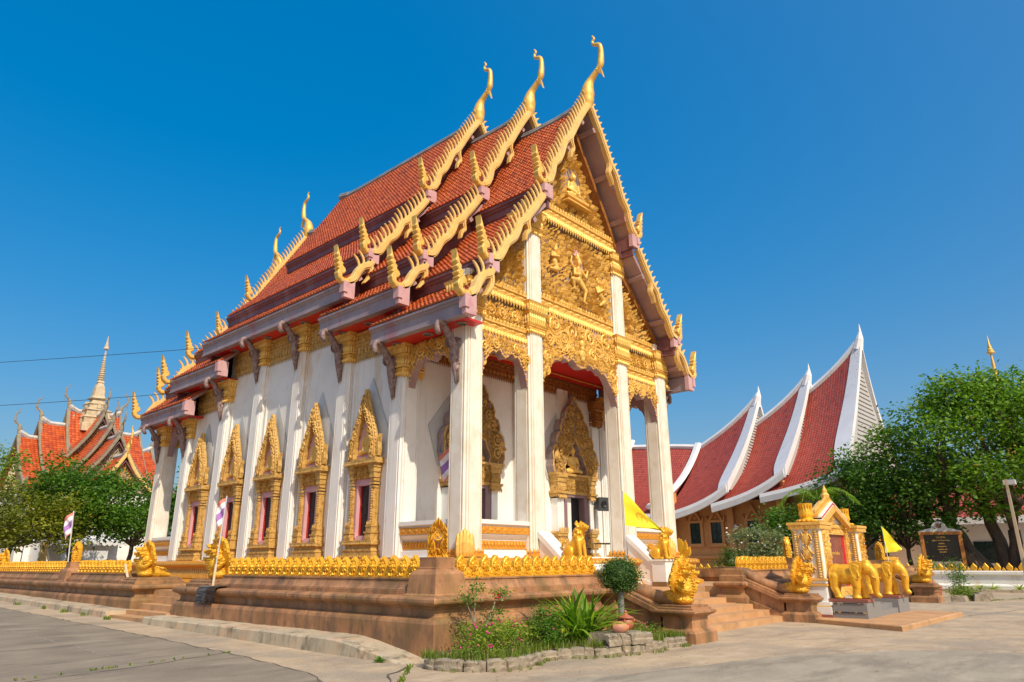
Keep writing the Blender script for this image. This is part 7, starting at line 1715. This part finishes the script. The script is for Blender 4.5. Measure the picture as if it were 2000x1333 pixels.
# topiary
tp = thing('topiary_tree', 'clipped round topiary on a grey pole-like stem', 'topiary', (-5.12, -4.82, .15)); tp.scale = (1.18,) * 3
tb = []
for i in range(70):
    z5 = 1 - 2 * (i + .5) / 70; r5 = sqrt(1 - z5 * z5); a5 = i * 2.39996; tb.append(((.29 * r5 * cos(a5), .29 * r5 * sin(a5), 1.04 + .25 * z5), (.075, .075, .07)))
V, F, T_ = leaves(tb, 22000, .027, 5, .9)
me = bpy.data.meshes.new('crown'); me.from_pydata(V.tolist(), [], F); set_tone(me, T_); me.materials.append(MT['leaf_topiary']); me.update(); link('crown', me, tp)
m = MB(); ell(m, (0, 0, 1.04), (.30, .30, .26)); m.build('crown_core', 'leaf_dark', tp); set_tone(tp.children[-1].data, [.1] * len(tp.children[-1].data.polygons))
m = MB(); m.tube([(0, 0, -.1), (0, 0, .85)], .055, 10); m.build('trunk', 'granite', tp)
m = MB(); m.lathe([(.02, 0), (.10, .01), (.145, .07), (.15, .13), (.12, .19), (.09, .20), (.155, .215), (.155, .23), (.08, .26), (.045, .28), (.03, .31), (.035, .33), (.012, .36)], 18)
for a in range(4): ell(m, (.16 * cos(a * pi / 2 + .4), .16 * sin(a * pi / 2 + .4), .17), (.02, .02, .03), n=6)
m.build('clay_pot', 'clay', None, smooth='auto', loc=(-5.60, -5.24, .365), label='lidded terracotta pot on the stone block', cat='pot')
m = MB(); m.lathe([(.01, -.22), (.09, -.19), (.135, -.10), (.14, .0), (.11, .11), (.06, .16), (.05, .19), (.07, .21), (.05, .21), (.03, .16)], 16, Matrix.Rotation(pi / 2, 4, 'Y') @ Matrix.Rotation(.4, 4, 'X'))
m.build('clay_jar', 'clay_pink', None, smooth='auto', loc=(-6.24, -5.54, .46), rz=-.5, label='pink clay jar lying on its side before the lidded pot', cat='jar').scale = (.8, .8, .8)
# flowering bushes
def bush(name, label, loc, blobs, leafm, per, size, seed, petals=0, pm='petal_magenta', group=None, pr=.02):
    t = thing(name, label, 'shrub', loc, 0, group); V, F, T_ = leaves(blobs, per, size, seed, .9); me = bpy.data.meshes.new('foliage'); me.from_pydata(V.tolist(), [], F); set_tone(me, T_); me.materials.append(MT[leafm]); me.update(); link('foliage', me, t)
    m = MB(); q_ = random.Random(seed)
    for c, r in blobs[:10]: limb(m, (c[0] * .3, c[1] * .3, -.05), c, .014, .005, q_, .1, 4)
    m.build('stems', 'bark_pale', t)
    if petals:
        m = MB()
        for _ in range(petals):
            c, r = q_.choice(blobs); d = Vector((q_.gauss(0, 1), q_.gauss(0, 1), abs(q_.gauss(0, 1)))).normalized(); ell(m, (c[0] + d.x * r[0] * 1.1, c[1] + d.y * r[1] * 1.1, c[2] + d.z * r[2] * 1.2), (pr, pr, pr * .8), n=6)
        m.build('blossoms', pm, t)
    return t
def bb_(q_, n, rx, ry, z0, z1, r): return [((q_.uniform(-rx, rx), q_.uniform(-ry, ry), q_.uniform(z0, z1)), (r, r, r * .9)) for _ in range(n)]
q_ = random.Random(31)
GB = 'flowering bushes in the corner bed'
bush('flower_bush', 'bush with magenta buds at the left end of the bed', (-9.15, -4.55, .15), bb_(q_, 18, .42, .40, .02, .40, .15), 'leaf_bush', 2200, .042, 51, 34, group=GB)
bush('flower_bush', 'olive green bush with scattered magenta buds', (-8.45, -4.35, .15), bb_(q_, 18, .42, .42, .02, .44, .15), 'leaf_bush', 2200, .042, 52, 26, group=GB)
bush('flower_bush', 'taller bush with dry brown sprigs, middle of the bed', (-7.75, -4.3, .15), bb_(q_, 18, .42, .38, .02, .46, .15), 'leaf_bush', 2200, .042, 53, 22, group=GB)
bush('flower_bush', 'bright green bush left of the strap-leaf clump', (-7.2, -4.5, .15), bb_(q_, 22, .32, .36, .05, .55, .15), 'leaf_green', 2200, .045, 54, 10, group=GB)
bush('flower_bush', 'low mat of weeds before the serpent pedestal', (-4.85, -5.1, .12), bb_(q_, 26, .65, .40, .0, .16, .12), 'grass', 2200, .04, 55, 6, group=GB)
e = thing('succulent_shrub', 'leafless branching stem with a red flower in the bed', 'plant', (-8.55, -4.05, .15)); m = MB()
for a, b2, ra, rb in (((0, 0, 0), (-.12, .0, .45), .025, .018), ((-.12, 0, .45), (-.32, 0, .85), .018, .01), ((0, 0, .05), (.25, -.02, .55), .022, .015), ((.25, -.02, .55), (.52, 0, .92), .015, .009), ((-.12, 0, .45), (-.02, .05, 1.05), .014, .007), ((.25, -.02, .5), (.38, -.05, .6), .014, .008)): limb(m, a, b2, ra, rb, q_, .05, 3)
m.build('stems', 'bark_pale', e)
V, F, T_ = leaves([((-.33, 0, .88), (.06, .06, .05)), ((.53, 0, .95), (.07, .07, .05)), ((-.02, .05, 1.08), (.06, .06, .04)), ((.40, -.05, .62), (.05, .05, .04))], 9000, .05, 61); me = bpy.data.meshes.new('l'); me.from_pydata(V.tolist(), [], F); set_tone(me, T_); me.materials.append(MT['leaf_green']); me.update(); link('leaf_tufts', me, e, kind='stuff')
m = MB(); [ell(m, (.5 + q_.uniform(-.05, .05), q_.uniform(-.05, .05), .90 + q_.uniform(-.04, .04)), (.03, .03, .025), n=6) for _ in range(7)]; m.build('blossoms', 'crimson', e)
g = MB(); rg2 = random.Random(44)
for i in range(420):
    k = rg2.randrange(len(EDGE) - 1); a = Vector(EDGE[k]).lerp(Vector(EDGE[k + 1]), rg2.random()) + Vector((rg2.uniform(-.06, .2), rg2.uniform(-.02, .35))); tuft(g, a.x, a.y, .14, 7, .17, .08, rg2, .006)
for i in range(60): k = rg2.randrange(len(EDGE) - 1); a = Vector(EDGE[k]).lerp(Vector(EDGE[k + 1]), rg2.random()) + Vector((rg2.uniform(-.1, .05), -.12 - rg2.random() * .1)); tuft(g, a.x, a.y, 0, 8, .07, .06, rg2, .006)
leafy_build(g, 'grass', 'grass', None, 'stuff', 2)['label'] = 'grass and weeds fringing the flower bed'
# rosette weed by the kerb
rw = thing('rosette_weed', 'green rosette weed at the foot of the kerb', 'plant', (-9.98, -3.05, 0))
for i in range(12):
    V, F = blade(.16, .028, .3, radians(35 + 30 * (i % 2))); me = bpy.data.meshes.new('b'); me.from_pydata(V, [], F); set_tone(me, [.3 + .05 * i] * len(F)); me.materials.append(MT['leaf_green']); me.update(); link('leaf', me, rw, M=Matrix.Rotation(i * 2.4, 4, 'Z'))
# spider plants along the compound wall
SPL = ['spider plant nearest the bushy creeper, at the white wall foot', 'second spider plant right of the creeper column', 'third spider plant right of the creeper, close beside the second', 'wide spider plant alone between the gaps, fourth from the creeper', 'spider plant behind the lamp post foot', 'spider plant at the far right edge of the photo'] + ['spider plant in the strip between the two stairs beside %s' % w_ for w_ in ('the hood of the serpent', 'the lion pedestal', 'the plumeria trunk', 'the bare shrub', 'the stair pier')]
for i, y in enumerate((-4.6, -5.45, -6.0, -7.2, -8.6, -10.0, 7.0, 8.0, 9.0, 10.0, 11.0)):
    t = thing('spider_plant', SPL[i], 'plant', (28.3, y, .08), 0, 'spider plants in a row along the white wall'); g = MB()
    for k in range(40):
        V, F = blade(rg2.uniform(.4, .75), .022, rg2.uniform(.5, 1.1), radians(rg2.uniform(35, 85))); g.add(V, F, Matrix.Rotation(rg2.uniform(0, 6.28), 4, 'Z'))
    leafy_build(g, 'foliage', 'leaf_spider', t, None, 14)
# pots, stones and creeper by the far pedestal
m = MB(); m.lathe([(.16, 0), (.22, .02), (.27, .42), (.30, .44), (.30, .50), (.24, .50)], 14); m.build('plant_pot', 'clay', None, smooth='auto', loc=(18.2, -5.5, 0), label='terracotta plant pot beside the far pedestal', cat='pot')
bush('potted_palm', 'spiky little palm growing from the terracotta pot', (18.2, -5.5, .5), [((0, 0, .9), (.35, .35, .3))], 'leaf_green', 1500, .12, 71)
bush('creeper_column', 'bushy green creeper column beside the far pedestal', (19.6, -6.2, 0), [((0, 0, .3 + .2 * i), (.32, .32, .22)) for i in range(7)], 'leaf_green', 1300, .08, 72)
bush('weeds_clump', 'green weeds spilling over grey stones at right', (18.6, -6.5, 0), [((q_.uniform(-.8, .8), q_.uniform(-.3, .3), .25), (.3, .3, .16)) for _ in range(10)], 'grass', 900, .08, 73)
for i, (x, y, s_) in enumerate(((17.3, -6.6, .4), (18.0, -7.2, .5), (19.2, -7.0, .55), (17.0, -6.0, .3))):
    m = MB(); m.frus(-s_, s_, -s_ * .6, s_ * .6, 0, s_ * .55, s_ * .12); m.build('stone_block', 'stone_edge', None, loc=(x, y, 0), rz=.3 * i, label=('rough grey stone touching the far serpent pedestal', 'pale flat topped stone in front of the weeds', 'largest grey stone, right end of the weed patch', 'smallest grey stone beside the terracotta plant pot')[i], cat='stone', group='grey stones round the far planting')
# palm frond rising behind the shrine
pf = thing('palm_tree', 'palm fronds arching out left of the dark trees', 'tree', (27.5, 2.2, 0)); m = MB(); m.tube([(0, 0, 0), (.1, 0, 3.0), (0, 0, 5.2)], [.14, .11, .09], 8); m.build('trunk', 'bark', pf)
g = MB()
for k in range(9):
    a = k * .7 + .3; P = smooth_path([(0, 0, 5.2), (.8 * cos(a), .8 * sin(a), 5.9), (1.7 * cos(a), 1.7 * sin(a), 5.7), (2.3 * cos(a), 2.3 * sin(a), 5.0)], 8); g.tube([tuple(p) for p in P], .02, 4)
    for i in range(2, len(P)):
        for s in (-1, 1):
            p = P[i]; d = Vector((-sin(a), cos(a), -.55)) if s > 0 else Vector((sin(a), -cos(a), -.55)); q2 = p + d * .5 + Vector((cos(a), sin(a), 0)) * .25; w_ = Vector((cos(a), sin(a), 0)) * .025; g.add([tuple(p - w_), tuple(p + w_), tuple(q2)], [(0, 1, 2)])
leafy_build(g, 'frond', 'leaf_strap', pf, None, 1)
